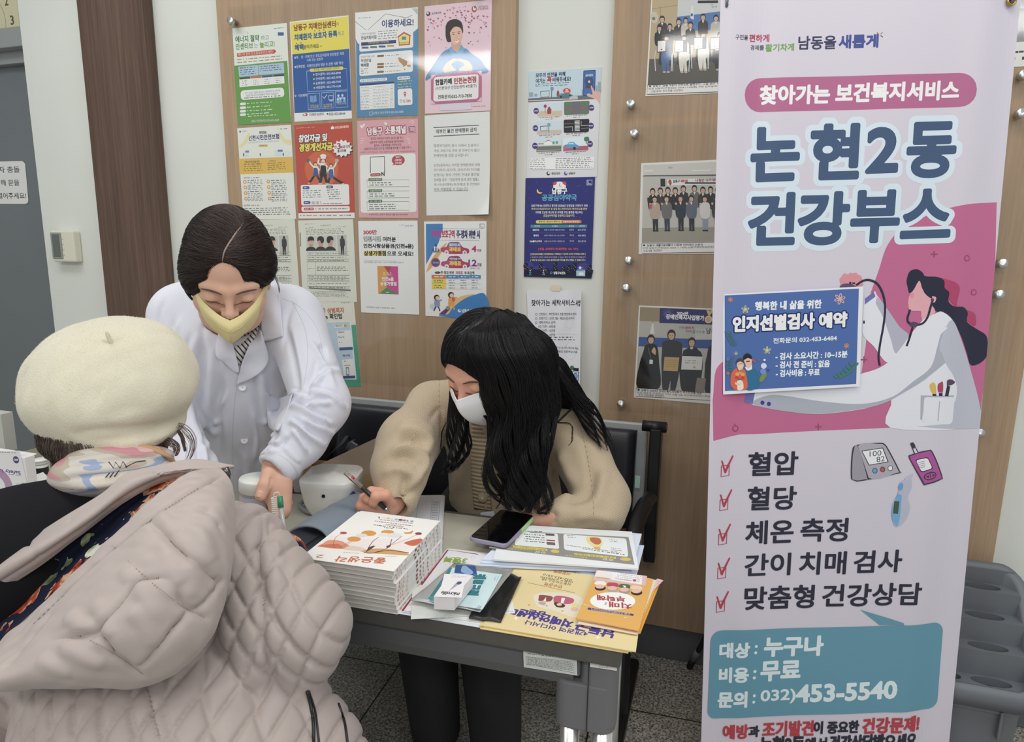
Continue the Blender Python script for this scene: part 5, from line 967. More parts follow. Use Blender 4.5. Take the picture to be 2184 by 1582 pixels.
for nm,e in (('upper_arm',BC+BU*-.285+BV*.835-BN*.012),('upper_arm',BC+BU*.285+BV*.835-BN*.012),('lower_arm',BC-BU*.285-BV*.88-BN*.012),('lower_arm',BC+BU*.285-BV*.88-BN*.012)):
    wlink(nm,tube(catmull([hub,(hub*.5+e*.5)-BN*.01,e],12),[.006]*6+[.0045]*6,10),M_black,bn,True)
lg=wlink('rear_leg',tube([hub,ft+(hub-ft)*.05],.0075,12),M_black,bn,True)
dn=(ft-hub)/np.linalg.norm(ft-hub)
fc=wlink('leg_sleeve',tube([ft+(hub-ft)*.09,ft+(hub-ft)*.045],.0095,14),mat('grey_plastic','6a6e70',.4),bn,True)
wlink('rubber_foot',tube([ft+(hub-ft)*.045,ft+(hub-ft)*.006],.0098,14),mat('rubber','151516',.7),bn,True)
wlink('hub',lathe([(0,0),(.03,0),(.032,.01),(.02,.03),(0,.03)],20,frame_at(hub-BN*.005,BN)),M_black,bn,True)
# blue appointment sheet taped over the banner
s=Sheet([(143,343),(1097,288),(1058,972),(128,1025)],'dfe0e6',VB,lambda x,y: onB(x,y,.0068),th=.0006)
s.poly([(152,352),(1066,303),(1035,955),(140,1002)],'4668aa')
s.t('행복한 내 삶을 위한',358,424,808,408,56,'e2e6ee',.09).t('인지선별검사',208,548,756,522,100,'e6e8ef',.12,('1d2c66',.3,1)).t('예약',794,524,978,512,96,'e6e8ef',.12,('1d2c66',.3,1)).t('전화문의 032-453-6484',476,660,908,640,36,'dfe4ee',.06)
for tx,xr,y in (('- 검사 소요시간 : 10~15분',978,766),('- 검사 전 준비 : 없음',856,824),('- 검사비용 : 무료',786,882)): s.t(tx,490,y,xr,y-16 if xr > 900 else y-9,46,'dfe4ee',.08)
def flower(x,y,r,c,n=5):
    for i in range(n):
        a=6.283*i/n-.3;px,py=x+r*.6*math.cos(a),y+r*.6*math.sin(a);s.el(px,py,r*.45,r*.26,c,12,a).el(px,py,r*.28,r*.12,'4668aa',10,a)
    s.el(x,y,r*.2,r*.2,c)
flower(934,374,38,'d8a89c',6);flower(290,446,26,'dcd06a');flower(432,724,26,'dcd06a');flower(190,380,18,'d88a3c',6);flower(972,694,20,'d88a3c',6);flower(220,746,14,'c8c07a')
def sprig(pts,c,r):
    s.line(pts,4,c,True)
    for i,(x,y) in enumerate(catmull(pts,6)): s.el(x-r,y-r*.4,r,r*.5,c,12,.6).el(x+r,y-r*.3,r,r*.5,c,12,-.7)
sprig([(170,610),(184,650),(206,690)],'3a6a78',13);sprig([(912,910),(970,880),(1020,826)],'3a7a68',18);sprig([(180,780),(170,830),(180,880)],'3f6a80',15)
s.blob([(366,940),(390,890),(420,870),(422,900),(390,940)],'7a8c3c')
for x,y,r,c in ((345,800,12,'8a5a80'),(372,790,9,'7a5a9c'),(330,790,8,'b05a5a'),(406,830,20,'cfd6ea'),(400,868,20,'6a8ad0'),(412,790,8,'dfe4f0'),(162,880,12,'b06a50'),(165,780,14,'5a6ab0'),(436,858,8,'2f4a98')): s.el(x,y,r,r,c,12)
s.blob([(272,870),(290,840),(330,842),(364,870),(376,930),(360,980),(285,990)],'1f6a96').poly([(278,838),(326,820),(326,852),(302,862),(288,858)],'dfe4ea').blob([(274,800),(280,780),(318,770),(326,810),(312,840),(290,842)],'e8b8a0').blob([(268,790),(272,760),(298,744),(324,762),(324,784),(300,776),(282,786)],'26222c').line([(288,800),(312,798)],7,'3a2c2c')
s.blob([(178,960),(184,890),(210,850),(262,848),(284,880),(288,985),(200,990)],'d8603c').blob([(224,830),(228,806),(262,800),(270,830),(252,862),(236,860)],'eac0a8').blob([(216,820),(224,790),(250,778),(272,792),(272,812),(250,800),(232,806)],'4a4048').line([(228,818),(262,814)],3,'3a3438').line([(226,850),(240,864),(256,856)],4,'4a4048',True)
for x,y,c in ((226,886,'e0a03c'),(246,878,'e88a50'),(264,888,'e0a03c'),(222,910,'c83a34'),(244,904,'d85a3c'),(262,912,'c83a34'),(240,926,'3a7a50')): s.el(x,y,13,12,c,12)
s.blob([(222,935),(258,932),(264,985),(224,992)],'e8d8c8').blob([(206,940),(236,950),(250,946),(240,962),(212,956)],'eac0a8')
o=s.build('taped_sheet','blue cognitive screening appointment sheet taped onto the banner','sheet')

# ------------------------------------------------------------------ folding table
TZ=.66;TR_=R(2.3)
PT=lambda dz: (lambda x,y: onZ(x,y,TZ+dz))
M_top=mat('table_laminate','b5b2a4',.38,spec=.4,mix=('aeab9d',30,.4));M_tedge=mat('table_edge','55544f',.45,mix=('4f4e4a',60,.3));M_tmetal=mat('grey_powder_coat','6a6a6c',.5,bump=(700,.06,2),spec=.4);M_apron=mat('apron_grey','5a5b5d',.5,bump=(700,.05,2));M_tube=mat('chrome_tube','d0cfca',.22,.75)
tb=empty('folding_table',(-.104,-.989,0),TR_,'long folding table with beige top and dark edges, loaded with leaflets','table')
def tl(name,me,m,smooth=False,parent=None,label=None): return link(name,me,m,parent or tb,label=label,smooth=smooth)
tl('table_top',box((-1.83,.014,TZ-.028),(-.014,.415,TZ),.002),M_top)
tl('edge_band',joined(box((-1.845,0,TZ-.034),(0,.0145,TZ-.0005),.005,3),box((-1.845,.4145,TZ-.034),(0,.429,TZ-.0005),.005,3),box((-.0145,.006,TZ-.034),(0,.423,TZ-.0005),.005,3),box((-1.845,.006,TZ-.034),(-1.8305,.423,TZ-.0005),.005,3)),M_tedge)
bm=bmesh.new();pr=[(.02,TZ-.034),(.018,TZ-.05),(.02,TZ-.075),(.028,TZ-.095),(.042,TZ-.105),(.046,TZ-.1),(.034,TZ-.09),(.027,TZ-.07),(.026,TZ-.034)]
L_=[[bm.verts.new((x,y,z)) for y,z in pr] for x in (-1.76,-.075)]
for i in range(len(pr)): bm.faces.new((L_[0][i],L_[0][(i+1) % len(pr)],L_[1][(i+1) % len(pr)],L_[1][i]))
bm.faces.new(L_[0]);bm.faces.new(L_[1][::-1]);bmesh.ops.recalc_face_normals(bm,faces=bm.faces);tl('apron',bm_mesh(bm),M_apron)
for sx in (0,1):
    x0=-1.78 if sx else -.072
    lg=tl('leg_frame',joined(prism(rrect(.062,.05,.018,cx=x0+.036,cy=.045),TZ-.16,TZ-.034,.003),prism(rrect(.03,.04,.004,cx=x0-.008,cy=.042),TZ-.075,TZ-.034,.002),prism(rrect(.1,.055,.022,cx=x0+.016,cy=.046),TZ-.17,TZ-.085,.004),box((x0+.01,.06,TZ-.07),(x0+.05,.37,TZ-.04),.004)),M_tmetal)
    for dx in (-.01,.045): tl('leg',joined(tube([(x0+dx,.047,TZ-.168),(x0+dx,.047,.03)],.0165,20)),M_tube,True,lg);tl('foot_cap',lathe([(0,0),(.021,0),(.021,.03),(.018,.034),(0,.034)],20,Matrix.Translation((x0+dx,.047,0))),M_black,True,lg)
    tl('leg',tube([(x0+.03,.38,TZ-.06),(x0+.03,.38,0.001)],.0165,20),M_tube,True,lg)
    tl('seam',box((x0+.021,.0165,TZ-.168),(x0+.0222,.0185,TZ-.04)),M_black,parent=lg) if not sx else 0
s=Sheet([(1116,1388),(1229,1402),(1232,1442),(1117,1421)],'c6cac4',(0,0,1),lambda x,y: onY(x,y,-.9815));s.g(1124,1394,1175,1399,2.2,'5a5c58').loop([(1121,1400),(1226,1411),(1227,1436),(1122,1415)],.8,'70726e')
for i in range(5): s.line([(1121,1403.5+3*i),(1226,1415+4*i)],.6,'80827e').g(1124,1402+3*i,1222,1413+4*i,1.8,'6a6c68')
s.line([(1140,1402),(1141,1419)],.7,'70726e').line([(1185,1407),(1186,1427)],.7,'70726e');s.build('data_label',None,None,part=True,parent=tb)
s=Sheet([(1259,1408),(1316,1417),(1315,1430),(1258,1422)],'d2d2cc',(0,0,1),lambda x,y: onY(x,y,-.9758));s.t('사진조사필',1276,1415,1299,1419,6,'5a5c58').g(1278,1422,1298,1424,2,'6a6c68');s.build('sticker',None,None,part=True,parent=tb)

# ------------------------------------------------------------------ papers and things on the table
def slab(cor,z0,z1,bev=0.): return prism([tuple(onZ(x,y,z1)[:2]) for x,y in cor][::-1],z0,z1,bev)
M_page=mat('page_edges','cfccc4',.8,mix=('b9b6ae',(8,8,900),.35));M_white=mat('white_paper','dcdcda',.7);M_card=mat('cover_card','e2e0dc',.35)
VE=(840,1100,3.9);VF=(620,980,2.6275);VG=(620,880,4.944)
# magazines
M_spine=attr_mat('magazine_spine',.4)
BW,BH,BT=.168,.207,.0083
def spine_mesh(seed):
    rg=random.Random(seed);V=[(.0,0,0)];V=[];Fc=[];C=[]
    def bx(lo,hi,c):
        o=len(V);V.extend([(lo[0] if i & 1 == 0 else hi[0],lo[1] if i & 2 == 0 else hi[1],lo[2] if i & 4 == 0 else hi[2]) for i in range(8)]);C.extend([hexc(c)]*8)
        Fc.extend([tuple(o+j for j in q) for q in ((0,2,3,1),(4,5,7,6),(0,1,5,4),(2,6,7,3),(0,4,6,2),(1,3,7,5))])
    bx((-BW/2,-BH/2,0),(BW/2,BH/2,.0006),'e0deda');bx((-BW/2,-BH/2,BT-.0007),(BW/2,BH/2,BT),'e2e0dc');bx((BW/2-.0008,-BH/2,.0004),(BW/2,BH/2,BT-.0004),'e2e0dc')
    x=BW/2
    for a,b,c in ((-.094,-.088,'c8907c'),(-.084,-.08,'d0b0a4'),(-.076,-.072,'c8a090'),(-.06,-.054,'d8c0b4'),(-.02,-.012,'7a3a34'),(-.004,.002,'8c5a50'),(.01,.014,'b08878'),(.03,.034,'8c6a60'),(.05,.053,'d8a890'),(.066,.072,'c8b4ac'),(.084,.09,'b8a8a4')):
        o=len(V);z0,z1=BT*.22,BT*.78;V.extend([(x+.00012,a,z0),(x+.00012,b,z0),(x+.00012,b,z1),(x+.00012,a,z1)]);C.extend([hexc(c)]*4);Fc.append((o,o+1,o+2,o+3))
    me=pmesh(V,Fc);a=me.color_attributes.new('ink','FLOAT_COLOR','POINT');a.data.foreach_set('color',np.hstack([mute(np.array(C)),np.ones((len(C),1))]).astype(np.float32).ravel());return me
sm=spine_mesh(1);pmh=box((-BW/2+.0012,-BH/2+.0012,.0006),(BW/2-.001,BH/2-.0012,BT-.0007))
NB=10;ORD=['lowest','second from the bottom','third from the bottom','fourth from the bottom','fifth from the bottom','sixth from the bottom','fourth from the top','third from the top','directly under the top one','topmost']
bc0=np.array([-.5575,-.912])
for i in range(NB):
    b=empty('magazine',(bc0[0]+random.uniform(-.002,.002)-.004*i/NB*0,bc0[1]+random.uniform(-.002,.002)-.014*i/NB,TZ+.0003+i*(BT+.0001)),R(2.5+random.uniform(-1,1)),'white magazine with printed spine, %s in the stack beside the armed clipboard'.replace('armed ','') % ORD[i] if i < 9 else 'topmost magazine showing a cover of orange round flowers','magazine','stack of white magazines')
    if i == 0: c0=link('cover',sm,M_spine,b);p0=link('page_block',pmh,M_page,b)
    else:
        for q in (c0,p0): c=q.copy();c.parent=b;COL.objects.link(c)
topz=TZ+.0003+NB*(BT+.0001)
s=Sheet([(833,1220),(640,1186),(764,1093),(942,1111)],'e4e2de',(0,0,1),lambda x,y: onZ(x,y,topz+.0009));s.look(VG)
s.poly([(290,1412),(1235,1470),(1320,1392),(1390,1310),(1300,1325),(700,1330),(420,1290)],'e6dad6').blob([(280,1405),(330,1375),(400,1340),(520,1350),(600,1400),(700,1440),(500,1430),(380,1420)],'d8906c').blob([(300,1400),(350,1385),(480,1380),(520,1415),(420,1420)],'c86a48').blob([(700,1455),(860,1430),(1040,1440),(1200,1475),(1215,1508),(960,1490),(760,1475)],'c89a58').blob([(1180,1375),(1260,1345),(1370,1325),(1390,1345),(1320,1400),(1240,1400)],'c8603c').blob([(540,1440),(600,1400),(700,1410),(760,1440),(690,1455)],'d9c4b0')
for a,wd in (([(740,1470),(820,1478),(960,1455),(1060,1455),(1180,1472),(1232,1478)],14),([(770,1465),(800,1410),(850,1350),(910,1310)],8),([(860,1470),(960,1440),(1020,1400),(1050,1330)],8),([(1010,1405),(1080,1360),(1160,1300)],7),([(1040,1395),(1200,1340),(1330,1285)],5),([(450,1420),(440,1370),(470,1310),(530,1275)],5),([(490,1430),(560,1380),(620,1345)],5),([(510,1425),(580,1385),(640,1345)],4)): s.line(a,wd,'5a3834' if wd > 5 else 'a04a40',True)
for x,y,rx,ry,c in ((808,1270,78,28,'d8902c'),(650,1330,70,26,'d8902c'),(1008,1258,70,22,'d8902c'),(730,1292,60,18,'d4d2d0'),(970,1284,66,18,'dcdad8'),(1080,1290,80,24,'d8d6d4'),(548,1268,35,13,'b04a40'),(1350,1273,40,14,'8c3a48')): s.el(x,y,rx,ry,c)
s.poly([(800,1415),(845,1400),(866,1402),(830,1430),(780,1455),(760,1465)],'5a3834').poly([(985,1405),(1035,1390),(1030,1410),(990,1432)],'5a3834').blob([(1180,1262),(1240,1258),(1288,1240),(1270,1270),(1200,1275)],'d8902c')
s.t('좋은생각',970,1563,444,1530,62,'c8683c',.05).t('2',326,1506,250,1502,28,'c8683c').g(690,1480,520,1464,7,'a08a84').g(1110,1518,960,1512,7,'a08a84')
for i,(c,w_) in enumerate((('4a5a8c',14),('d8dad8',30),('d8c048',34),('c8d4dc',26),('8cb4d0',36),('6a4a5c',40),('c05a90',34),('8a8a90',20),('8aa8b8',34))): s.rect(920+43*i,1100+4.3*i,920+43*i+w_,1116+4.3*i,c)
s.g(1286,1164,930,1128,8,'8a8684').g(1286,1190,870,1144,8,'6a6866').t('큰글씨좋은생각',1185,1202,990,1178,17,'c07a48').g(1230,1226,850,1182,9,'4a4846').g(1070,1222,970,1210,9,'4a4846')
top=b;s.build('cover',None,None,part=True,parent=top)

# clipboard with a ruled form, and a photo sheet beside it
cl=empty('clipboard',(-.66,-.68,TZ),label='green clipboard with a ruled form under the writing hand',cat='clipboard')
TRp=np.array([-.602,-.512]);ux=np.array([.927,.375]);uy=np.array([-.375,.927])
def clipm(lo,hi,z0,z1,bev=0): return prism([tuple(TRp+ux*x+uy*y) for x,y in ((lo[0],lo[1]),(hi[0],lo[1]),(hi[0],hi[1]),(lo[0],hi[1]))],z0,z1,bev)
wlink('board',clipm((-.222,-.29),(-.006,.012),TZ+.0003,TZ+.0035,.001),mat('green_board','6fa878',.45),cl)
for k in range(2): wlink('paper',clipm((-.214+.004*k,-.297),(.001-.003*k,.004-.004*k),TZ+.0036+.0012*k,TZ+.0044+.0012*k),M_white,cl)
cp=[np.array([*(TRp+ux*x+uy*y),TZ+.0072]) for x,y in ((-.21,0),(-.002,0),(-.002,-.297),(-.21,-.297))]
s=Sheet([pix(q) for q in cp],'dddee2',plane=PT(.0072),th=.0006)
def cpx(x,y): return pix(np.array([*(TRp+ux*x+uy*y),TZ+.0072]))
for i in range(27): s.line([cpx(-.2,-.03-.0095*i),cpx(-.01,-.03-.0095*i)],.5,'a3a8bc')
for x in (-.2,-.17,-.14,-.1,-.06,-.028,-.01): s.line([cpx(x,-.03),cpx(x,-.277)],.6,'8a90ac')
s.t('예방 접수 명단',*cpx(-.15,-.017),*cpx(-.06,-.017),6,'4a4c58');[s.g(*cpx(-.026,-.04-.0095*i),*cpx(-.012,-.04-.0095*i),1.6,'7a7e92') for i in range(20)]
s.el(*cpx(-.012,-.288),3,2.4,'8c3048');s.build('form',None,None,part=True,parent=cl)
s=Sheet([(745,1072),(812,1078),(790,1150),(700,1138)],'9aa0a8',(0,0,1),PT(.0088));s.poly([(748,1082),(790,1085),(765,1140),(716,1132)],'8c5a58').poly([(752,1090),(770,1092),(752,1124),(736,1122)],'b07a70').poly([(716,1132),(765,1140),(770,1130),(722,1124)],'3a4a78').poly([(775,1090),(806,1092),(788,1140),(768,1136)],'c4c8cc')
s.build('photo_sheet','small reddish photo sheet in a clear sleeve under the writing hand','photo')

# blood pressure monitor, hose and cuff
M_gloss=mat('white_gloss_plastic','dfdfda',.18,spec=.5,coat=.3);M_hose=mat('grey_hose','80868c',.45)
mo=empty('blood_pressure_monitor',(-.815,-.665,TZ),R(14),'white blood pressure monitor on the table beside the cardboard box','monitor')
bm=bmesh.new();rings=[]
for z,w_,d_,r_ in ((.0,.088,.088,.025),(.004,.098,.098,.03),(.03,.112,.112,.03),(.07,.124,.122,.03),(.082,.125,.123,.03),(.085,.121,.119,.028)):
    rings.append([bm.verts.new((x,y,z+.0006+(max(0,y)*.06 if z > .06 else 0))) for x,y in rrect(w_,d_,r_,6)])
for a,b_ in zip(rings,rings[1:]):
    for i in range(len(a)): bm.faces.new((a[i],a[(i+1) % len(a)],b_[(i+1) % len(a)],b_[i]))
bm.faces.new(rings[0][::-1]);bm.faces.new(rings[-1]);link('housing',bm_mesh(bm),M_gloss,mo,smooth=True)
nv=np.array([math.sin(R(14)),-math.cos(R(14)),0])
for nm,r_,m_,q in (('air_port',.0042,M_black,.0),('port_shade',.0024,mat('hole','050505',.8),.0012)): wlink(nm,lathe([(0,0),(r_,0),(r_*.9,.0011),(0,.0011)],20,frame_at(np.array([-.8005,-.7222,TZ+.056])+nv*(.0006+q),nv)),m_,mo)  # near-black disc on the housing paints the shade of the port opening
hp=[onZ(x,y,TZ+z) for x,y,z in ((757,1052,.05),(768,1058,.06),(750,1070,.055),(720,1075,.05),(690,1088,.012),(660,1092,.008),(641,1080,.008),(643,1072,.01),(655,1066,.012))]
wlink('hose',tube(catmull(hp,60),.0052,10),M_hose,mo,True)
wlink('hose',tube(catmull([onZ(x,y,TZ+z) for x,y,z in ((765,1056,.06),(752,1068,.05),(742,1080,.045),(733,1090,.04))],20),.0048,10),M_hose,mo,True)
wlink('plug',tube([onZ(744,1050,TZ+.055),onZ(752,1054,TZ+.055)],.007,12),mat('navy_plastic','2c3a78',.4),mo,True)
# cuff: a flat folded band, open toward the camera
M_cuff=mat('cuff_fabric','76828f',.8,bump=(900,.25,2),sheen=.2)
A0,A1=np.array([-.728,-.905,TZ+.0345]),np.array([-.722,-.70,TZ+.036]);ad=(A1-A0)/np.linalg.norm(A1-A0);sd=np.cross(ad,[0,0,1.]);sd /= np.linalg.norm(sd)
G=[]
for i in range(26):
    t=i/25;c=A0+(A1-A0)*t;wv=.062*(1-.35*max(0,t-.5)*2*.6);hv=.031+.004*math.sin(t*3);row=[]
    for j in range(41):
        a=R(-52+ (360+24)*j/40+90+180);q=1-.32*(j/40);row.append(c+ad*(.022*(math.sin(a)+.3)*(1-t)**3)+sd*math.cos(a)*wv*q*(1 if math.cos(a) > 0 else 1.05)+np.array([0,0,1.])*math.sin(a)*hv*q)
    G.append(row)
cuff=wlinkm('cuff',grid_mesh(np.array(G),.0038),Matrix(),M_cuff,None);tag(cuff,'grey-blue folded blood pressure cuff lying between monitor and magazines','cuff')

# smartphone
ph=empty('smartphone',(-.392,-.693,TZ+.0248),R(-5),'black-screened smartphone in a lilac case lying on the grey slide printouts','phone')
link('case',prism(rrect(.083,.158,.011,8),0,.0095,.003,3),mat('lilac_case','8a8597',.35),ph,smooth=False)
link('screen',prism(rrect(.0775,.1525,.009,8),.0088,.0104,.0005),mat('black_glass','08080a',.06,spec=.6,coat=.5),ph)
link('side_grip',box((.0375,.0,.0005),(.0422,.07,.0092),.0015),mat('green_grip','9fc98a',.4),ph)

# slide printouts
GS_='grey slide printouts right of the phone'
lab=('bottom printout, poking out right of the others beneath the phone','second printout from the bottom of the pile under the phone','third printout up in the pile under the phone','fourth printout up in the pile under the phone','white-margined printout just under the top slide sheet','top slide printout with two white panels and a kidney drawing')
base=[(1022,1192),(1345,1206),(1363,1138),(1100,1118)]
for i in range(6):
    z=TZ+.0004+.0038*i;j=5-i
    if i < 5:
        dx,dy=(12,3,-2,2,6)[i],(6,-2,1,-1,-4)[i]
        c=[(x+dx,y+dy) for x,y in base]
        me=prism([tuple(onZ(x,y,TZ+.0228)[:2]) for x,y in c],z,z+.0035,.0006);link('printout',me,mat('blue_white_paper','d3dae6',.7,mix=('c4cfe2',(3,3,900),.3)),label=lab[i],cat='printout',group=GS_)
    else:
        s=Sheet([base[1],base[0],base[3],base[2]],'e0e2e6',(0,0,1),lambda x,y: onZ(x,y,TZ+.0238),th=.0035);s.look(VE)
        s.poly([(1240,130),(2000,175),(1950,388),(735,262),(800,215)],'8e8c88').poly([(800,215),(840,150),(1300,105),(2010,160),(2000,185),(1240,135)],'dfe1e4')
        s.quad((1100,138),(1456,152),(1400,270),(1010,238),'dfe3e2',14).quad((1500,156),(1976,196),(1930,330),(1440,276),'e0e4e6',18).blob([(1664,225),(1680,180),(1780,185),(1782,225),(1740,262),(1690,258)],'e4d48c').blob([(1696,215),(1706,186),(1770,190),(1776,216),(1750,236),(1716,234)],'c06a4c').el(1720,262,28,10,'d8b048').el(1352,288,38,14,'d8bc3c').el(1900,346,42,13,'d8bc3c')
        s.poly([(990,240),(1292,268),(1286,288),(984,258)],'dcc83c').t('몸속에서 소변이 만들어지는 과정',1276,279,1000,248,14,'5a5438').poly([(1510,302),(1834,330),(1828,346),(1506,316)],'dcc83c').t('콩팥의 구조와 역할은?',1822,338,1516,309,12,'5a5438').t('방광',1260,302,1170,292,18,'e6e4de').t('콩팥',1805,356,1720,346,16,'e6e4de').g(1150,278,890,262,8,'d8c84a').g(1600,338,1420,320,8,'d8c84a')
        s.el(1060,165,44,22,'c9ccc8').g(1330,135,1160,128,8,'50524e').g(1330,165,1150,150,9,'4a4c48',4,-10,18).quad((1350,150),(1424,154),(1420,170),(1344,164),'5a5c58',4).quad((1330,196),(1404,202),(1398,212),(1326,206),'b84a44',4).quad((1320,214),(1392,220),(1384,242),(1312,236),'6a6c68',4).g(1590,170,1520,166,6,'6a6c68',2,0,14).g(1900,208,1840,202,6,'6a6c68',2,0,12).g(1910,312,1600,268,8,'4a4c48').g(1880,296,1470,240,7,'6a8c70').g(1900,270,1820,262,6,'6a6c68',2,0,14)
        s.build('printout',lab[5],'printout',GS_)

# crimson-bordered leaflets under the pouches
for i,(lb,col) in enumerate((('lowest white leaflet under the silver pouches','d6dbe6'),('middle white leaflet under the silver pouches, edge just showing','dcdcd8'),('crimson-bordered leaflet with green lettering under the silver pouches','e0dfe2'))):
    c=[(952+4*i,1168+2*i),(1110+6*i,1186),(1046-2*i,1338-3*i),(846+4*i,1304-2*i)]
    if i < 2: link('leaflet',prism([tuple(onZ(x,y,TZ+.004)[:2]) for x,y in c][::-1],TZ+.0004+.0012*i,TZ+.0014+.0012*i),mat('leaflet_paper_%s' % ('blue','cream')[i],col,.7),label=lb,cat='leaflet',group='white leaflets at the front edge of the table')
    else:
        s=Sheet([c[2],c[3],c[0],c[1]],col,(0,0,1),lambda x,y: onZ(x,y,TZ+.0042));s.look(VE)
        s.line([(715,322),(470,292),(50,770),(262,815)],14,'9c2c4c').t('3행복',610,378,430,366,44,'8aa83c',.08).g(540,355,470,348,8,'8aa83c').el(670,345,18,10,'b8bac0').el(670,345,15,8,col).g(210,620,160,612,8,'8a8c90').g(140,735,100,726,8,'6a6c70')
        s.build('leaflet',lb,'leaflet','white leaflets at the front edge of the table')
s=Sheet([(1046,1326),(868,1296),(900,1268),(1118,1224)],'d6d8d2',(0,0,1),lambda x,y: onZ(x,y,TZ+.0062));s.look(VE);s.g(780,845,420,788,10,'5a5c5a').line([(700,838),(780,860)],3,'6a6c6a').poly([(915,580),(1010,500),(1100,500),(960,600)],'c9cba6').t('온열용품',990,512,925,575,22,'5a6040',.06)
s.build('leaflet','pale leaflet sticking out in front of and behind the silver pouches','leaflet','white leaflets at the front edge of the table')
# pouches
M_foil=mat('silver_foil','c4c6c4',.34,.6,bump=(60,.4,3));M_bpouch=mat('black_pouch','1c1c1c',.35,bump=(70,.4,3))
def pouch(name,cor,z,bul,m,label,view,draw=None):
    P_=[onZ(x,y,TZ+z) for x,y in cor];n=22;G=np.zeros((n,n,3))
    for i in range(n):
        for j in range(n):
            u,v=j/(n-1),i/(n-1);p=(1-v)*((1-u)*P_[0]+u*P_[1])+v*((1-u)*P_[3]+u*P_[2]);e=min(u,1-u,.5)*min(v,1-v,.5)*16;p=p.copy();p[2] += bul*min(1,e)**.6+.0012*math.sin(11*u+5*v)*math.sin(9*v+1)+.0025*abs(math.sin(7*u))*(v > .9);G[i,j] =p
    o=wlinkm(name,grid_mesh(G,.0016),Matrix(),m,None);tag(o,label,'pouch');return o,G
pouch('pouch',[(1000,1318),(1068,1326),(1112,1232),(1050,1215)],.0085,.004,M_bpouch,'black pouch half hidden beneath the silver one',VE)
po=empty('pouch',(-.39,-.9,TZ+.01),label='silver foil pouch with a pale blue label under the thermometer box',cat='pouch')
o,G=pouch('foil',[(876,1280),(1024,1304),(1096,1216),(968,1202)],.0145,.005,M_foil,None,VE);del o['category'];o.parent=po;o.matrix_parent_inverse=Matrix();o.data.transform(root_matrix(po).inverted())
def onfoil(X): return X
s=Sheet([(1020,1298),(901,1278),(975,1212),(1080,1226)],'bfd6da',(0,0,1),lambda x,y: onZ(x,y,TZ+.0185+.004),th=.0004);s.look(VE)
s.poly([(505,438),(522,442),(335,690),(245,680)],'3f7f86').quad((270,655),(325,662),(300,700),(250,694),'4a9098',6).poly([(560,418),(720,424),(720,512),(650,490),(530,478)],'34548c').blob([(590,470),(610,430),(640,425),(660,440),(690,470),(670,490),(620,485)],'86a4cc').t('케토크린',735,490,612,650,60,'2f7a82',.12,shear=-.1).g(800,505,760,560,10,'4a8a90').g(880,500,850,545,9,'5a7a80',2,20,4).t('2매입',690,740,655,770,22,'5a6a70').g(500,480,300,690,7,'cfe2e2')
def drape(X):
    X=X.copy();a,b_=X[:,0]/(s.Wd/2),X[:,1]/(s.Ht/2);return X
s.build('label',None,None,part=True,parent=po)
# thermometer box
tp=[(925,1271),(969,1273),(1009,1226),(957,1225)];zt=TZ+.048;zb=TZ+.0245
q=[tuple(onZ(x,y,zt)[:2]) for x,y in tp]
tbx=empty('thermometer_box',(q[0][0],q[0][1],zb),label='small white thermometer carton lying on the silver pouch',cat='box')
wlink('carton',prism(q,zb,zt,.0008),mat('white_carton','dcd9da',.45),tbx)
s=Sheet([tp[1],tp[0],tp[3],tp[2]],'dedbdc',(0,0,1),lambda x,y: onZ(x,y,zt+.0004),th=.0002);s.look(VE)
s.t('microlife',496,654,364,640,24,'3a3a44',.05).poly([(424,632),(500,580),(540,556),(572,560),(548,572),(510,592)],'9aa0ac').blob([(520,572),(548,556),(574,558),(562,572),(530,582)],'4a5684').g(640,512,520,505,6,'8a8a92').g(600,522,500,516,5,'9a9aa2').line([(344,660),(498,668)],2,'a8a8ae')
s.build('print',None,None,part=True,parent=tbx)
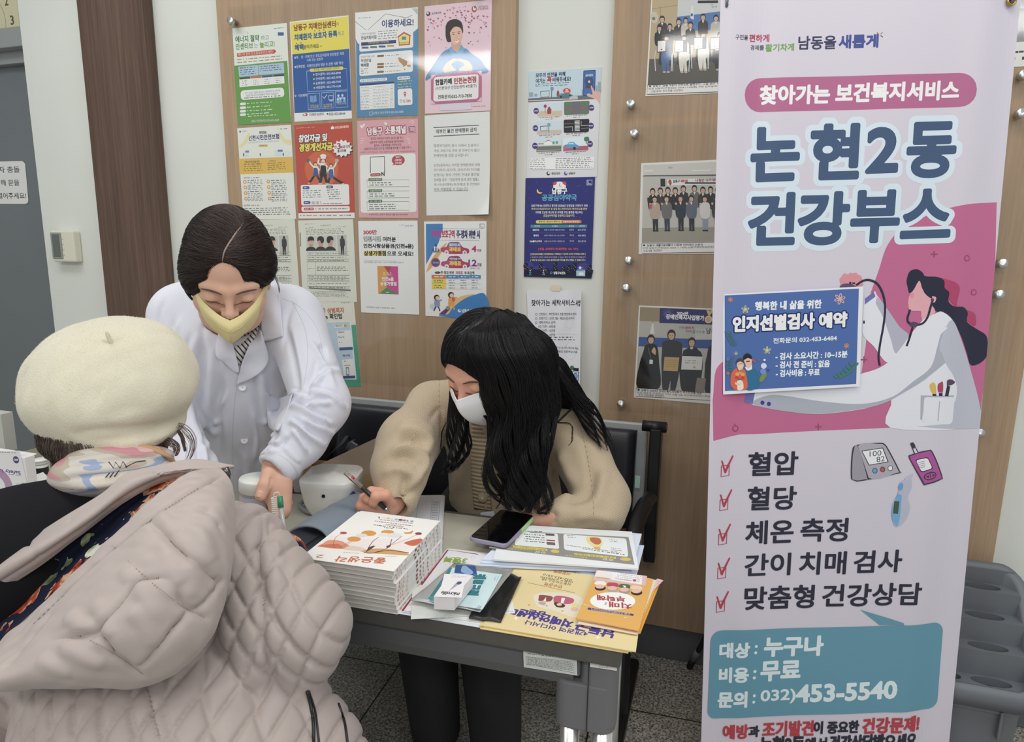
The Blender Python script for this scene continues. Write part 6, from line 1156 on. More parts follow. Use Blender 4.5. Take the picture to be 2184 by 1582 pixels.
# yellow envelopes
ev=[(1027,1334),(1343,1386),(1388,1245),(1104,1203)]
for i in range(4):
    lb=('lowest yellow envelope, overhanging the front edge of the table','second yellow envelope from the bottom of the pile','yellow envelope just beneath the top printed one','top yellow envelope with purple lettering and three little figures')[i]
    dx,dy=((-3,2),(4,1),(-5,-1),(0,0))[i];z=TZ+.0006+.0013*i
    if i < 3: link('envelope',prism([tuple(onZ(x+dx,y+dy,TZ+.005)[:2]) for x,y in ev],z,z+.0012),mat('yellow_kraft','d9c68e',.65,mix=('d3be84',40,.3)),label=lb,cat='envelope',group='yellow envelopes on the table corner')
    else:
        s=Sheet([ev[1],ev[0],ev[3],ev[2]],'d9c68e',(0,0,1),lambda x,y: onZ(x,y,TZ+.0058),th=.0012);s.look(VE);PU='4a3c8c'
        s.t('남동구',1800,985,1500,915,66,PU,.1).t('치매안심센터',1470,905,950,790,62,PU,.1).t('4개권역 어디서나',1590,985,1080,885,36,PU,.06).t('검진',1260,828,1120,806,40,PU,.1).line([(1275,830),(1055,785)],5,PU)
        s.blob([(1160,700),(1180,660),(1300,645),(1500,660),(1590,720),(1560,810),(1510,855),(1340,800),(1190,760)],'d8d0bc').blob([(1210,668),(1320,680),(1310,715),(1270,722),(1200,712)],'8c4a48').poly([(1268,684),(1240,718),(1266,720)],'e0d8d0').el(1232,732,34,17,'d8a894').blob([(1205,738),(1230,726),(1262,740),(1240,752)],'a8a09c').blob([(1330,690),(1380,672),(1500,700),(1470,742),(1330,730)],'b85a70').poly([(1400,690),(1430,694),(1410,740),(1390,730)],'e4dcd4').el(1378,750,32,18,'e0b49c').blob([(1332,745),(1346,728),(1410,742),(1424,758),(1400,772),(1350,766)],'4a3834').el(1376,746,22,12,'e0b49c').el(1500,785,32,18,'d8b09c').blob([(1470,740),(1530,735),(1540,765),(1500,770)],'d8cc7c')
        for x,y in ((1120,748),(1268,756),(1398,798)): s.poly([(x-12,y-6),(x,y),(x+12,y-4),(x,y+8)],'b05a58')
        for x,y in ((1008,858),(1670,1008)): s.poly([(x-26,y-3),(x-6,y-5),(x+2,y-16),(x+6,y-3),(x+26,y+3),(x+6,y+5),(x-2,y+16),(x-6,y+3)],'e8e4d4')
        s.line([(1515,650),(1118,562)],4,'5a5040').t('만수권역',1410,600,1265,572,30,'b05a40',.04).t('남동구보건소 3층',1486,582,1240,530,20,'5a5040').t('(남동구 소래로633)',1508,560,1230,512,20,'5a5040').t('032-453-5910',1500,545,1256,490,18,'5a5040').t('서창권역',1495,490,1355,464,28,'b05a40',.04).t('서창어울마당 3층',1580,480,1330,440,18,'5a5040')
        s.build('envelope',lb,'envelope','yellow envelopes on the table corner')
# orange booklets
bk=[(1228,1319),(1356,1342),(1398,1236),(1275,1213)];NBk=5
for i in range(NBk):
    z=TZ+.0066+.0017*i;dx,dy=((10,0),(4,4),(7,-2),(3,-1),(0,0))[i]
    lb=('orange booklet, lowest of the pile on the envelopes','orange booklet, second up in the pile on the envelopes','orange booklet, middle of the pile on the envelopes, edges only','orange booklet, directly beneath the topmost family booklet','top orange booklet with a family drawing and white oval')[i]
    if i < NBk-1: link('booklet',prism([tuple(onZ(x+dx,y+dy,TZ+.0149)[:2]) for x,y in bk],z,z+.0016,.0003),mat('booklet_%s' % ('orange','cream')[i % 2],('d8a24a','d9c8b4')[i % 2],.5),label=lb,cat='booklet',group='orange booklets on the envelopes')
    else:
        s=Sheet([bk[1],bk[0],bk[3],bk[2]],'dba448',(0,0,1),lambda x,y: onZ(x,y,TZ+.0151),th=.0015);s.look(VE)
        s.poly([(1655,540),(1685,445),(2130,505),(2105,590)],'d9b0b4').poly([(1700,452),(2090,500),(2074,580),(1668,512)],'e2e0e0').quad((1690,455),(1836,474),(1812,528),(1668,508),'dcdad8',6).poly([(1680,508),(1808,526),(1806,534),(1676,516)],'c8a030').g(2080,512,1870,478,7,'8a8a8c',4,-8,15).el(2016,545,16,10,'c05058').t('치매안심센터',1984,546,1870,530,12,'6a6a6c')
        for x,c,h in ((1716,'e2dedc','3a2a28'),(1822,'b04a58','a89c98'),(1924,'4f6a4c','9c8c84'),(2024,'d9c4b0','3a2a28')):
            y=575+(x-1716)*.13;s.blob([(x-50,y),(x-30,y-26),(x+40,y-20),(x+50,y+8),(x,y+16)],c).el(x,y+34,48,24,h).el(x-2,y+22,40,18,'e0b09c')
        s.poly([(1910,588),(1940,592),(1930,610)],'e6e2e0').el(1818,718,190,72,'e8e6e2').t('치매',1970,760,1790,745,44,'b0404c',.08).t('를',1770,742,1750,738,22,'5a5a50').t('부탁해',1920,705,1690,690,44,'b0404c',.08).quad((1612,772),(1985,822),(1980,836),(1606,788),'4a3c7c',7).t('남동구치매안심센터이야기',1955,824,1640,784,16,'d8d0e4')
        s.line([(1560,740),(1620,760)],5,'efe4cc').line([(1905,850),(1930,845)],5,'efe4cc')
        s.build('booklet',lb,'booklet','orange booklets on the envelopes')
s=Sheet([(1362,1312),(1352,1310),(1384,1228),(1399,1234)],'dcb4b8',(0,0,1),lambda x,y: onZ(x,y,TZ+.0125));s.g(1396,1242,1380,1238,2,'b06a70',5,-4,7);s.build('booklet','pink booklet edge showing right of the orange pile','booklet')

# left end of the table: lancet carton, open white box, vials, tray
lb_=empty('lancet_box',(-1.56,-.93,TZ),label='white lancet carton with a lilac ring at the far left table end',cat='box')
lc=[onY(x,y,-.915) for x,y in ((-120,972),(52,976),(54,1094),(-120,1100))]
x0,x1=lc[0][0],lc[1][0];zt=lc[1][2]
wlink('carton',box((x0,-.915,TZ+.0005),(x1,-.893,zt),.001),mat('white_carton','dcd9da',.45),lb_)
VH=(0,900,7.19)
s=Sheet([(x1,zt),(x0,zt),(x0,TZ),(x1,TZ)],'d9d8d8',(0,0,1),lambda x,y: np.array([x,-.9158,y]),th=.0003)
s=Sheet([(56,1094),(-120,1100),(-120,970),(52,975)],'d9d8d8',(0,0,1),lambda x,y: onY(x,y,-.9158),th=.0003,size=(x1-x0-.002,zt-TZ-.002));s.look(VH)
s.M[0][3] =(x0+x1)/2;s.M[2][3] =(zt+TZ)/2+.0005
s.el(-60,1070,240,310,'a888a8',48).el(-60,1070,130,170,'d9d8d8',40).el(300,670,42,54,'4a3a74').t('30G',330,672,272,668,30,'e6e2ea',.1).t('Safety Lancet',328,858,-160,800,66,'5a3f8c',.07).g(328,905,150,880,12,'4a4a4c').g(320,570,-40,530,14,'5a5a5c').t('Safety Lancet',-250,1150,208,1206,62,'5a3f8c',.07).g(325,1050,230,1035,12,'7a7a7c',2,0,-22).rect(328,1020,358,1062,'4a6a5c').g(365,1142,285,1130,12,'7a7a7c',2,0,-20).rect(232,1110,262,1152,'3a3a3c')
s.build('print',None,None,part=True,parent=lb_)
wlink('lid_flap',joined(prism([tuple(q) for q in ((x0,-.893),(x1,-.893),(x1-.004,-.884),(x0,-.884))],zt-.0012,zt,.0002)),mat('white_carton','dcd9da',.45),lb_)
wb=empty('white_box',(-1.52,-.82,TZ),label='opened white carton lying flat between lancet box and vials',cat='box')
wq=[tuple(onZ(x,y,TZ+.035)[:2]) for x,y in ((62,1062),(118,1032),(92,1006),(58,1018))]
wlink('carton',prism(wq,TZ+.0005,TZ+.035,.001),mat('white_carton','dcd9da',.45),wb)
s=Sheet([(62,1056),(116,1034),(92,1010),(50,1030)],'dcdbd8',(0,0,1),lambda x,y: onZ(x,y,TZ+.0356),th=.0002);s.g(60,1054,76,1048,2,'4a4a4c',3,3,3).g(100,1040,110,1036,2,'6a6a6c');s.build('print',None,None,part=True,parent=wb)
M_vial=mat('white_vial','d8d9d6',.3);M_vlabel=mat('black_label','26262a',.4);M_vgreen=mat('green_label','5aa03c',.4)
for nm,(px,py),k in (('white-capped strip vial with a black label standing in the tray',(90,1004),1),('white-capped strip vial with green band behind the lancet carton',(60,1000),0)):
    c=onZ(px,py+8,TZ+.006);v=empty('test_strip_vial',c,label=nm,cat='vial',group='test strip vials at the left end of the table')
    r_=.0155;link('bottle',lathe([(0,0),(r_-.001,0),(r_,.001),(r_,.03),(0,.03)],28),M_vial,v,smooth=True);link('label',lathe([(r_+.0003,.002),(r_+.0003,.022)],28,cap=False),M_vlabel,v,smooth=True)
    if not k: link('band',lathe([(r_+.0005,.002),(r_+.0005,.009)],28,cap=False),M_vgreen,v,smooth=True)
    link('cap',lathe([(0,.03),(r_+.001,.03),(r_+.0015,.033),(r_+.0015,.038),(r_+.003,.039),(r_+.003,.0415),(r_+.001,.043),(0,.043)],28),M_vial,v,smooth=True)
ty=empty('tray',(-1.6,-.68,TZ),R(-4),'shallow beige metal tray holding the strip vials','tray')
link('tray_base',box((-.2,-.10,.0005),(.12,.1,.004),.001),mat('tray_metal','a9a798',.4,.3),ty)
for lo,hi in (((-.2,-.1,.004),(.12,-.097,.03)),((-.2,.097,.004),(.12,.1,.03)),((.117,-.1,.004),(.12,.1,.03)),((-.2,-.1,.004),(-.197,.1,.03))): link('side',box(lo,hi,.0008),mat('tray_metal','a9a798',.4,.3),ty)
bx_=onY(20,958,-.6);link('carton',box((bx_[0]-.2,-.62,TZ+.0005),(bx_[0]+.012,-.585,TZ+.115),.0015),mat('grey_white_carton','b4b5ae',.6),label='plain pale grey carton standing at the far left end of the table',cat='box')
# small things between the nurse and the monitor
c=onZ(614,1052,TZ);link('navy_cap',lathe([(0,0),(.014,0),(.015,.004),(.012,.02),(.006,.026),(0,.027)],24,Matrix.Translation(c+np.array([0,0,.0005]))),mat('navy_plastic','2c3a78',.4),label='small navy cap on the table behind the white-coated hand',cat='cap',smooth=True)
# cardboard box with one flap up
cb=empty('cardboard_box',(-.88,-.46,.43),label='open brown cardboard box with one raised flap behind the monitor',cat='box')
M_cb=mat('cardboard','ab8f6a',.8,mix=('a28660',8,.3));M_cbi=mat('cardboard_inside','b4a08e',.85,mix=('aa9685',8,.3))
bz=.43;X0,X1,Y0,Y1,bt=-1.03,-.70,-.49,-.44,.688
wlink('box_body',joined(box((X0,Y0,bz),(X1,Y0+.004,bt)),box((X0,Y1-.004,bz),(X1,Y1,bt)),box((X0,Y0,bz),(X0+.004,Y1,bt)),box((X1-.004,Y0,bz),(X1,Y1,bt)),box((X0,Y0,bz),(X1,Y1,bz+.004))),M_cb,cb)
f=[onY(x,y,Y0+.008) for x,y in ((676,996),(828,922),(812,1012))];f[0][2] =bt;f[2][2] =bt-.002
bm=bmesh.new();n_=np.array([.0,.0035,0]);v1=[bm.verts.new(q) for q in f];v2=[bm.verts.new(q+n_) for q in f];bm.faces.new(v1[::-1]);bm.faces.new(v2);[bm.faces.new((v1[i],v1[(i+1) % 3],v2[(i+1) % 3],v2[i])) for i in range(3)];bmesh.ops.recalc_face_normals(bm,faces=bm.faces);wlink('flap',bm_mesh(bm),M_cbi,cb)

# ------------------------------------------------------------------ waiting bench behind the table
M_leather=mat('black_leather','1e1f24',.36,spec=.5,bump=(420,.18,3));M_gframe=mat('grey_bench_frame','a4a7a8',.45,.2);M_bp=mat('bench_black','18181b',.38,spec=.5)
be=empty('waiting_bench',(-.9,-.25,0),label='two-seat black padded waiting bench against the wall',cat='bench')
def pad(cx,cy,cz,sx,sy,sz,bev):
    bm=bmesh.new();bmesh.ops.create_grid(bm,x_segments=16,y_segments=16,size=.5); 
    for v in bm.verts: 
        u,w_=v.co.x*2,v.co.y*2;v.co=(u*sx/2,w_*sy/2,sz*(1-.28*(abs(u)**5+abs(w_)**5)/1.2-.1*(u*u+w_*w_)*.4))
    g=bmesh.ops.extrude_face_region(bm,geom=bm.faces[:]);vs=[e for e in g['geom'] if isinstance(e,bmesh.types.BMVert)]
    for v in vs: v.co.z=0
    bmesh.ops.recalc_face_normals(bm,faces=bm.faces);return bm_mesh(bm)
BB=-.072
tilt=Matrix.Rotation(R(90-6),4,'X')
for x0,x1 in ((-1.175,-.69),(-.665,-.195)):
    cx=(x0+x1)/2;w_=x1-x0
    wlink('back_plate',box((cx-w_/2-.012,-.006,-.012),(cx+w_/2+.03,.30,.0),.006,M=Matrix.Translation((0,BB-.02,.475)) @ tilt),M_gframe,be)
    wlink('backrest',(lambda me: (me.transform(Matrix.Translation((cx,BB-.02,.475)) @ tilt @ Matrix.Translation((0,.137,.0))),me)[1])(pad(0,0,0,w_,.285,.045,.02)),M_leather,be,True)
    wlink('seat',(lambda me: (me.transform(Matrix.Translation((cx,-.31,.375))),me)[1])(pad(0,0,0,w_,.43,.05,.02)),M_leather,be,True)
wlink('beam',box((-1.19,-.34,.325),(-.13,-.28,.374),.004),M_bp,be)
for x in (-.128,-1.19):
    wlink('side_panel',prism([(BB+.02,.37),(BB-.03,.37),(BB-.05,.5),(BB-.085+.04,.775),(BB+.02,.775)],-.016,.016,.004,2,Matrix.Translation((x-.012,0,0)) @ Matrix(((0,0,1,0),(1,0,0,0),(0,1,0,0),(0,0,0,1)))),M_bp,be)
    wlink('top_bar',tube([(x-.05,BB-.03,.778),(x+.016,BB-.03,.778)],.0155,18),M_bp,be,True)
    wlink('bar_end',lathe([(0,0),(.013,0),(.011,.002),(0,.003)],18,frame_at((x+.016,BB-.03,.778),(1,0,0))),mat('end_cap','5a5650',.35,.4),be,True)
    wlink('armrest',tube(catmull([(x-.012,BB-.03,.573),(x-.02,BB-.09,.58),(x-.03,BB-.17,.574),(x-.037,BB-.25,.545),(x-.04,BB-.30,.49),(x-.04,BB-.31,.40)],30),[.018]*8+[.021]*12+[.019]*10,14,flat=1.2),M_bp,be,True)
    wlink('leg',joined(tube([(x-.05,-.31,.33),(x-.05,-.31,.03)],.022,14),box((x-.075,-.52,.0),(x-.025,-.06,.035),.012,3)),M_bp,be)
wlink('tag',box((-.1885,BB-.05,.60),(-.1745,BB-.0485,.636),.0005),mat('mint_tag','a8c8b8',.6),be)
# black bag on the bench behind the box
bg=empty('black_bag',(-1.05,-.2,.43),label='slumped black bag with strap on the bench behind the box flap',cat='bag')
M_bag=mat('black_nylon','141417',.5,bump=(160,.4,3))
q=Sculpt([ell((-.98,-.2,.545),(.10,.06,.115),k=.03),ell((-.9,-.19,.5),(.09,.05,.07),k=.04),ell((-1.04,-.2,.5),(.08,.07,.075),k=.04)],.008);q.disp(lambda V,N_: .006*wob(V,9,3));wlink('bag_body',q.mesh(),M_bag,bg,True)
wlink('strap',tube(catmull([onY(x,y,Y) for x,y,Y in ((684,992,-.28),(705,968,-.29),(728,946,-.27),(742,930,-.22),(750,948,-.2))],30),.006,8,flat=.3),mat('strap_black','2a2a30',.6),bg,True)
wlink('strap',tube(catmull([onY(x,y,Y) for x,y,Y in ((716,985,-.26),(735,962,-.28),(746,944,-.26),(756,938,-.22))],24),.0055,8,flat=.3),mat('strap_black','2a2a30',.6),bg,True)
wlink('buckle',box((-.012,-.004,-.018),(.012,.004,.018),.003,M=Matrix.Translation(onY(752,955,-.27)) @ Matrix.Rotation(R(25),4,'Y')),mat('grey_plastic','6a6e70',.4),bg)

# ------------------------------------------------------------------ grey umbrella rack
M_bin=mat('grey_rack_plastic','65686d',.42,spec=.45,bump=(200,.05,2));M_rack_shade=mat('rack_shade','101112',.9)  # second material is near-black to stand in for shade in the rack
ur=empty('umbrella_rack',(.57,-.15,0),label='grey plastic umbrella rack with stepped rows of round holes',cat='umbrella rack')
UX0,UX1,UYB,UYF=.315,.79,-.045,-.262
NS=4;zs=[.436,.38,.323,.258];rim=.018
def holed(x0,x1,y0,y1,z,cs,r,depth):
    bm=bmesh.new();ed=[];o=[bm.verts.new(p) for p in ((x0,y0,z),(x1,y0,z),(x1,y1,z),(x0,y1,z))];ed += [bm.edges.new((o[i],o[(i+1) % 4])) for i in range(4)]
    rings=[]
    for cx,cy in cs:
        v=[bm.verts.new((cx+r*math.cos(a),cy+r*.43*math.sin(a),z)) for a in np.linspace(0,2*math.pi,28,endpoint=False)];rings.append(v);ed += [bm.edges.new((v[i],v[(i+1) % 28])) for i in range(28)]
    bmesh.ops.triangle_fill(bm,edges=ed,use_beauty=True)
    for v in rings:
        b=[bm.verts.new((q.co.x,q.co.y,z-depth)) for q in v]
        for i in range(28): bm.faces.new((v[i],v[(i+1) % 28],b[(i+1) % 28],b[i]))
    return bm_mesh(bm)
ys=np.linspace(UYB-rim,UYF+rim,NS+1);parts=[]
HX=[.432,.52,.608,.69]
inner=(UX0+.02,UX1-.03)
for i in range(NS):
    parts.append(holed(inner[0],inner[1],ys[i+1],ys[i],zs[i],[(x,(ys[i]+ys[i+1])/2+.002) for x in (.37,.474,.579,.684)],.043,.022))
    zu=zs[i-1] if i else .475;parts.append(pmesh([(inner[0],ys[i],zs[i]),(inner[1],ys[i],zs[i]),(inner[1],ys[i],zu),(inner[0],ys[i],zu)],[(0,1,2,3)]))
for i in range(NS):
    for x in (.37,.474,.579,.684): wlink('hole',lathe([(0,0),(.0428,0),(.0428,.0006),(0,.0006)],28,Matrix.Translation((x,(ys[i]+ys[i+1])/2+.002,zs[i]-.021)) @ Matrix.Diagonal((1,.43,1,1))),M_rack_shade,ur,label='dark open hole')  # dark discs close the openings and paint the shade down them
wlink('stepped_top',joined(*parts),M_bin,ur)
def ztop(y): return .492+(y-UYB)/(UYF-UYB)*(.248-.492)
out=rrect(UX1-UX0,UYB-UYF,.06,8,(UX0+UX1)/2,(UYB+UYF)/2);inn=rrect(inner[1]-inner[0],(UYB-UYF)-2*rim*.85,.035,8,(inner[0]+inner[1])/2,(UYB+UYF)/2)
G=[]
for k,(pl,dz) in enumerate(((inn,-.07),(inn,-.004),([((a[0]*.75+b[0]*.25),(a[1]*.75+b[1]*.25)) for a,b in zip(inn,out)],0),([((a[0]*.2+b[0]*.8),(a[1]*.2+b[1]*.8)) for a,b in zip(inn,out)],0),(out,-.006),(out,-.035),([((a[0]*.12+b[0]*.88),(a[1]*.12+b[1]*.88)) for a,b in zip(inn,out)],-.037))):
    G.append([(x,y,ztop(y)+dz) for x,y in pl+pl[:1]])
wlink('rim',grid_mesh(np.array(G)[:,::-1]),M_bin,ur,True)
lo_=rrect(UX1-UX0-.05,UYB-UYF-.04,.05,8,(UX0+UX1)/2,(UYB+UYF)/2);bt_=rrect(UX1-UX0-.08,UYB-UYF-.06,.05,8,(UX0+UX1)/2,(UYB+UYF)/2)
wlink('body',grid_mesh(np.array([[(x,y,ztop(y)-.03) for x,y in lo_+lo_[:1]],[(x,y,.001) for x,y in bt_+bt_[:1]]])[:,::-1]),M_bin,ur,True)
wlink('inside',box((UX0+.05,UYF+.035,.02),(UX1-.06,UYB-.03,.19)),M_rack_shade,ur)  # solid dark block painted as the shade within the rack
wlink('rib',box((.7,UYF+.008,.13),(.706,UYF+.024,.205),.002),M_bin,ur)

# ------------------------------------------------------------------ people: shared builders
M_skin=mat('skin','d6ae98',.5,spec=.35,sss=.1,mix=('cfa28c',22,.35),bump=(900,.04,2))
M_skin2=mat('skin_hand','d6a68f',.5,spec=.35,sss=.12,mix=('cc957f',30,.35),bump=(700,.06,2))
M_hairb=mat('dark_brown_hair','261d1b',.48,spec=.35,k=1.);M_hairk=mat('black_hair','141316',.36,spec=.32,k=1.);M_hairg=mat('greying_hair','75675c',.6,mix=('3c3430',60,.3))
M_lash=mat('lash_brow','543f37',.7)
class Frame:
    def __init__(s,o,fwd,up):
        s.o=np.asarray(o,float);Z=np.asarray(up,float);Z /= np.linalg.norm(Z);Y=np.asarray(fwd,float);Y=Y-Z*(Y@Z);Y /= np.linalg.norm(Y);s.B=np.stack([np.cross(Y,Z),Y,Z],1)
    def p(s,*q): return s.o+s.B@np.asarray(q[0] if len(q) == 1 else q,float)
    def cap(s,a,ra,b,rb,k=.012,**kw): return cap(s.p(a),ra,s.p(b),rb,k,**kw)
    def ell(s,c,r,k=.012,sub=False,rot=None): return ell(s.p(c),r,s.B if rot is None else s.B@rot,k,sub)
def head_prims(f,ears=True):
    e=f.ell;c=f.cap
    P=[e((0,-.008,.03),(.0745,.092,.088)),e((0,.026,-.03),(.066,.064,.085),.02),e((0,.05,-.088),(.034,.034,.028),.025),c((-.03,.03,-.085),.03,(.03,.03,-.085),.03,.03)]
    for s in (-1,1):
        P += [e((s*.040,.058,-.026),(.027,.026,.026),.025),c((s*.012,.083,.020),.009,(s*.048,.066,.022),.009,.014),e((s*.032,.100,.003),(.019,.016,.0105),.01,True),e((s*.0315,.0775,.001),(.0165,.0135,.0105),.005)]
    P += [c((0,.085,.012),.0068,(0,.1035,-.019),.0088,.012),e((0,.107,-.0235),(.0092,.0095,.0088),.008)]
    for s in (-1,1): P += [e((s*.0112,.0985,-.027),(.0066,.009,.0064),.006),e((s*.0062,.107,-.0335),(.0038,.005,.003),.003,True)]
    P += [e((0,.083,-.062),(.022,.011,.007),.008),e((0,.082,-.071),(.018,.011,.007),.008)]
    if ears:
        for s in (-1,1): P += [e((s*.074,-.012,-.01),(.007,.019,.031),.006),e((s*.08,-.006,-.008),(.005,.010,.018),.004,True),e((s*.074,-.004,-.036),(.006,.009,.008),.006)]
    return P
def face_line(f,sk,pts,rad,name,m,parent,lift=.0004):
    bv=BVHTree.FromPolygons([Vector(v) for v in sk.V],[tuple(q) for q in sk.Q]);P=[]
    for q in catmull([f.p(*p) for p in pts],14):
        h=bv.find_nearest(Vector(q));P.append(np.array(h[0])+np.array(h[1])*lift)
    P=np.array(P)
    for _ in range(4): P[1:-1] =(P[:-2]+2*P[1:-1]+P[2:])/4
    P=P+f.B[:,1]*lift*1.5;n=len(P);wlink(name,tube(P,[rad*(.35+.65*math.sin(math.pi*(i+.6)/(n+.2))) for i in range(n)],6),m,parent,True)
def walk(sk,seeds,dirf,steps,step,lift,rad,rng,curl=0.):
    """strands laid along a sculpted surface, following a direction field"""
    bv=BVHTree.FromPolygons([Vector(v) for v in sk.V],[tuple(q) for q in sk.Q]);out=[]
    for s0 in seeds:
        p=Vector(s0);L=rng.uniform(.5,1.2)*lift;path=[];ph=rng.uniform(0,6.28);j=Vector(rng.normal(size=3)*.12)
        for i in range(steps):
            h=bv.find_nearest(p)
            if h[0] is None: break
            d=Vector(dirf(np.array(h[0])))+j;d -= h[1]*d.dot(h[1])
            if d.length < 1e-6: d=Vector((0,0,-1))
            d.normalize();side=d.cross(h[1]);path.append(h[0]+h[1]*L*(math.sin(math.pi*min(1,(i+1)/steps*1.05))+.25)+side*(curl*math.sin(ph+i*.7)));p=h[0]+d*step
        if len(path) == steps: out.append([tuple(q) for q in path])
    if not out: return None
    t=np.linspace(0,1,steps);r=rad*(1-.75*t**3);return strands_mesh(np.array(out),np.tile(r,(len(out),1))*rng.uniform(.7,1.2,(len(out),1)),3)
def seeds_on(sk,n,rng,ok):
    c=sk.V[sk.Q].mean(1);N_=vnormals(sk.V,sk.Q)[sk.Q[:,0]];m=np.where(ok(c,N_))[0]
    return c[rng.choice(m,min(n,len(m)),replace=len(m) < n)] if len(m) else []
def bundle(guide,nst,spread,rad,rng,wave=0.,freq=3.,m=26,flat=None,tip=.4):
    """lock of hair round a guide (px or 3-D points)"""
    P=catmull(guide,m);T=np.gradient(P,axis=0);T /= np.linalg.norm(T,axis=1)[:,None];A=np.cross(T,[.2,-.9,.1]);A /= np.linalg.norm(A,axis=1)[:,None];B=np.cross(A,T)
    t=np.linspace(0,1,m);out=[]
    for i in range(nst):
        a=rng.uniform(0,6.28);r=spread*math.sqrt(rng.uniform(0,1));ph=rng.uniform(-.8,.8);pr=(1-(1-tip)*t**2)*np.minimum(1,.35+3*t);wv=wave*np.minimum(1,t*1.6)
        o=A*(math.cos(a)*r*pr+wv*np.sin(freq*6.28*t+ph))[:,None]+B*(math.sin(a)*r*(flat or 1)*pr+wv*.6*np.cos(freq*6.28*t+ph*1.3))[:,None];out.append(P+o+rng.normal(size=3)*spread*.04)
    return np.array(out),np.tile(rad*(1-.7*t**4),(nst,1))
def locks(parts):
    return strands_mesh(np.concatenate([p[0] for p in parts]),np.concatenate([p[1] for p in parts]),3)
def on(sk,pts,off=.0):
    out=[]
    for x,y in pts:
        h=sk.hit(x,y);d=EYE-h;out.append(h+d/np.linalg.norm(d)*off)
    return np.array(out)
def patch(sk,rows,off,thick,nu=18,nv=18):
    """cloth piece lying on a sculpted surface; rows of pixel points, optionally with an extra lift each"""
    G=[]
    for r in rows:
        G.append([W(*q) if len(q) > 2 and q[2] > .5 else on(sk,[q[:2]],off+(q[2] if len(q) > 2 else 0))[0] for q in r])
    return loft(G,nu,nv,thick)
def seam(sk,pts,rad=.0008,lift=.0003,n=60):
    P=on(sk,[tuple(q) for q in catmull(pts,n)],lift);return tube(P,rad,5)
def finger_prims(pts,r0,r1,k=.004):
    n=len(pts);rr=np.linspace(r0,r1,n);return [cap(pts[i],rr[i],pts[i+1],rr[i+1],k if i else .008) for i in range(n-1)]
def nail(p,n,d,w_,l,parent):
    n=np.asarray(n)/np.linalg.norm(n);d=np.asarray(d)-n*(np.asarray(d)@n);d /= np.linalg.norm(d);s_=np.cross(n,d);G=[]
    for i in range(7):
        v=-1+i/3;G.append([p+d*l*v+s_*w_*u*math.sqrt(max(.02,1-.25*(v > 0)*v*v))-n*(.32*w_*u*u) for u in np.linspace(-1,1,7)])
    wlinkm('fingernail',grid_mesh(np.array(G),.0006),Matrix(),mat('nail','dcb0a0',.25,spec=.5),parent)

# ------------------------------------------------------------------ the woman in the white coat
rng=np.random.default_rng(11)
M_coat=mat('white_cotton','d2d3dd',.75,spec=.2,bump=(900,.1,2),sheen=.1)
HO=W(490,583,1.36);hor=EYE-HO;hor[2] =0;hor /= np.linalg.norm(hor);hor=rotm((0,0,1),R(-3))@hor
ca,sa=math.cos(R(35)),math.sin(R(35));hf=Frame(HO,ca*hor-sa*np.array([0,0,1.]),rotm(hor,R(-2))@(ca*np.array([0,0,1.])+sa*hor))
NU=empty('person',(-1.3,-.36,0),label='person in a white coat and yellow mask leaning over the table, holding a jar',cat='person')
sk=Sculpt(head_prims(hf)+[hf.cap((0,-.035,-.06),.052,(0,-.085,-.17),.056,.03)],.0026)
for s_ in (-1,1): sk.stroke([hf.p(s_*.017,.085,.0005),hf.p(s_*.032,.092,.006),hf.p(s_*.047,.078,.001)],.0022,-.0011,px=False);sk.stroke([hf.p(s_*.016,.097,-.024),hf.p(s_*.024,.088,-.04),hf.p(s_*.03,.08,-.055)],.003,-.0012,px=False)
# left hand (right in the picture), thumb down along the jar, fingers wrapped behind it
HD=1.285
def px3(L): return [W(x,y,d) for x,y,d in L]
wr=W(588,992,1.315);palm=[cap(wr,.027,W(586,1040,1.30),.030,.012,flat=(_f,.75)),cap(W(592,1030,1.30),.026,W(597,1085,1.29),.022,.015,flat=(_f,.8))]
thumb=finger_prims(px3([(574,1012,1.288),(565,1035,1.272),(556,1058,1.262)]),.0155,.0105)
fing=[]
for L in ([(598,1072,1.285),(594,1098,1.28),(574,1106,1.30),(556,1098,1.32)],[(606,1064,1.295),(605,1095,1.298),(585,1112,1.315),(566,1106,1.33)],[(609,1056,1.305),(611,1085,1.312),(596,1104,1.33),(578,1100,1.342)],[(608,1048,1.315),(613,1072,1.325),(603,1090,1.34),(588,1090,1.35)]): fing += finger_prims(px3(L),.0105,.0078)
hd=Sculpt(palm+thumb+fing,.0016)
hd.stroke([(580,1016),(578,1030),(575,1040)],.004,-.0025)
rw=W(425,1040,1.35);hd2=Sculpt([cap(rw,.027,W(438,1066,1.33),.028,.012)]+sum([finger_prims(px3([(440+9*i,1070,1.32+.008*i),(448+9*i,1092,1.315+.008*i),(450+9*i,1108,1.325)]),.010,.0078) for i in range(4)],[])+finger_prims(px3([(430,1065,1.31),(438,1085,1.30),(446,1100,1.295)]),.013,.010),.0022)
arms=Sculpt([cap(W(640,690,1.5),.045,W(688,860,1.42),.038),cap(W(688,860,1.42),.038,wr,.026),cap(W(375,700,1.53),.045,W(350,870,1.5),.038),cap(W(350,870,1.5),.038,rw,.026),cap(W(500,700,1.56),.08,W(520,940,1.76),.07),cap(W(420,690,1.53),.05,W(600,690,1.52),.05)],.012)
body=wlink('body',joined(sk.mesh(),hd.mesh(),hd2.mesh(),arms.mesh()),M_skin,NU,True)
nail(W(554.5,1054,1.253),EYE-W(556,1058,1.25),W(552,1066,1.25)-W(556,1050,1.25),.0055,.0065,body)
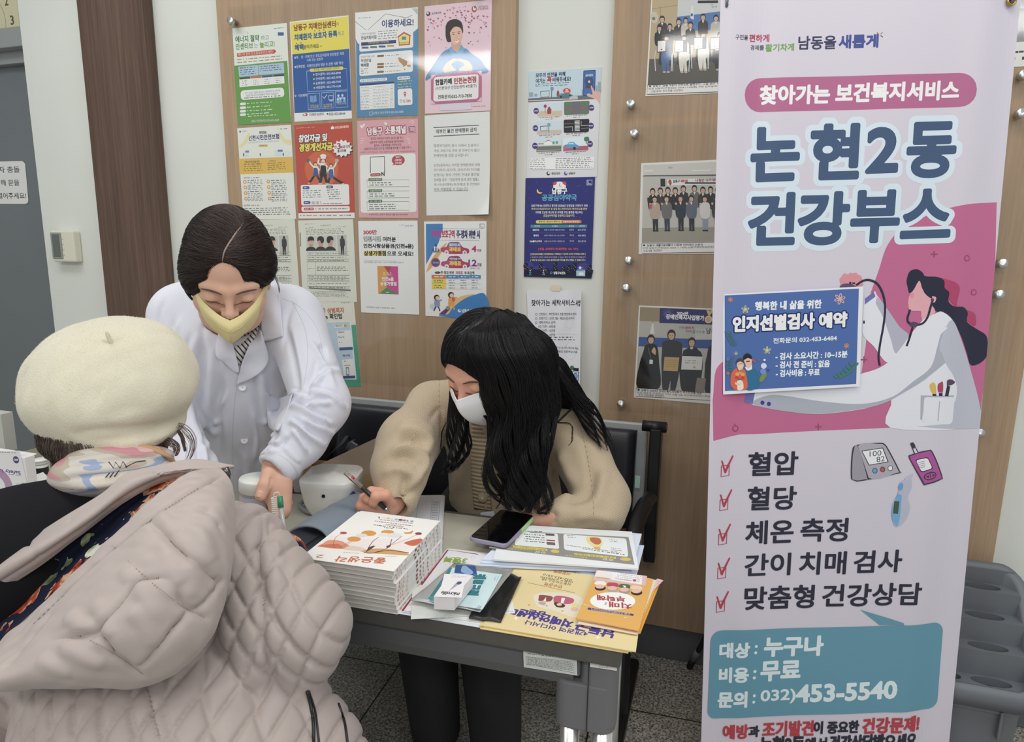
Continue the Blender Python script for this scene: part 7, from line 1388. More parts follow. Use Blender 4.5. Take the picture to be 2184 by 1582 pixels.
for s_ in (-1,1):
    face_line(hf,sk,[(s_*.015,.1,-.0035),(s_*.024,.1,-.0078),(s_*.034,.1,-.0085),(s_*.046,.09,-.0045)],.0013,'eyelashes',M_lash,body)
    face_line(hf,sk,[(s_*.014,.1,.0185),(s_*.028,.1,.0225),(s_*.042,.095,.0232),(s_*.054,.08,.017)],.0021,'eyebrow',M_lash,body)
# mask with a fold down the middle
M_mask=mat('yellow_mask','dccf9c',.8,spec=.15,bump=(1200,.1,2));MK=[[(-.0735,.024,.012),(-.055,.074,-.003),(-.024,.104,-.021),(0,.1175,-.028),(.024,.104,-.021),(.055,.074,-.003),(.0735,.024,.012)],[(-.074,.022,-.006),(-.056,.082,-.022),(-.024,.117,-.039),(0,.1315,-.045),(.024,.117,-.039),(.056,.082,-.022),(.074,.022,-.006)],[(-.070,.018,-.038),(-.048,.078,-.062),(-.020,.108,-.076),(0,.126,-.081),(.020,.108,-.076),(.048,.078,-.062),(.070,.018,-.038)],[(-.058,.004,-.070),(-.037,.048,-.103),(-.015,.070,-.116),(0,.080,-.121),(.015,.070,-.116),(.037,.048,-.103),(.058,.004,-.070)]]
def mask_mesh(f,rows,nv=22,n2=15):
    A=[[f.p(*q) for q in r] for r in rows];h=len(A[0])//2;g1=catmull(np.swapaxes(catmull(np.array([r[:h+1] for r in A]),nv),0,1),n2);g2=catmull(np.swapaxes(catmull(np.array([r[h:] for r in A]),nv),0,1),n2)
    G=np.swapaxes(np.concatenate([g1,g2[1:]],0),0,1);return grid_mesh(G,.0016)
mk=wlink('mask',mask_mesh(hf,MK),M_mask,NU); 
wlink('mask_fold',joined(*[tube([hf.p(*q) for q in catmull([(s_*.002,.1335,-.0465),(s_*.024,.1185,-.0405),(s_*.054,.0845,-.0245)],16)],.0009,6) for s_ in (-1,1)]),mat('yellow_seam','c6b582',.8),mk,True)
for s_ in (-1,1): wlink('ear_loop',tube(catmull([hf.p(s_*.0725,.026,.008),hf.p(s_*.077,.010,.010),hf.p(s_*.079,-.012,.012),hf.p(s_*.077,-.03,.006)],20),.0016,6),mat('pale_elastic','e0d8b0',.7),mk,True);wlink('ear_loop',tube(catmull([hf.p(s_*.058,.016,-.07),hf.p(s_*.07,-.005,-.05),hf.p(s_*.077,-.028,-.03)],16),.0016,6),mat('pale_elastic','e0d8b0',.7),mk,True)
# hair pulled back, parted on one side
hr=Sculpt([hf.ell((0,-.018,.04),(.086,.102,.094)),hf.ell((-.062,.015,.035),(.03,.05,.036),.02),hf.ell((.062,.02,.018),(.032,.05,.048),.02),hf.ell((0,-.10,.01),(.06,.04,.05),.03),hf.ell((0,.125,-.035),(.0735,.088,.086),.006,True),hf.ell((.008,.105,.045),(.036,.05,.046),.012,True),hf.ell((0,.06,-.10),(.1,.12,.07),.01,True),hf.ell((-.082,.002,-.034),(.034,.042,.04),.006,True)],.003)
pl=[hf.p(*q) for q in ((.010,.080,.076),(.004,.066,.102),(-.014,.042,.123),(-.030,.012,.132),(-.035,-.02,.134))]
hr.stroke(pl,.006,-.005,px=False)
hm=wlink('hair',hr.mesh(),M_hairb,NU,True)
plm=np.array(catmull(pl,30))
def hdir(p):
    l=hf.B.T@(p-hf.o);i=np.argmin(((plm-p)**2).sum(1));q=hf.B.T@(plm[i]-hf.o);s_=1 if l[0] > q[0] else -1
    return hf.B@np.array([s_*max(0,(.085-abs(l[0]))*11),-.75,-.35-.25*(abs(l[0]) > .07)])
okf=lambda c,n: ((c-HO)@_f < .06)
wlink('hair_strands',walk(hr,seeds_on(hr,2600,rng,okf),hdir,13,.0085,.0012,.0004,rng),M_hairb,hm,True)
wlink('hair_strands',walk(hr,list(np.repeat(plm,12,0)+rng.normal(size=(360,3))*.002),hdir,13,.009,.0015,.00045,rng),mat('brown_hair_light','43332f',.4,k=1.),hm,True)
wlink('parting',tube([p_-(plm.mean(0)-HO)*0+(EYE-p_)/np.linalg.norm(EYE-p_)*-.0005 for p_ in [np.array(hr.hit(*pix(q))) for q in plm[:24]]],[.0006+.0016*math.sin(3.0*(i+1)/25) for i in range(24)],6),mat('scalp','9a857a',.7),hm,True)
fl=[bundle([W(x,y,d) for x,y,d in L],n,.004,.0005,rng,.001,1.) for L,n in (([(425,570,1.30),(400,585,1.31),(394,610,1.32),(404,632,1.325),(414,641,1.32)],70),([(420,580,1.30),(402,600,1.305),(400,622,1.31),(410,640,1.31)],40),([(586,585,1.33),(592,605,1.34),(596,625,1.35)],5))]
wlink('hair_strands',locks(fl),M_hairb,hm,True)
# coat
ct=Sculpt([cap(W(525,1060,1.76),.16,W(505,760,1.545),.150,.03,flat=(hor+np.array([0,0,-.3]),.72)),cap(W(392,668,1.545),.062,W(610,664,1.53),.062,.05),cap(W(430,640,1.56),.05,W(560,636,1.56),.05,.04),
    cap(W(382,680,1.54),.068,W(352,880,1.50),.062,.035),cap(W(352,880,1.50),.062,W(422,1030,1.36),.044,.03),
    cap(W(628,682,1.52),.068,W(686,862,1.425),.060,.035),cap(W(686,862,1.425),.061,W(640,930,1.37),.055,.02),cap(W(640,930,1.37),.054,W(596,992,1.318),.041,.025),
    ell(W(475,1130,1.87),(.2,.13,.18),k=.05),ell(hf.p(0,-.03,-.15),(.062,.062,.05),hf.B,.02,True),ell(wr+(W(570,1030,1.29)-W(600,985,1.32))*.5,(.033,.033,.033),k=.01,sub=True)],.0042)
for L,a,b in (([(735,870),(705,845),(665,835)],.008,.006),([(655,850),(630,838),(612,845)],.007,.006),([(560,960),(590,945),(612,925)],.007,.006),([(480,840),(462,900),(440,960)],.010,.006),([(410,900),(430,950),(440,1000)],.010,.007),([(725,790),(690,800),(660,830)],.010,.006),([(450,700),(470,740),(480,780)],.008,.004),([(540,870),(548,930),(540,990)],.010,.005),([(700,905),(668,888),(640,872),(622,868)],.009,.009),([(712,925),(676,912),(645,897)],.009,.009),([(690,950),(660,930),(634,908),(618,898)],.008,.008),([(655,965),(640,940),(622,915)],.007,.006),([(705,860),(672,862),(640,878)],.009,.007),([(625,700),(640,760),(650,830)],.012,.006),([(655,720),(690,770),(712,830)],.012,.005),([(700,690),(690,740),(668,800),(650,850)],.01,-.006),([(545,770),(560,830),(566,900),(556,980)],.014,.006),([(455,750),(450,830),(455,920),(462,1010)],.016,.008),([(420,720),(408,790),(405,870),(415,960)],.014,.008),([(385,680),(372,740),(372,800)],.012,.006),([(350,640),(338,690),(345,760)],.01,-.005),([(475,800),(470,900),(474,1000)],.012,-.006),([(600,930),(580,960),(560,1010)],.012,.007),([(520,960),(530,1010),(535,1050)],.014,.006),([(630,640),(612,680),(606,740)],.009,-.004),([(435,690),(432,760),(438,830)],.01,-.006),([(590,880),(575,930),(545,990)],.012,-.007),([(640,985),(625,975),(606,952)],.006,.004)): (ct.fold if b > .005 else ct.stroke)(L,a*.7,b*1.35)
ct.disp(lambda V,N_: .0016*wob(V,9,4))
co=wlink('coat',ct.mesh(),M_coat,NU,True)
# sleeve edge, collar, lapels, pocket, buttons, seams
def cuffring(c,n,r,m,name='cuff'):
    F_=frame_at(c,n);G=[[F_ @ Vector((r*q*math.cos(a),r*q*math.sin(a),z)) for a in np.linspace(0,2*math.pi,37)] for q,z in ((.8,-.002),(1.0,.0),(1.04,.006),(1.0,.02),(.95,.04))]
    return grid_mesh(np.array([[tuple(v) for v in r_] for r_ in G]),.0012)
wlinkm('sleeve_hem',cuffring(W(594,996,1.317),W(640,930,1.37)-W(594,996,1.317),.0425,None),Matrix(),M_coat,co)
M_seam=mat('coat_seam','bcbecb',.8)
PT_=lambda rows,off=.004,th=.0022: wlinkm('collar',patch(ct,rows,off,th),Matrix(),M_coat,co)
PT_([[(566,606,.03),(582,612,.026),(596,628,.012)],[(560,648,.02),(582,660,.016),(600,668,.006)],[(557,690,.012),(582,700,.01),(603,706,.004)],[(563,727,.006),(584,723,.005),(603,717,.003)]])
PT_([[(545,690,.01),(556,705,.009),(563,724,.006)],[(530,738,.007),(550,745,.008),(573,768,.004)],[(514,780,.004),(528,785,.006),(552,797,.003)],[(504,823,.001),(508,820,.003),(516,816,.001)]])
PT_([[(428,632,.02),(440,640,.02),(452,660,.016)],[(428,660,.012),(442,670,.012),(458,684,.01)],[(430,686,.004),(446,692,.005),(463,702,.006)]])
PT_([[(468,700,1.43),(480,712,1.424),(494,722,1.424)],[(460,755,1.414),(481,752,1.416),(503,757,1.428)],[(478,772,1.424),(493,773,1.428),(508,778,1.436)],[(502,794,1.443),(506,795,1.443),(510,794,1.443)]])
wlinkm('pocket',patch(ct,[[(568,836),(596,848),(624,838)],[(569,870),(593,875),(614,870)],[(572,905),(588,911),(600,904)],[(580,917),(588,920),(596,916)]],.0025,.0016),Matrix(),M_coat,co)
wlink('pocket_hem',seam(ct,[(568,836),(596,848),(624,838)],.0011,.0042,30),M_coat,co,True)
for x,y in ((517,826),(521,939)):
    c=on(ct,[(x,y)],.001)[0];n=EYE-c;bt=wlink('button',lathe([(0,0),(.0078,0),(.0085,.0012),(.0078,.0026),(.006,.0018),(0,.0018)],24,frame_at(c,n)),mat('white_button','e2e2e6',.3),co,True)
    wlink('thread',lathe([(0,.0018),(.0016,.0018),(.0016,.0026),(0,.0026)],10,frame_at(c,n)),M_seam,co)
for L in ([(505,822),(499,870),(496,940),(497,1010),(499,1060)],[(603,636),(640,655),(676,700),(690,760)],[(622,640),(650,700),(656,760),(648,820)]): wlink('seam',seam(ct,L,.00045,.0001),M_seam,co,True)
# striped shirt inside the lapels
m,nt,bs=node_mat('striped_shirt',.8,.2);tc=N(nt,'ShaderNodeTexCoord');wv=N(nt,'ShaderNodeTexWave',i_Scale=42.,i_Distortion=.6);wv.bands_direction='DIAGONAL';nt.links.new(tc.outputs['Object'],wv.inputs['Vector']);cr=ramp(nt,wv.outputs['Fac'],((.0,'2f3240'),(.18,'2f3240'),(.3,'c4c3bf'),(1.,'cfcdc8')));nt.links.new(cr.outputs[0],bs.inputs['Base Color'])
wlinkm('shirt',patch(ct,[[(455,650,.0),(500,650,.0),(550,640,.0),(580,625,.012)],[(470,690,.0),(500,700,.002),(540,680,.004),(568,660,.01)],[(492,730,.002),(508,740,.003),(528,725,.004),(548,708,.004)],[(500,775,.001),(508,778,.002),(514,776,.002),(522,764,.001)]],.001,.0015),Matrix(),m,NU)
tr=Sculpt([cap((-1.22,-.42,.78),.13,(-1.36,-.38,.45),.085,.04),cap((-1.1,-.42,.78),.13,(-1.245,-.36,.45),.08,.04),cap((-1.36,-.38,.45),.085,(-1.38,-.34,.08),.06),cap((-1.245,-.36,.45),.08,(-1.25,-.34,.08),.058)],.012)
wlink('trousers',tr.mesh(),mat('dark_trousers','2a2b30',.8),NU,True)
for x in (-1.38,-1.25): wlink('shoe',Sculpt([cap((x,-.33,.045),.042,(x,-.45,.034),.036,.02),ell((x,-.38,.02),(.05,.11,.025))],.008).mesh(),M_black,NU,True)

# the jar she holds
jr=empty('jar',W(551,1104,1.33),label='clear plastic jar with white lid held in the white-coated hand',cat='jar')
up_=np.array([.05,.03,1.]);J=frame_at(W(551,1104,1.33),up_)
wlink('bottle',lathe([(0,0),(.033,0),(.0355,.003),(.0355,.058),(.034,.062),(0,.062)],36,J),mat('clear_jar','b9bcc8',.15,trans=.35),jr,True)
wlink('label',lathe([(.0358,.012),(.0358,.054)],36,J,cap=False),mat('jar_label','b4b7c4',.45),jr,True)
wlink('lid',lathe([(0,.060),(.036,.060),(.0375,.062),(.0375,.083),(.036,.086),(0,.0865)],36,J),mat('white_lid','d8dcd8',.4),jr,True)
lines=[]
for i in range(11):
    P_=[J @ Vector((.0361*math.cos(a),.0361*math.sin(a),.05-.0035*i)) for a in np.linspace(R(-150 if i else -120),R(-30-20*(i % 3)),20)];lines.append(tube([tuple(q) for q in P_],.00045,4))
wlink('label_print',joined(*lines),mat('label_grey','6c6f80',.6),jr)

# ------------------------------------------------------------------ the seated woman who writes
rng=np.random.default_rng(23)
m,nt,bs=node_mat('beige_knit',.9,.15);M_knit=m;bs.inputs['Sheen Weight'].default_value=.25;tc=N(nt,'ShaderNodeTexCoord');mp=N(nt,'ShaderNodeMapping');mp.inputs['Rotation'].default_value=(R(20),R(35),0);nt.links.new(tc.outputs['Object'],mp.inputs[0])
w1=N(nt,'ShaderNodeTexWave',i_Scale=110.,i_Distortion=3.5);w1.inputs['Detail Scale'].default_value=2.;w2=N(nt,'ShaderNodeTexWave',i_Scale=80.,i_Distortion=2.5);w2.bands_direction='Z'
for q in (w1,w2): nt.links.new(mp.outputs[0],q.inputs['Vector'])
ad=N(nt,'ShaderNodeMath',operation='MULTIPLY');nt.links.new(w1.outputs['Fac'],ad.inputs[0]);nt.links.new(w2.outputs['Fac'],ad.inputs[1]);cr=ramp(nt,ad.outputs[0],((0.,'b09f87'),(.5,'b9a990'),(1.,'c0b097')));nt.links.new(cr.outputs[0],bs.inputs['Base Color'])
bp=N(nt,'ShaderNodeBump',i_Strength=.45,i_Distance=.0012);nt.links.new(ad.outputs[0],bp.inputs['Height']);nt.links.new(bp.outputs[0],bs.inputs['Normal'])
SW=empty('person',(-.5,-.3,0),label='person in a beige cardigan and white mask, sitting and writing, long black hair',cat='person')
HO=W(1036,776,1.42);hor=EYE-HO;hor[2] =0;hor /= np.linalg.norm(hor);hor=rotm((0,0,1),R(-40))@hor;ca,sa=math.cos(R(30)),math.sin(R(30))
hf=Frame(HO,ca*hor-sa*np.array([0,0,1.]),ca*np.array([0,0,1.])+sa*hor);hf.B=hf.B*.95
hf2=Frame(HO,ca*hor-sa*np.array([0,0,1.]),ca*np.array([0,0,1.])+sa*hor)
hf2.p=hf.p;sk=Sculpt(head_prims(hf2)+[hf2.cap((0,-.035,-.06),.05,(0,-.08,-.18),.055,.03)],.0028)
P3=lambda L: [W(x,y,d) for x,y,d in L]
rwr=W(842,1066,1.375);fg=[]
for L,r in (([(818,1050,1.355),(792,1048,1.345),(784,1064,1.34),(806,1076,1.345)],.0108),([(806,1062,1.36),(776,1062,1.352),(768,1078,1.348),(796,1086,1.352)],.0105),([(806,1072,1.365),(774,1076,1.36),(770,1090,1.357),(798,1096,1.36)],.0098),([(812,1082,1.37),(784,1090,1.366),(782,1099,1.364),(806,1103,1.366)],.0085)): fg += finger_prims(P3(L),r,r*.85)
hd=Sculpt([cap(rwr,.025,W(808,1068,1.368),.027,.012),cap(W(830,1080,1.37),.022,W(806,1088,1.37),.02,.012)]+fg+finger_prims(P3([(834,1068,1.35),(822,1056,1.335),(802,1058,1.326),(796,1072,1.328)]),.0125,.0098),.0016)
lh=Sculpt([cap(W(1190,1098,1.44),.026,W(1150,1102,1.43),.026,.012)]+sum([finger_prims(P3([(1148,1096+5*i,1.425-.004*i),(1122,1098+6*i,1.42-.004*i),(1108,1106+5*i,1.42-.004*i)]),.0098,.0075) for i in range(4)],[])+finger_prims(P3([(1160,1094,1.43),(1138,1088,1.43),(1124,1090,1.43)]),.012,.0095),.0025)
arms=Sculpt([cap(W(926,884,1.61),.04,W(866,955,1.48),.036),cap(W(866,955,1.48),.034,rwr,.025),cap(W(1216,925,1.58),.04,W(1285,1070,1.50),.038),cap(W(1285,1070,1.50),.036,W(1190,1098,1.44),.026),cap(W(1050,880,1.66),.07,W(1075,1090,1.80),.09),cap(W(935,890,1.63),.04,W(1205,920,1.63),.04)],.012)
body=wlink('body',joined(sk.mesh(),hd.mesh(),lh.mesh(),arms.mesh()),M_skin2,SW,True)
for s_ in (-1,1):
    face_line(hf,sk,[(s_*.015,.1,-.0035),(s_*.024,.1,-.0078),(s_*.034,.1,-.0085),(s_*.046,.09,-.0045)],.0013,'eyelashes',M_lash,body);face_line(hf,sk,[(s_*.014,.1,.0195),(s_*.028,.1,.0225),(s_*.042,.095,.0225),(s_*.054,.08,.0155)],.0022,'eyebrow',M_lash,body)
WM=[[(-.0735,.020,.010),(-.054,.072,-.004),(-.022,.102,-.008),(0,.119,-.010),(.022,.102,-.008),(.054,.072,-.004),(.0735,.020,.010)],[(-.074,.020,-.02),(-.056,.080,-.028),(-.024,.108,-.034),(0,.126,-.036),(.024,.108,-.034),(.056,.080,-.028),(.074,.020,-.02)],[(-.071,.016,-.05),(-.052,.074,-.066),(-.022,.100,-.075),(0,.112,-.078),(.022,.100,-.075),(.052,.074,-.066),(.071,.016,-.05)],[(-.062,.006,-.078),(-.042,.050,-.105),(-.018,.076,-.116),(0,.082,-.118),(.018,.076,-.116),(.042,.050,-.105),(.062,.006,-.078)]]
M_wmask=mat('white_mask','e3e3e4',.8,bump=(1200,.1,2));mk=wlink('mask',mask_mesh(hf,WM),M_wmask,SW)
wlink('mask_seam',tube([hf.p(*q) for q in catmull([(-.056,.0725,-.008),(-.024,.101,-.014),(0,.1155,-.0165),(.024,.101,-.014)],20)],.0007,5),mat('mask_seam_grey','c9c9cc',.8),mk,True)
for s_ in (-1,1): wlink('ear_loop',tube(catmull([hf.p(s_*.073,.020,.006),hf.p(s_*.077,-.004,.018),hf.p(s_*.08,-.026,.008)],12),.0014,6),M_wmask,mk,True)
# long loose hair
hr=Sculpt([hf2.ell((0,-.010,.032),(.083,.102,.089)),hf.ell((-.05,-.02,-.02),(.045,.08,.08),.03),cap(W(1118,770,1.42),.075,W(1125,860,1.46),.068,.03),cap(W(1125,860,1.46),.066,W(1100,950,1.47),.058,.03),cap(W(1100,950,1.47),.056,W(1106,1030,1.46),.034,.03),cap(W(1106,1030,1.46),.034,W(1116,1070,1.46),.02),cap(W(1170,800,1.53),.05,W(1240,880,1.58),.03,.03),
    hf.ell((.016,.128,-.024),(.074,.088,.088),.006,True)],.0042)
hr.stroke([(1062,668),(1040,682),(1018,700),(995,722)],.006,-.003)
hm=wlink('hair',hr.mesh(),M_hairk,SW,True)
T_=np.linspace(0,1,34)
def sheet_of_hair(L,Rr,dl,dm,dr,n,wav,ends=(.84,1.0),r0=.00055,seed=1):
    rg=np.random.default_rng(seed);L=catmull(L,34);Rr=catmull(Rr,34);dl,dm,dr=(np.interp(T_,np.linspace(0,1,len(q)),q) for q in (dl,dm,dr));out=[]
    for i in range(n):
        u=rg.uniform(0,1);e=rg.uniform(*ends);tt=T_*e;f=lambda A: np.interp(tt,T_,A);lx,ly,rx,ry=f(L[:,0]),f(L[:,1]),f(Rr[:,0]),f(Rr[:,1])
        k=round(u*9)/9*6.28*1.7+rg.normal()*.25;am=wav*np.clip(tt*1.5-.45,0,1)*rg.uniform(.6,1.2);uu=u+am*.03*np.sin(9+k+tt*19)+.02*np.sin(k+tt*6)*(tt > .15)
        x=lx+(rx-lx)*uu+am*10*np.sin(k*1.3+tt*21);y=ly+(ry-ly)*uu;c=1-(2*u-1)**2;d=f(dl)*(1-u)+f(dr)*u;d=d+(f(dm)-(f(dl)+f(dr))/2)*c-rg.uniform(0,.014)+.012*am*np.cos(k+tt*19)
        out.append(EYE+d[:,None]*(_f+((x-1092)/CF)[:,None]*_r-((y-791)/CF)[:,None]*_u))
    return np.array(out),np.tile(r0*(1-.7*T_**5),(n,1))*rg.uniform(.7,1.25,(n,1))
GL=[(1040,676),(996,706),(986,748),(1013,797),(1024,845),(1042,890),(1036,950),(1038,1010),(1052,1060),(1078,1090)];GRt=[(1082,658),(1135,690),(1168,750),(1188,810),(1192,870),(1176,930),(1168,990),(1178,1050),(1168,1098)]
hl=[sheet_of_hair(GL,GRt,[1.39,1.35,1.338,1.345,1.365,1.39,1.385,1.385,1.39,1.39],[1.385,1.32,1.295,1.305,1.335,1.35,1.355,1.37,1.38],[1.47,1.44,1.43,1.44,1.46,1.44,1.42,1.42,1.42],2100,1.,(.74,1.03))]
hl.append(sheet_of_hair([(1100,665),(1150,720),(1175,780),(1195,830),(1225,880),(1258,925),(1280,960)],[(1120,672),(1172,735),(1200,790),(1232,828),(1270,868),(1296,915),(1312,965)],[1.51,1.48,1.47,1.49,1.5,1.5,1.5],[1.5,1.47,1.46,1.48,1.49,1.49,1.5],[1.53,1.52,1.51,1.52,1.53,1.53,1.53],420,.5,(.7,1.),seed=2))
hl.append(sheet_of_hair([(1030,676),(992,700),(968,728),(962,752),(962,780)],[(1062,660),(1030,668),(1004,690),(990,728),(978,762)],[1.39,1.39,1.41,1.43,1.46],[1.38,1.375,1.39,1.41,1.44],[1.40,1.38,1.37,1.38,1.41],420,.2,seed=3))
hl.append(sheet_of_hair([(962,800),(957,850),(952,905),(956,950),(955,990),(938,1015)],[(982,800),(988,860),(1000,900),(1003,945),(988,985),(950,1012)],[1.44,1.45,1.45,1.45,1.44,1.43],[1.43,1.44,1.435,1.435,1.43,1.43],[1.46,1.46,1.46,1.46,1.45,1.43],520,.9,(.7,1.),seed=4))
part_=catmull([hr.hit(*q) for q in ((1066,664),(1044,678),(1020,696),(998,718))],30)
def kdir(p):
    i=np.argmin(((part_-p)**2).sum(1));d=p-part_[i];return d/(np.linalg.norm(d)+.01)*.6+np.array([.12,.1,-.8])
wlink('hair_strands',walk(hr,np.vstack([seeds_on(hr,2600,rng,lambda c,n: (n@_f < .35) & (c[:,2] > .88)),np.repeat(part_,22,0)+rng.normal(size=(660,3))*.002]),kdir,16,.009,.0014,.0005,rng),M_hairk,hm,True)
hl2=[bundle(P3(L),n,sp,.0005,rng,.002,2.,34) for L,n,sp in (([(1024,850,1.37),(1030,880,1.385),(1041,905,1.39),(1043,960,1.40),(1036,1000,1.40)],40,.004),([(1045,980,1.39),(1035,1030,1.385),(1050,1050,1.385),(1068,1058,1.385),(1058,1085,1.385)],16,.002),([(1060,1010,1.385),(1085,1040,1.38),(1080,1070,1.38),(1105,1082,1.375)],40,.004),([(1150,1040,1.40),(1168,1070,1.395),(1150,1092,1.39),(1166,1096,1.39)],40,.004),([(1170,890,1.46),(1190,900,1.45),(1225,865,1.48),(1250,860,1.49)],12,.003),([(1180,900,1.46),(1215,905,1.44),(1222,930,1.43),(1212,950,1.43)],7,.002),([(952,900,1.45),(941,930,1.45),(943,965,1.45),(948,1000,1.44)],12,.002))]
wlink('hair_strands',strands_mesh(np.concatenate([q[0] for q in hl+hl2]),np.concatenate([q[1] for q in hl+hl2]),3),M_hairk,hm,True)
# cardigan
cg=Sculpt([cap(W(1085,1110,1.70),.15,W(1060,900,1.62),.135,.04,flat=((0,1,0),.85)),cap(W(930,872,1.61),.060,W(1200,905,1.61),.064,.05),cap(W(985,850,1.6),.05,W(1090,850,1.6),.05,.03),
    cap(W(926,876,1.60),.068,W(872,945,1.48),.066,.035),cap(W(872,945,1.48),.066,W(855,1000,1.42),.060,.03),cap(W(855,1000,1.42),.058,W(850,1060,1.378),.044,.03),cap(W(1212,918,1.58),.072,W(1284,1060,1.50),.06,.04),cap(W(1284,1060,1.50),.058,W(1284,1096,1.47),.048,.03),cap(W(1280,1100,1.465),.045,W(1190,1098,1.44),.04,.02),
    ell(hf.p(0,-.03,-.16),(.058,.058,.05),hf2.B,.02,True),ell(W(838,1078,1.36),(.032,.032,.026),k=.008,sub=True)],.0048)
for L,a,b in (([(842,925),(880,915),(915,945),(935,985)],.013,.010),([(830,968),(868,955),(905,985),(922,1020)],.010,.012),([(850,905),(890,900),(925,925)],.009,.008),([(815,1010),(850,1000),(890,1020)],.01,.007),([(935,800),(938,870),(930,960)],.006,-.004),([(1230,880),(1248,960),(1262,1060)],.006,-.003),([(1190,960),(1215,1010),(1205,1070)],.016,.010),([(1290,1000),(1270,1070),(1215,1092)],.014,.008),([(985,960),(975,1020),(965,1080)],.014,.008),([(1180,1060),(1180,1100),(1176,1120)],.01,-.008),([(930,990),(925,1040),(922,1090)],.012,-.012),([(1225,1105),(1265,1100),(1310,1108)],.01,.006)): (cg.fold if b > .0075 else cg.stroke)(L,a,b*1.25)
cg.disp(lambda V,N_: .0016*wob(V,8,9))
cgo=wlink('cardigan',cg.mesh(1),M_knit,SW,True)
m,nt,bs=node_mat('ribbed_knit',.9,.15);M_rib=m;tc=N(nt,'ShaderNodeTexCoord');w1=N(nt,'ShaderNodeTexWave',i_Scale=32.,i_Distortion=.3);w1.bands_direction='Z';nt.links.new(tc.outputs['Object'],w1.inputs['Vector']);cr=ramp(nt,w1.outputs['Fac'],((0.,'94836b'),(.4,'b5a48a'),(1.,'c2b297')));nt.links.new(cr.outputs[0],bs.inputs['Base Color']);bp=N(nt,'ShaderNodeBump',i_Strength=.7,i_Distance=.003);nt.links.new(w1.outputs['Fac'],bp.inputs['Height']);nt.links.new(bp.outputs[0],bs.inputs['Normal'])
wlinkm('placket',patch(cg,[[(1008,884),(1024,886),(1042,888)],[(1006,950),(1023,952),(1040,953)],[(1006,1020),(1024,1021),(1042,1022)],[(1012,1085),(1030,1086),(1048,1088)]],.003,.004,12,40),Matrix(),M_rib,cgo)
F_=frame_at(W(843,1068,1.372),W(855,1000,1.42)-W(850,1060,1.378),_f);G=[]
for z,r in ((.0,.030),(.0,.0345),(.004,.0365),(.02,.040),(.034,.0425),(.04,.040)): G.append([tuple(F_ @ Vector((q*r*math.cos(a),q*r*.95*math.sin(a),z))) for a in np.linspace(0,2*math.pi,193) for q in (1+.022*math.cos(48*a),)])
wlinkm('cuff',grid_mesh(np.array(G),.001),Matrix(),M_knit,cgo)
for L in ([(938,790),(936,860),(944,940)],[(1226,868),(1250,960),(1264,1050),(1266,1100)]): wlink('seam',seam(cg,L,.0007,.0002),M_rib,cgo,True)
ln=wlink('lanyard',tube(catmull([on(cg,[q],.006)[0] for q in ((1044,925),(1040,980),(1038,1040),(1036,1088))],24),.0016,6),mat('lanyard_beige','c2b6a0',.7),SW,True)
wlink('reel',lathe([(0,0),(.012,0),(.013,.003),(.011,.006),(0,.006)],20,frame_at(on(cg,[(1030,1060)],.006)[0],-_f)),mat('clear_reel','a89c84',.2),ln,True)
c=on(cg,[(1040,1098)],.012)[0];wlink('name_card',box((-.017,-.001,-.008),(.017,.001,.008),.002,M=Matrix.Translation(c) @ Matrix.Rotation(R(17),4,'Z') @ Matrix.Rotation(R(-8),4,'Y')),mat('card_white','dfe2e6',.3),ln)
tr=Sculpt([cap((-.61,-.28,.54),.10,(-.61,-.63,.52),.078,.03),cap((-.45,-.28,.54),.10,(-.45,-.63,.52),.078,.03),cap((-.61,-.63,.51),.078,(-.60,-.58,.08),.062,.03),cap((-.45,-.63,.51),.078,(-.44,-.58,.08),.062,.03),ell((-.48,-.25,.57),(.19,.14,.12))],.01)
for a_ in (-.61,-.45): tr.stroke([(a_-.05,-.69,.45),(a_,-.70,.35),(a_+.02,-.66,.2)],.02,.008,px=False)
wlink('trousers',tr.mesh(1),mat('black_trousers','1c1c1f',.85),SW,True)
for x in (-.60,-.44): wlink('shoe',Sculpt([cap((x,-.61,.045),.042,(x-.01,-.69,.034),.036,.02),ell((x,-.62,.02),(.05,.11,.025))],.008).mesh(),M_black,SW,True)
# her pen
pn=empty('pen',W(830,1091,1.335),label='dark ballpoint pen with red mark in the writing hand',cat='pen');a,b=W(831,1092,1.338),W(734,1005,1.318);P_=lambda t: a+(b-a)*t
wlink('barrel',tube([P_(.10),P_(.62)],.0048,14),mat('dark_barrel','2a2426',.3),pn,True);wlink('upper_barrel',tube([P_(.62),P_(.98)],.005,14),mat('smoke_clear','8a807c',.12,spec=.6),pn,True);wlink('tip',tube([P_(0),P_(.05),P_(.1)],[.0008,.003,.0046],12),M_steel,pn,True);wlink('band',tube([P_(.8),P_(.86)],.0053,14),mat('pen_red','b03a34',.3),pn,True);wlink('clip',tube([P_(.66)-_f*.006,P_(.95)-_f*.0065],.0014,6),M_steel,pn,True)

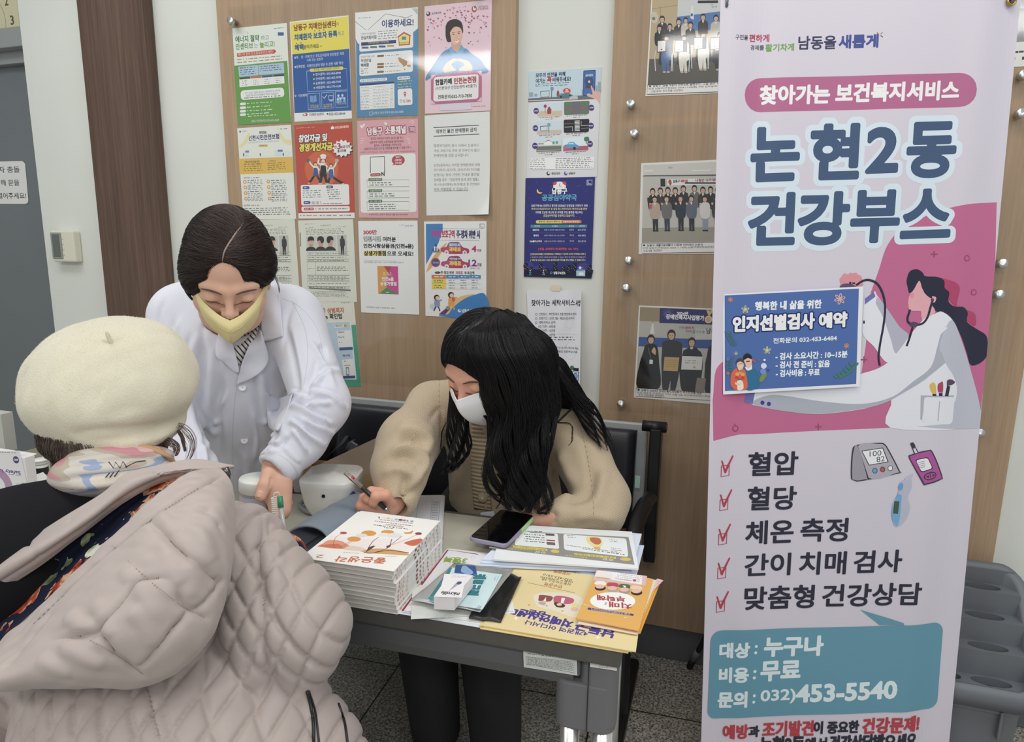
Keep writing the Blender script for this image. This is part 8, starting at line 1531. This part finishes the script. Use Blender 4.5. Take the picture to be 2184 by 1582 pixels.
# ------------------------------------------------------------------ the seated woman in the quilted jacket, seen from behind
rng=np.random.default_rng(31)
M_jk=mat('pinkish_beige_nylon','a69a95',.5,spec=.3,sheen=.15,bump=(75,.3,4));M_stitch=mat('stitch_thread','8f837c',.8)
m,nt,bs=node_mat('floral_lining',.7,.2);M_flor=m;tc=N(nt,'ShaderNodeTexCoord');nz=N(nt,'ShaderNodeTexNoise',i_Scale=38.,i_Detail=3.);nt.links.new(tc.outputs['Object'],nz.inputs['Vector'])
mx=N(nt,'ShaderNodeMix',data_type='RGBA',blend_type='LINEAR_LIGHT');mx.inputs['Factor'].default_value=.035;nt.links.new(tc.outputs['Object'],mx.inputs['A']);nt.links.new(nz.outputs['Color'],mx.inputs['B'])
vo=N(nt,'ShaderNodeTexVoronoi',i_Scale=17.);nt.links.new(mx.outputs['Result'],vo.inputs['Vector']);ad=N(nt,'ShaderNodeMath',operation='MULTIPLY_ADD',n1=.3);nt.links.new(nz.outputs[0],ad.inputs[0]);nt.links.new(vo.outputs['Distance'],ad.inputs[2])
fl=ramp(nt,nz.outputs[0],((.30,'5a2018'),(.42,'9c3424'),(.5,'a8583c'),(.56,'d0aa86'),(.62,'8c3c28'),(.7,'c8b494')));sp=N(nt,'ShaderNodeSeparateColor');nt.links.new(vo.outputs['Color'],sp.inputs[0]);gr=ramp(nt,nz.outputs[0],((.35,'4a5a3c'),(.5,'8c9a70'),(.6,'d2d0c4')))
pk=N(nt,'ShaderNodeMath',operation='GREATER_THAN',n1=.66);nt.links.new(sp.outputs[0],pk.inputs[0]);m1=N(nt,'ShaderNodeMix',data_type='RGBA');nt.links.new(pk.outputs[0],m1.inputs['Factor']);nt.links.new(fl.outputs[0],m1.inputs['A']);nt.links.new(gr.outputs[0],m1.inputs['B'])
ms=N(nt,'ShaderNodeMath',operation='LESS_THAN',n1=.60);nt.links.new(ad.outputs[0],ms.inputs[0]);m2=N(nt,'ShaderNodeMix',data_type='RGBA');nt.links.new(ms.outputs[0],m2.inputs['Factor']);m2.inputs['A'].default_value=(*hexc('1c1f33'),1);nt.links.new(m1.outputs['Result'],m2.inputs['B']);nt.links.new(m2.outputs['Result'],bs.inputs['Base Color'])
OW=empty('person',(-.55,-1.25,0),label='person seen from behind in a cream beret and quilted beige jacket',cat='person')
# body under the clothes
HO=W(248,872,1.07);fw=np.array([_f[0],_f[1],0]);fw /= np.linalg.norm(fw);hf=Frame(HO,.94*fw-.34*np.array([0,0,1.]),.94*np.array([0,0,1.])+.34*fw)
sk=Sculpt(head_prims(hf)+[hf.cap((0,-.02,-.05),.05,(0,-.03,-.15),.05,.03)],.0035)
low=Sculpt([cap(W(285,1200,1.0),.10,W(340,1560,.95),.12),cap(W(60,1240,1.0),.05,W(490,1200,.99),.05),cap(W(500,1200,.97),.045,W(622,1345,.935),.04),cap(W(622,1345,.935),.04,W(588,1210,1.1),.028),cap(W(588,1210,1.1),.024,W(592,1208,1.16),.028),ell((-.66,-1.24,.5),(.15,.14,.12)),cap((-.74,-1.2,.48),.085,(-.98,-.88,.46),.07),cap((-.62,-1.2,.48),.085,(-.84,-.86,.46),.07),cap((-.98,-.88,.46),.065,(-.98,-.92,.07),.045),cap((-.84,-.86,.46),.065,(-.84,-.92,.07),.045)]+sum([finger_prims([W(585+4*i,1215,1.165+.006*i),W(588+3*i,1195,1.18+.006*i),W(594+2*i,1188,1.17)],.009,.007) for i in range(4)],[]),.009)
body=wlink('body',joined(sk.mesh(),low.mesh()),M_skin,OW,True)
lg=Sculpt([ell((-.66,-1.24,.5),(.17,.16,.13)),cap((-.74,-1.2,.48),.10,(-.98,-.88,.46),.085),cap((-.62,-1.2,.48),.10,(-.84,-.86,.46),.085),cap((-.98,-.88,.46),.08,(-.98,-.92,.07),.06),cap((-.84,-.86,.46),.08,(-.84,-.92,.07),.06)],.012);wlink('trousers',lg.mesh(),mat('charcoal_trousers','26262a',.85),OW,True)
for x in (-.98,-.84): wlink('shoe',Sculpt([cap((x,-.93,.045),.042,(x,-.81,.034),.036,.02),ell((x,-.88,.02),(.05,.11,.025))],.009).mesh(),M_black,OW,True)
# greying hair at the nape
nh=Sculpt([hf.ell((0,-.02,.02),(.085,.098,.09)),hf.ell((0,-.075,-.05),(.066,.032,.045),.02),hf.ell((-.08,-.02,-.03),(.02,.03,.04),.02),hf.ell((.078,-.03,-.04),(.02,.035,.05),.02),hf.ell((0,.12,-.04),(.1,.1,.1),.01,True)],.004);hm=wlink('hair',nh.mesh(),M_hairg,OW,True)
wlink('hair_strands',walk(nh,seeds_on(nh,1500,rng,lambda c,n: (n@_f < .3) & (((c-HO)@hf.B[:,2]) < .02)),lambda p: np.array([0,0,-1.])+hf.B[:,0]*.3*np.sign((p-HO)@hf.B[:,0]),9,.008,.003,.0005,rng),M_hairg,hm,True)
wlink('hair_strands',locks([bundle([W(x+dx,y,d) for x,y,d in L],n,sp,.0004,rng,.002,1.) for L,n,sp,dx in (([(372,905,1.05),(388,930,1.045),(390,950,1.045),(396,962,1.045)],40,.003,0),([(378,905,1.05),(402,925,1.04),(408,950,1.04),(400,985,1.04)],16,.012,0),([(350,935,1.03),(372,950,1.03),(374,972,1.03)],40,.008,0))]),mat('brown_nape_hair','6a5446',.5),hm,True)
wlink('hair_strands',locks([bundle([W(122,925,1.08),W(116,955,1.09),W(118,1000,1.1)],120,.012,.0004,rng,.002,1.)]),mat('brown_nape_hair'),hm,True)
# beret
M_felt=mat('cream_felt','ccc6b2',.95,spec=.1,sheen=.35,mix=('c4bea8',30,.3),bump=(350,.35,4))
up=np.array([0,0,1.]);bo=basis(_r,.93*up-.37*fw)
br=Sculpt([ell(W(238,822,1.05),(.130,.125,.082),bo,.03),ell(W(236,765,1.07),(.100,.09,.055),bo,.05),ell(W(255,905,1.05),(.098,.098,.036),basis(_r,.97*up-.2*fw),.012)],.0036)
for L,a,b in (([(150,925),(200,918),(260,916),(320,912),(370,900)],.008,-.004),([(230,745),(245,800),(262,850),(275,890)],.028,-.005),([(165,850),(190,845),(215,850)],.02,-.003),([(275,800),(300,840),(310,870)],.012,.002),([(125,912),(170,938),(250,945),(330,938),(375,918)],.006,.0025)): br.stroke(L,a,b)
br.disp(lambda V,N_: .0008*wob(V,25,2)+.0016*wob(V,8,5));bt=wlink('beret',br.mesh(1),M_felt,OW,True)
sd_=seeds_on(br,12000,rng,lambda c,n: n@_f < .45);bv=BVHTree.FromPolygons([Vector(v) for v in br.V],[tuple(q) for q in br.Q]);fz=[]
for p in sd_:
    h=bv.find_nearest(Vector(p));n_=np.array(h[1])*.5+rng.normal(size=3)*.8;n_ /= np.linalg.norm(n_);n2=n_+rng.normal(size=3)*.7;l=rng.uniform(.0006,.0019);fz.append([p-n_*.0003,p+n_*l*.5,p+(n_*.5+n2*.5)*l])
wlink('felt_fuzz',strands_mesh(np.array(fz),np.tile([.00022,.00016,.00006],(len(fz),1)),3),mat('felt_fibre','d8d3c2',.9,k=1.2),bt,True)
wlink('stalk',tube(catmull([W(240,738,1.0),W(233,722,.995),W(226,706,.992)],10),[.0035]*4+[.003]*4+[.0022,.0015],10),M_felt,bt,True)
# scarf
m,nt,bs=node_mat('scarf_cotton',.9,.1);tc=N(nt,'ShaderNodeTexCoord');mp=N(nt,'ShaderNodeMapping');mp.inputs['Scale'].default_value=(6,6,30);nt.links.new(tc.outputs['Object'],mp.inputs[0]);nz=N(nt,'ShaderNodeTexNoise',i_Scale=1.,i_Detail=1.5,i_Distortion=.4);nt.links.new(mp.outputs[0],nz.inputs['Vector']);cr=ramp(nt,nz.outputs[0],((.30,'c2b8ac'),(.40,'8a96ae'),(.46,'b9b2aa'),(.52,'a89c8e'),(.56,'b8848a'),(.62,'c8a8a4')));cr.color_ramp.interpolation='CONSTANT';nt.links.new(cr.outputs[0],bs.inputs['Base Color'])
sb=basis(_r,up+.25*fw);scf=Sculpt([ell(W(250,1002,.99),(.083,.08,.034),sb,.02),ell(W(245,1022,.985),(.084,.078,.025),sb,.02),ell(W(262,970,1.0),(.072,.066,.018),sb,.008)],.0032)
for L,b in (([(140,1000),(200,985),(290,975),(360,985)],-.005),([(138,1022),(210,1012),(290,1003),(355,1005)],-.005),([(150,1038),(220,1035),(300,1022),(345,1020)],.004),([(150,978),(230,962),(310,962),(366,975)],-.004)): scf.stroke(L,.004,b)
so=wlink('scarf',scf.mesh(),m,OW,True)
wlink('scarf_border',tube(catmull([on(scf,[q],.001)[0] for q in ((142,962),(180,950),(240,946),(300,950),(350,968),(368,985))],30),.006,8,flat=.6),mat('scarf_border_tan','b08c6c',.9),so,True)
for L in ([(232,985),(242,998),(246,985),(256,998),(262,984),(270,996)],[(268,996),(290,985),(310,982)],[(225,1018),(234,1008)],[(234,1018),(243,1006)],[(244,1016),(254,1003)]): wlink('scarf_line',tube(np.array([on(scf,[q],.0004)[0] for q in L]),.0008,5),mat('scarf_navy','2a3048',.8),so)
# black garment over the left shoulder
bk=Sculpt([cap(W(60,1175,.93),.09,W(200,1110,.98),.07,.03),cap(W(200,1110,.98),.07,W(300,1085,1.0),.05,.03),cap(W(-60,1260,.9),.09,W(60,1175,.93),.09,.03)],.006);wlink('vest',bk.mesh(),mat('black_knit','19191c',.9,spec=.15),OW,True)
# quilted jacket
jk=Sculpt([cap(W(300,1290,1.03),.135,W(345,1600,.915),.185,.05),cap(W(60,1250,1.0),.075,W(480,1195,.985),.078,.06),cap(W(500,1187,.96),.077,W(622,1343,.925),.073,.03),cap(W(622,1343,.925),.072,W(584,1215,1.07),.045,.03),cap(W(20,1260,.97),.085,W(-70,1480,.92),.085,.04),cap(W(-70,1480,.92),.08,W(-10,1600,1.0),.07,.04),ell(W(430,1690,.90),(.225,.20,.16),k=.06),cap(W(640,1640,.92),.075,W(560,1560,.92),.07,.05)],.0031,2)
ru=np.array([_r[0],_r[1],0]);ru /= np.linalg.norm(ru);elb=W(622,1338,.925)
def quilt(V,N_):
    u=V@ru+.16*V[:,2];v=V[:,2]+.25*(V@fw);a=u/.036+v/.058;b=u/.036-v/.066;fa,fb=np.abs(a-np.round(a)),np.abs(b-np.round(b));return .0050*(np.abs(np.sin(np.pi*a)*np.sin(np.pi*b))+1e-4)**.4-.0042*np.maximum(np.exp(-(fa/.07)**2),np.exp(-(fb/.07)**2))
for L,a,b in (([(560,1090),(557,1180),(560,1260),(563,1400),(560,1440)],.006,-.012),([(563,1300),(600,1350),(640,1395),(678,1425)],.003,-.005),([(310,1450),(325,1510),(345,1582)],.004,-.006),([(490,1330),(500,1400),(530,1480)],.02,.006),([(575,1150),(590,1200),(585,1260)],.010,.005),([(600,1440),(560,1470),(520,1500)],.02,-.008)): jk.stroke(L,a,b)
jk.disp(lambda V,N_: .0025*wob(V,7,6));jk.disp(quilt);jo=wlink('jacket',jk.mesh(1),M_jk,OW,True)
wlinkm('cuff_lining',cuffring(W(592,1188,1.085),W(622,1343,.925)-W(584,1215,1.07),.045,None),Matrix(),M_flor,jo)
# hood lying open down the back, its flowered lining showing
def sheet_sculpt(rows,nu,nv):
    G=catmull(np.array([[W(*q) for q in r] for r in rows]),nv);G=np.swapaxes(catmull(np.swapaxes(G,0,1),nu),0,1);s=Sculpt.__new__(Sculpt);i,j=np.meshgrid(np.arange(nv-1),np.arange(nu-1),indexing='ij');s.Q=np.stack([i*nu+j,i*nu+j+1,(i+1)*nu+j+1,(i+1)*nu+j],-1).reshape(-1,4);s.V=G.reshape(-1,3);s.N=vnormals(s.V,s.Q)
    if (s.N@_f).mean() > 0: s.Q=s.Q[:,::-1];s.N=-s.N
    s.bvh=None;s.shape=(nv,nu);return s
def thick_mesh(s,th):
    nv,nu=s.shape;G=s.V.reshape(nv,nu,3);return grid_mesh(G,th)
hd_=sheet_sculpt([[(-70,1432,.80),(60,1318,.79),(180,1206,.80),(300,1090,.83),(398,1014,.88),(466,1000,.92)],[(-70,1446,.75),(90,1366,.735),(215,1262,.74),(345,1145,.775),(436,1046,.84),(488,1024,.90)],[(-70,1460,.73),(120,1425,.71),(265,1345,.71),(400,1225,.745),(470,1105,.81),(496,1056,.88)],[(-70,1466,.745),(140,1460,.735),(310,1448,.735),(430,1368,.76),(482,1230,.80),(498,1100,.86)],[(-70,1462,.80),(140,1458,.80),(310,1448,.80),(430,1370,.82),(480,1232,.85),(494,1090,.89)]],190,130)
for L in ([(20,1378),(170,1238),(325,1106),(430,1036),(470,1020)],[(89,1289),(175,1354),(252,1399),(308,1440)],[(231,1155),(317,1236),(390,1293),(440,1318)],[(321,1114),(386,1175),(446,1224),(468,1244)],[(304,1232),(244,1305),(195,1362)],[(402,1305),(365,1346),(292,1427)],[(110,1317),(45,1390),(10,1425)],[(430,1085),(470,1130)],[(470,1240),(430,1290),(400,1310)]): hd_.stroke(L,.0042,-.0065)
for L in ([(260,1215),(300,1255),(350,1330)],[(345,1160),(370,1210),(385,1250)],[(200,1290),(230,1320),(235,1360)],[(130,1370),(180,1400),(230,1415)],[(420,1130),(440,1170),(450,1200)],[(280,1300),(310,1330),(330,1380)],[(90,1400),(120,1420),(160,1430)],[(340,1090),(360,1120),(380,1140)],[(400,1200),(410,1240),(405,1280)],[(150,1310),(170,1330),(200,1345)]): hd_.stroke(L,.008,.0035)
hd_.disp(lambda V,N_: .0015*wob(V,14,8)+.0007*wob(V,45,3));ho=wlinkm('hood',thick_mesh(hd_,.006),Matrix(),M_jk,OW)
bd=sheet_sculpt([[(-40,1212,.875),(100,1128,.875),(219,1054,.885),(284,1008,.91),(406,984,.94),(500,994,.945)],[(-40,1240,.835),(95,1162,.835),(195,1098,.85),(290,1028,.88),(390,1002,.915),(466,1000,.93)],[(-40,1282,.85),(88,1202,.85),(170,1141,.86),(292,1050,.89),(365,1024,.92),(440,1006,.93)]],120,40)
for L in ([(-20,1250),(90,1182),(185,1118),(290,1040),(380,1013)],[(60,1160),(80,1180)],[(150,1110),(170,1130)],[(330,1005),(350,1015)],[(240,1055),(255,1070)]): bd.stroke(L,.0035,-.004)
bd.disp(lambda V,N_: .002*wob(V,12,3));wlinkm('hood_edge',thick_mesh(bd,.005),Matrix(),M_jk,ho)
ln_=sheet_sculpt([[(-50,1270,.865),(88,1192,.865),(170,1131,.875),(292,1042,.905),(365,1016,.93),(446,1002,.94)],[(-60,1350,.87),(75,1255,.87),(180,1168,.88),(300,1068,.90),(385,1016,.93),(456,1002,.94)],[(-70,1450,.81),(64,1334,.80),(188,1220,.81),(306,1102,.84),(402,1022,.89),(468,1004,.925)]],90,40);ln_.disp(lambda V,N_: .002*wob(V,16,4));wlinkm('lining',thick_mesh(ln_,.003),Matrix(),M_flor,ho)
for L in ([(20,1378),(170,1238),(325,1106),(430,1036)],[(89,1289),(175,1354),(252,1399),(308,1440)],[(231,1155),(317,1236),(390,1293),(440,1318)]):
    P_=on(hd_,[tuple(q) for q in catmull(L,90)],.0047);wlink('stitching',joined(*[tube(P_[i:i+2],.0005,4) for i in range(0,88,2)]),M_stitch,ho)
c=W(481,1008,.925);wlink('cord_lock',joined(tube([c+_u*.008,c-_u*.004-_r*-.002],[.0045,.0062],14),tube([c-_u*.003,c-_u*.011+_r*.002],[.0066,.005],14)),mat('gunmetal','6a645e',.25,.9),ho,True)
# pocket zip and piping near the hem
for L,r_ in (([(655,1474),(664,1510),(669,1550),(668,1600)],.0022),([(659,1474),(672,1515),(678,1560),(682,1600)],.0014),([(722,1500),(735,1540),(742,1590)],.0018)): wlink('zip_piping',tube(on(jk,[tuple(q) for q in catmull(L,20)],.002),r_,8),M_black,jo,True)
# pen with a coiled cord in her hand
pn=empty('pen',W(612,1190,1.15),label='clear pen with green cap and white coiled cord behind the quilted shoulder',cat='pen');a,b=W(614,1192,1.15),W(599,1082,1.16);t_=W(597,1058,1.163)
wlink('barrel',tube([a,b],.0042,14),mat('clear_barrel','a9a9a6',.12,spec=.7),pn,True);wlink('cap',tube([b,t_],[.0052,.0048],14),mat('green_cap','2f8260',.35),pn,True)
ax=W(589,1150,1.15)-W(583,1058,1.158);e1=_r*.0042;e2=_f*.0042;th_=np.linspace(0,1,420);wlink('coil_cord',tube(np.vstack([catmull([t_,W(594,1050,1.16),W(586,1051,1.158),W(583,1058,1.158)],14),[W(584,1060,1.158)+ax*t+e1*math.cos(t*138)+e2*math.sin(t*138) for t in th_]]),.0009,5),mat('white_cord','dcdcd8',.4),pn,True)
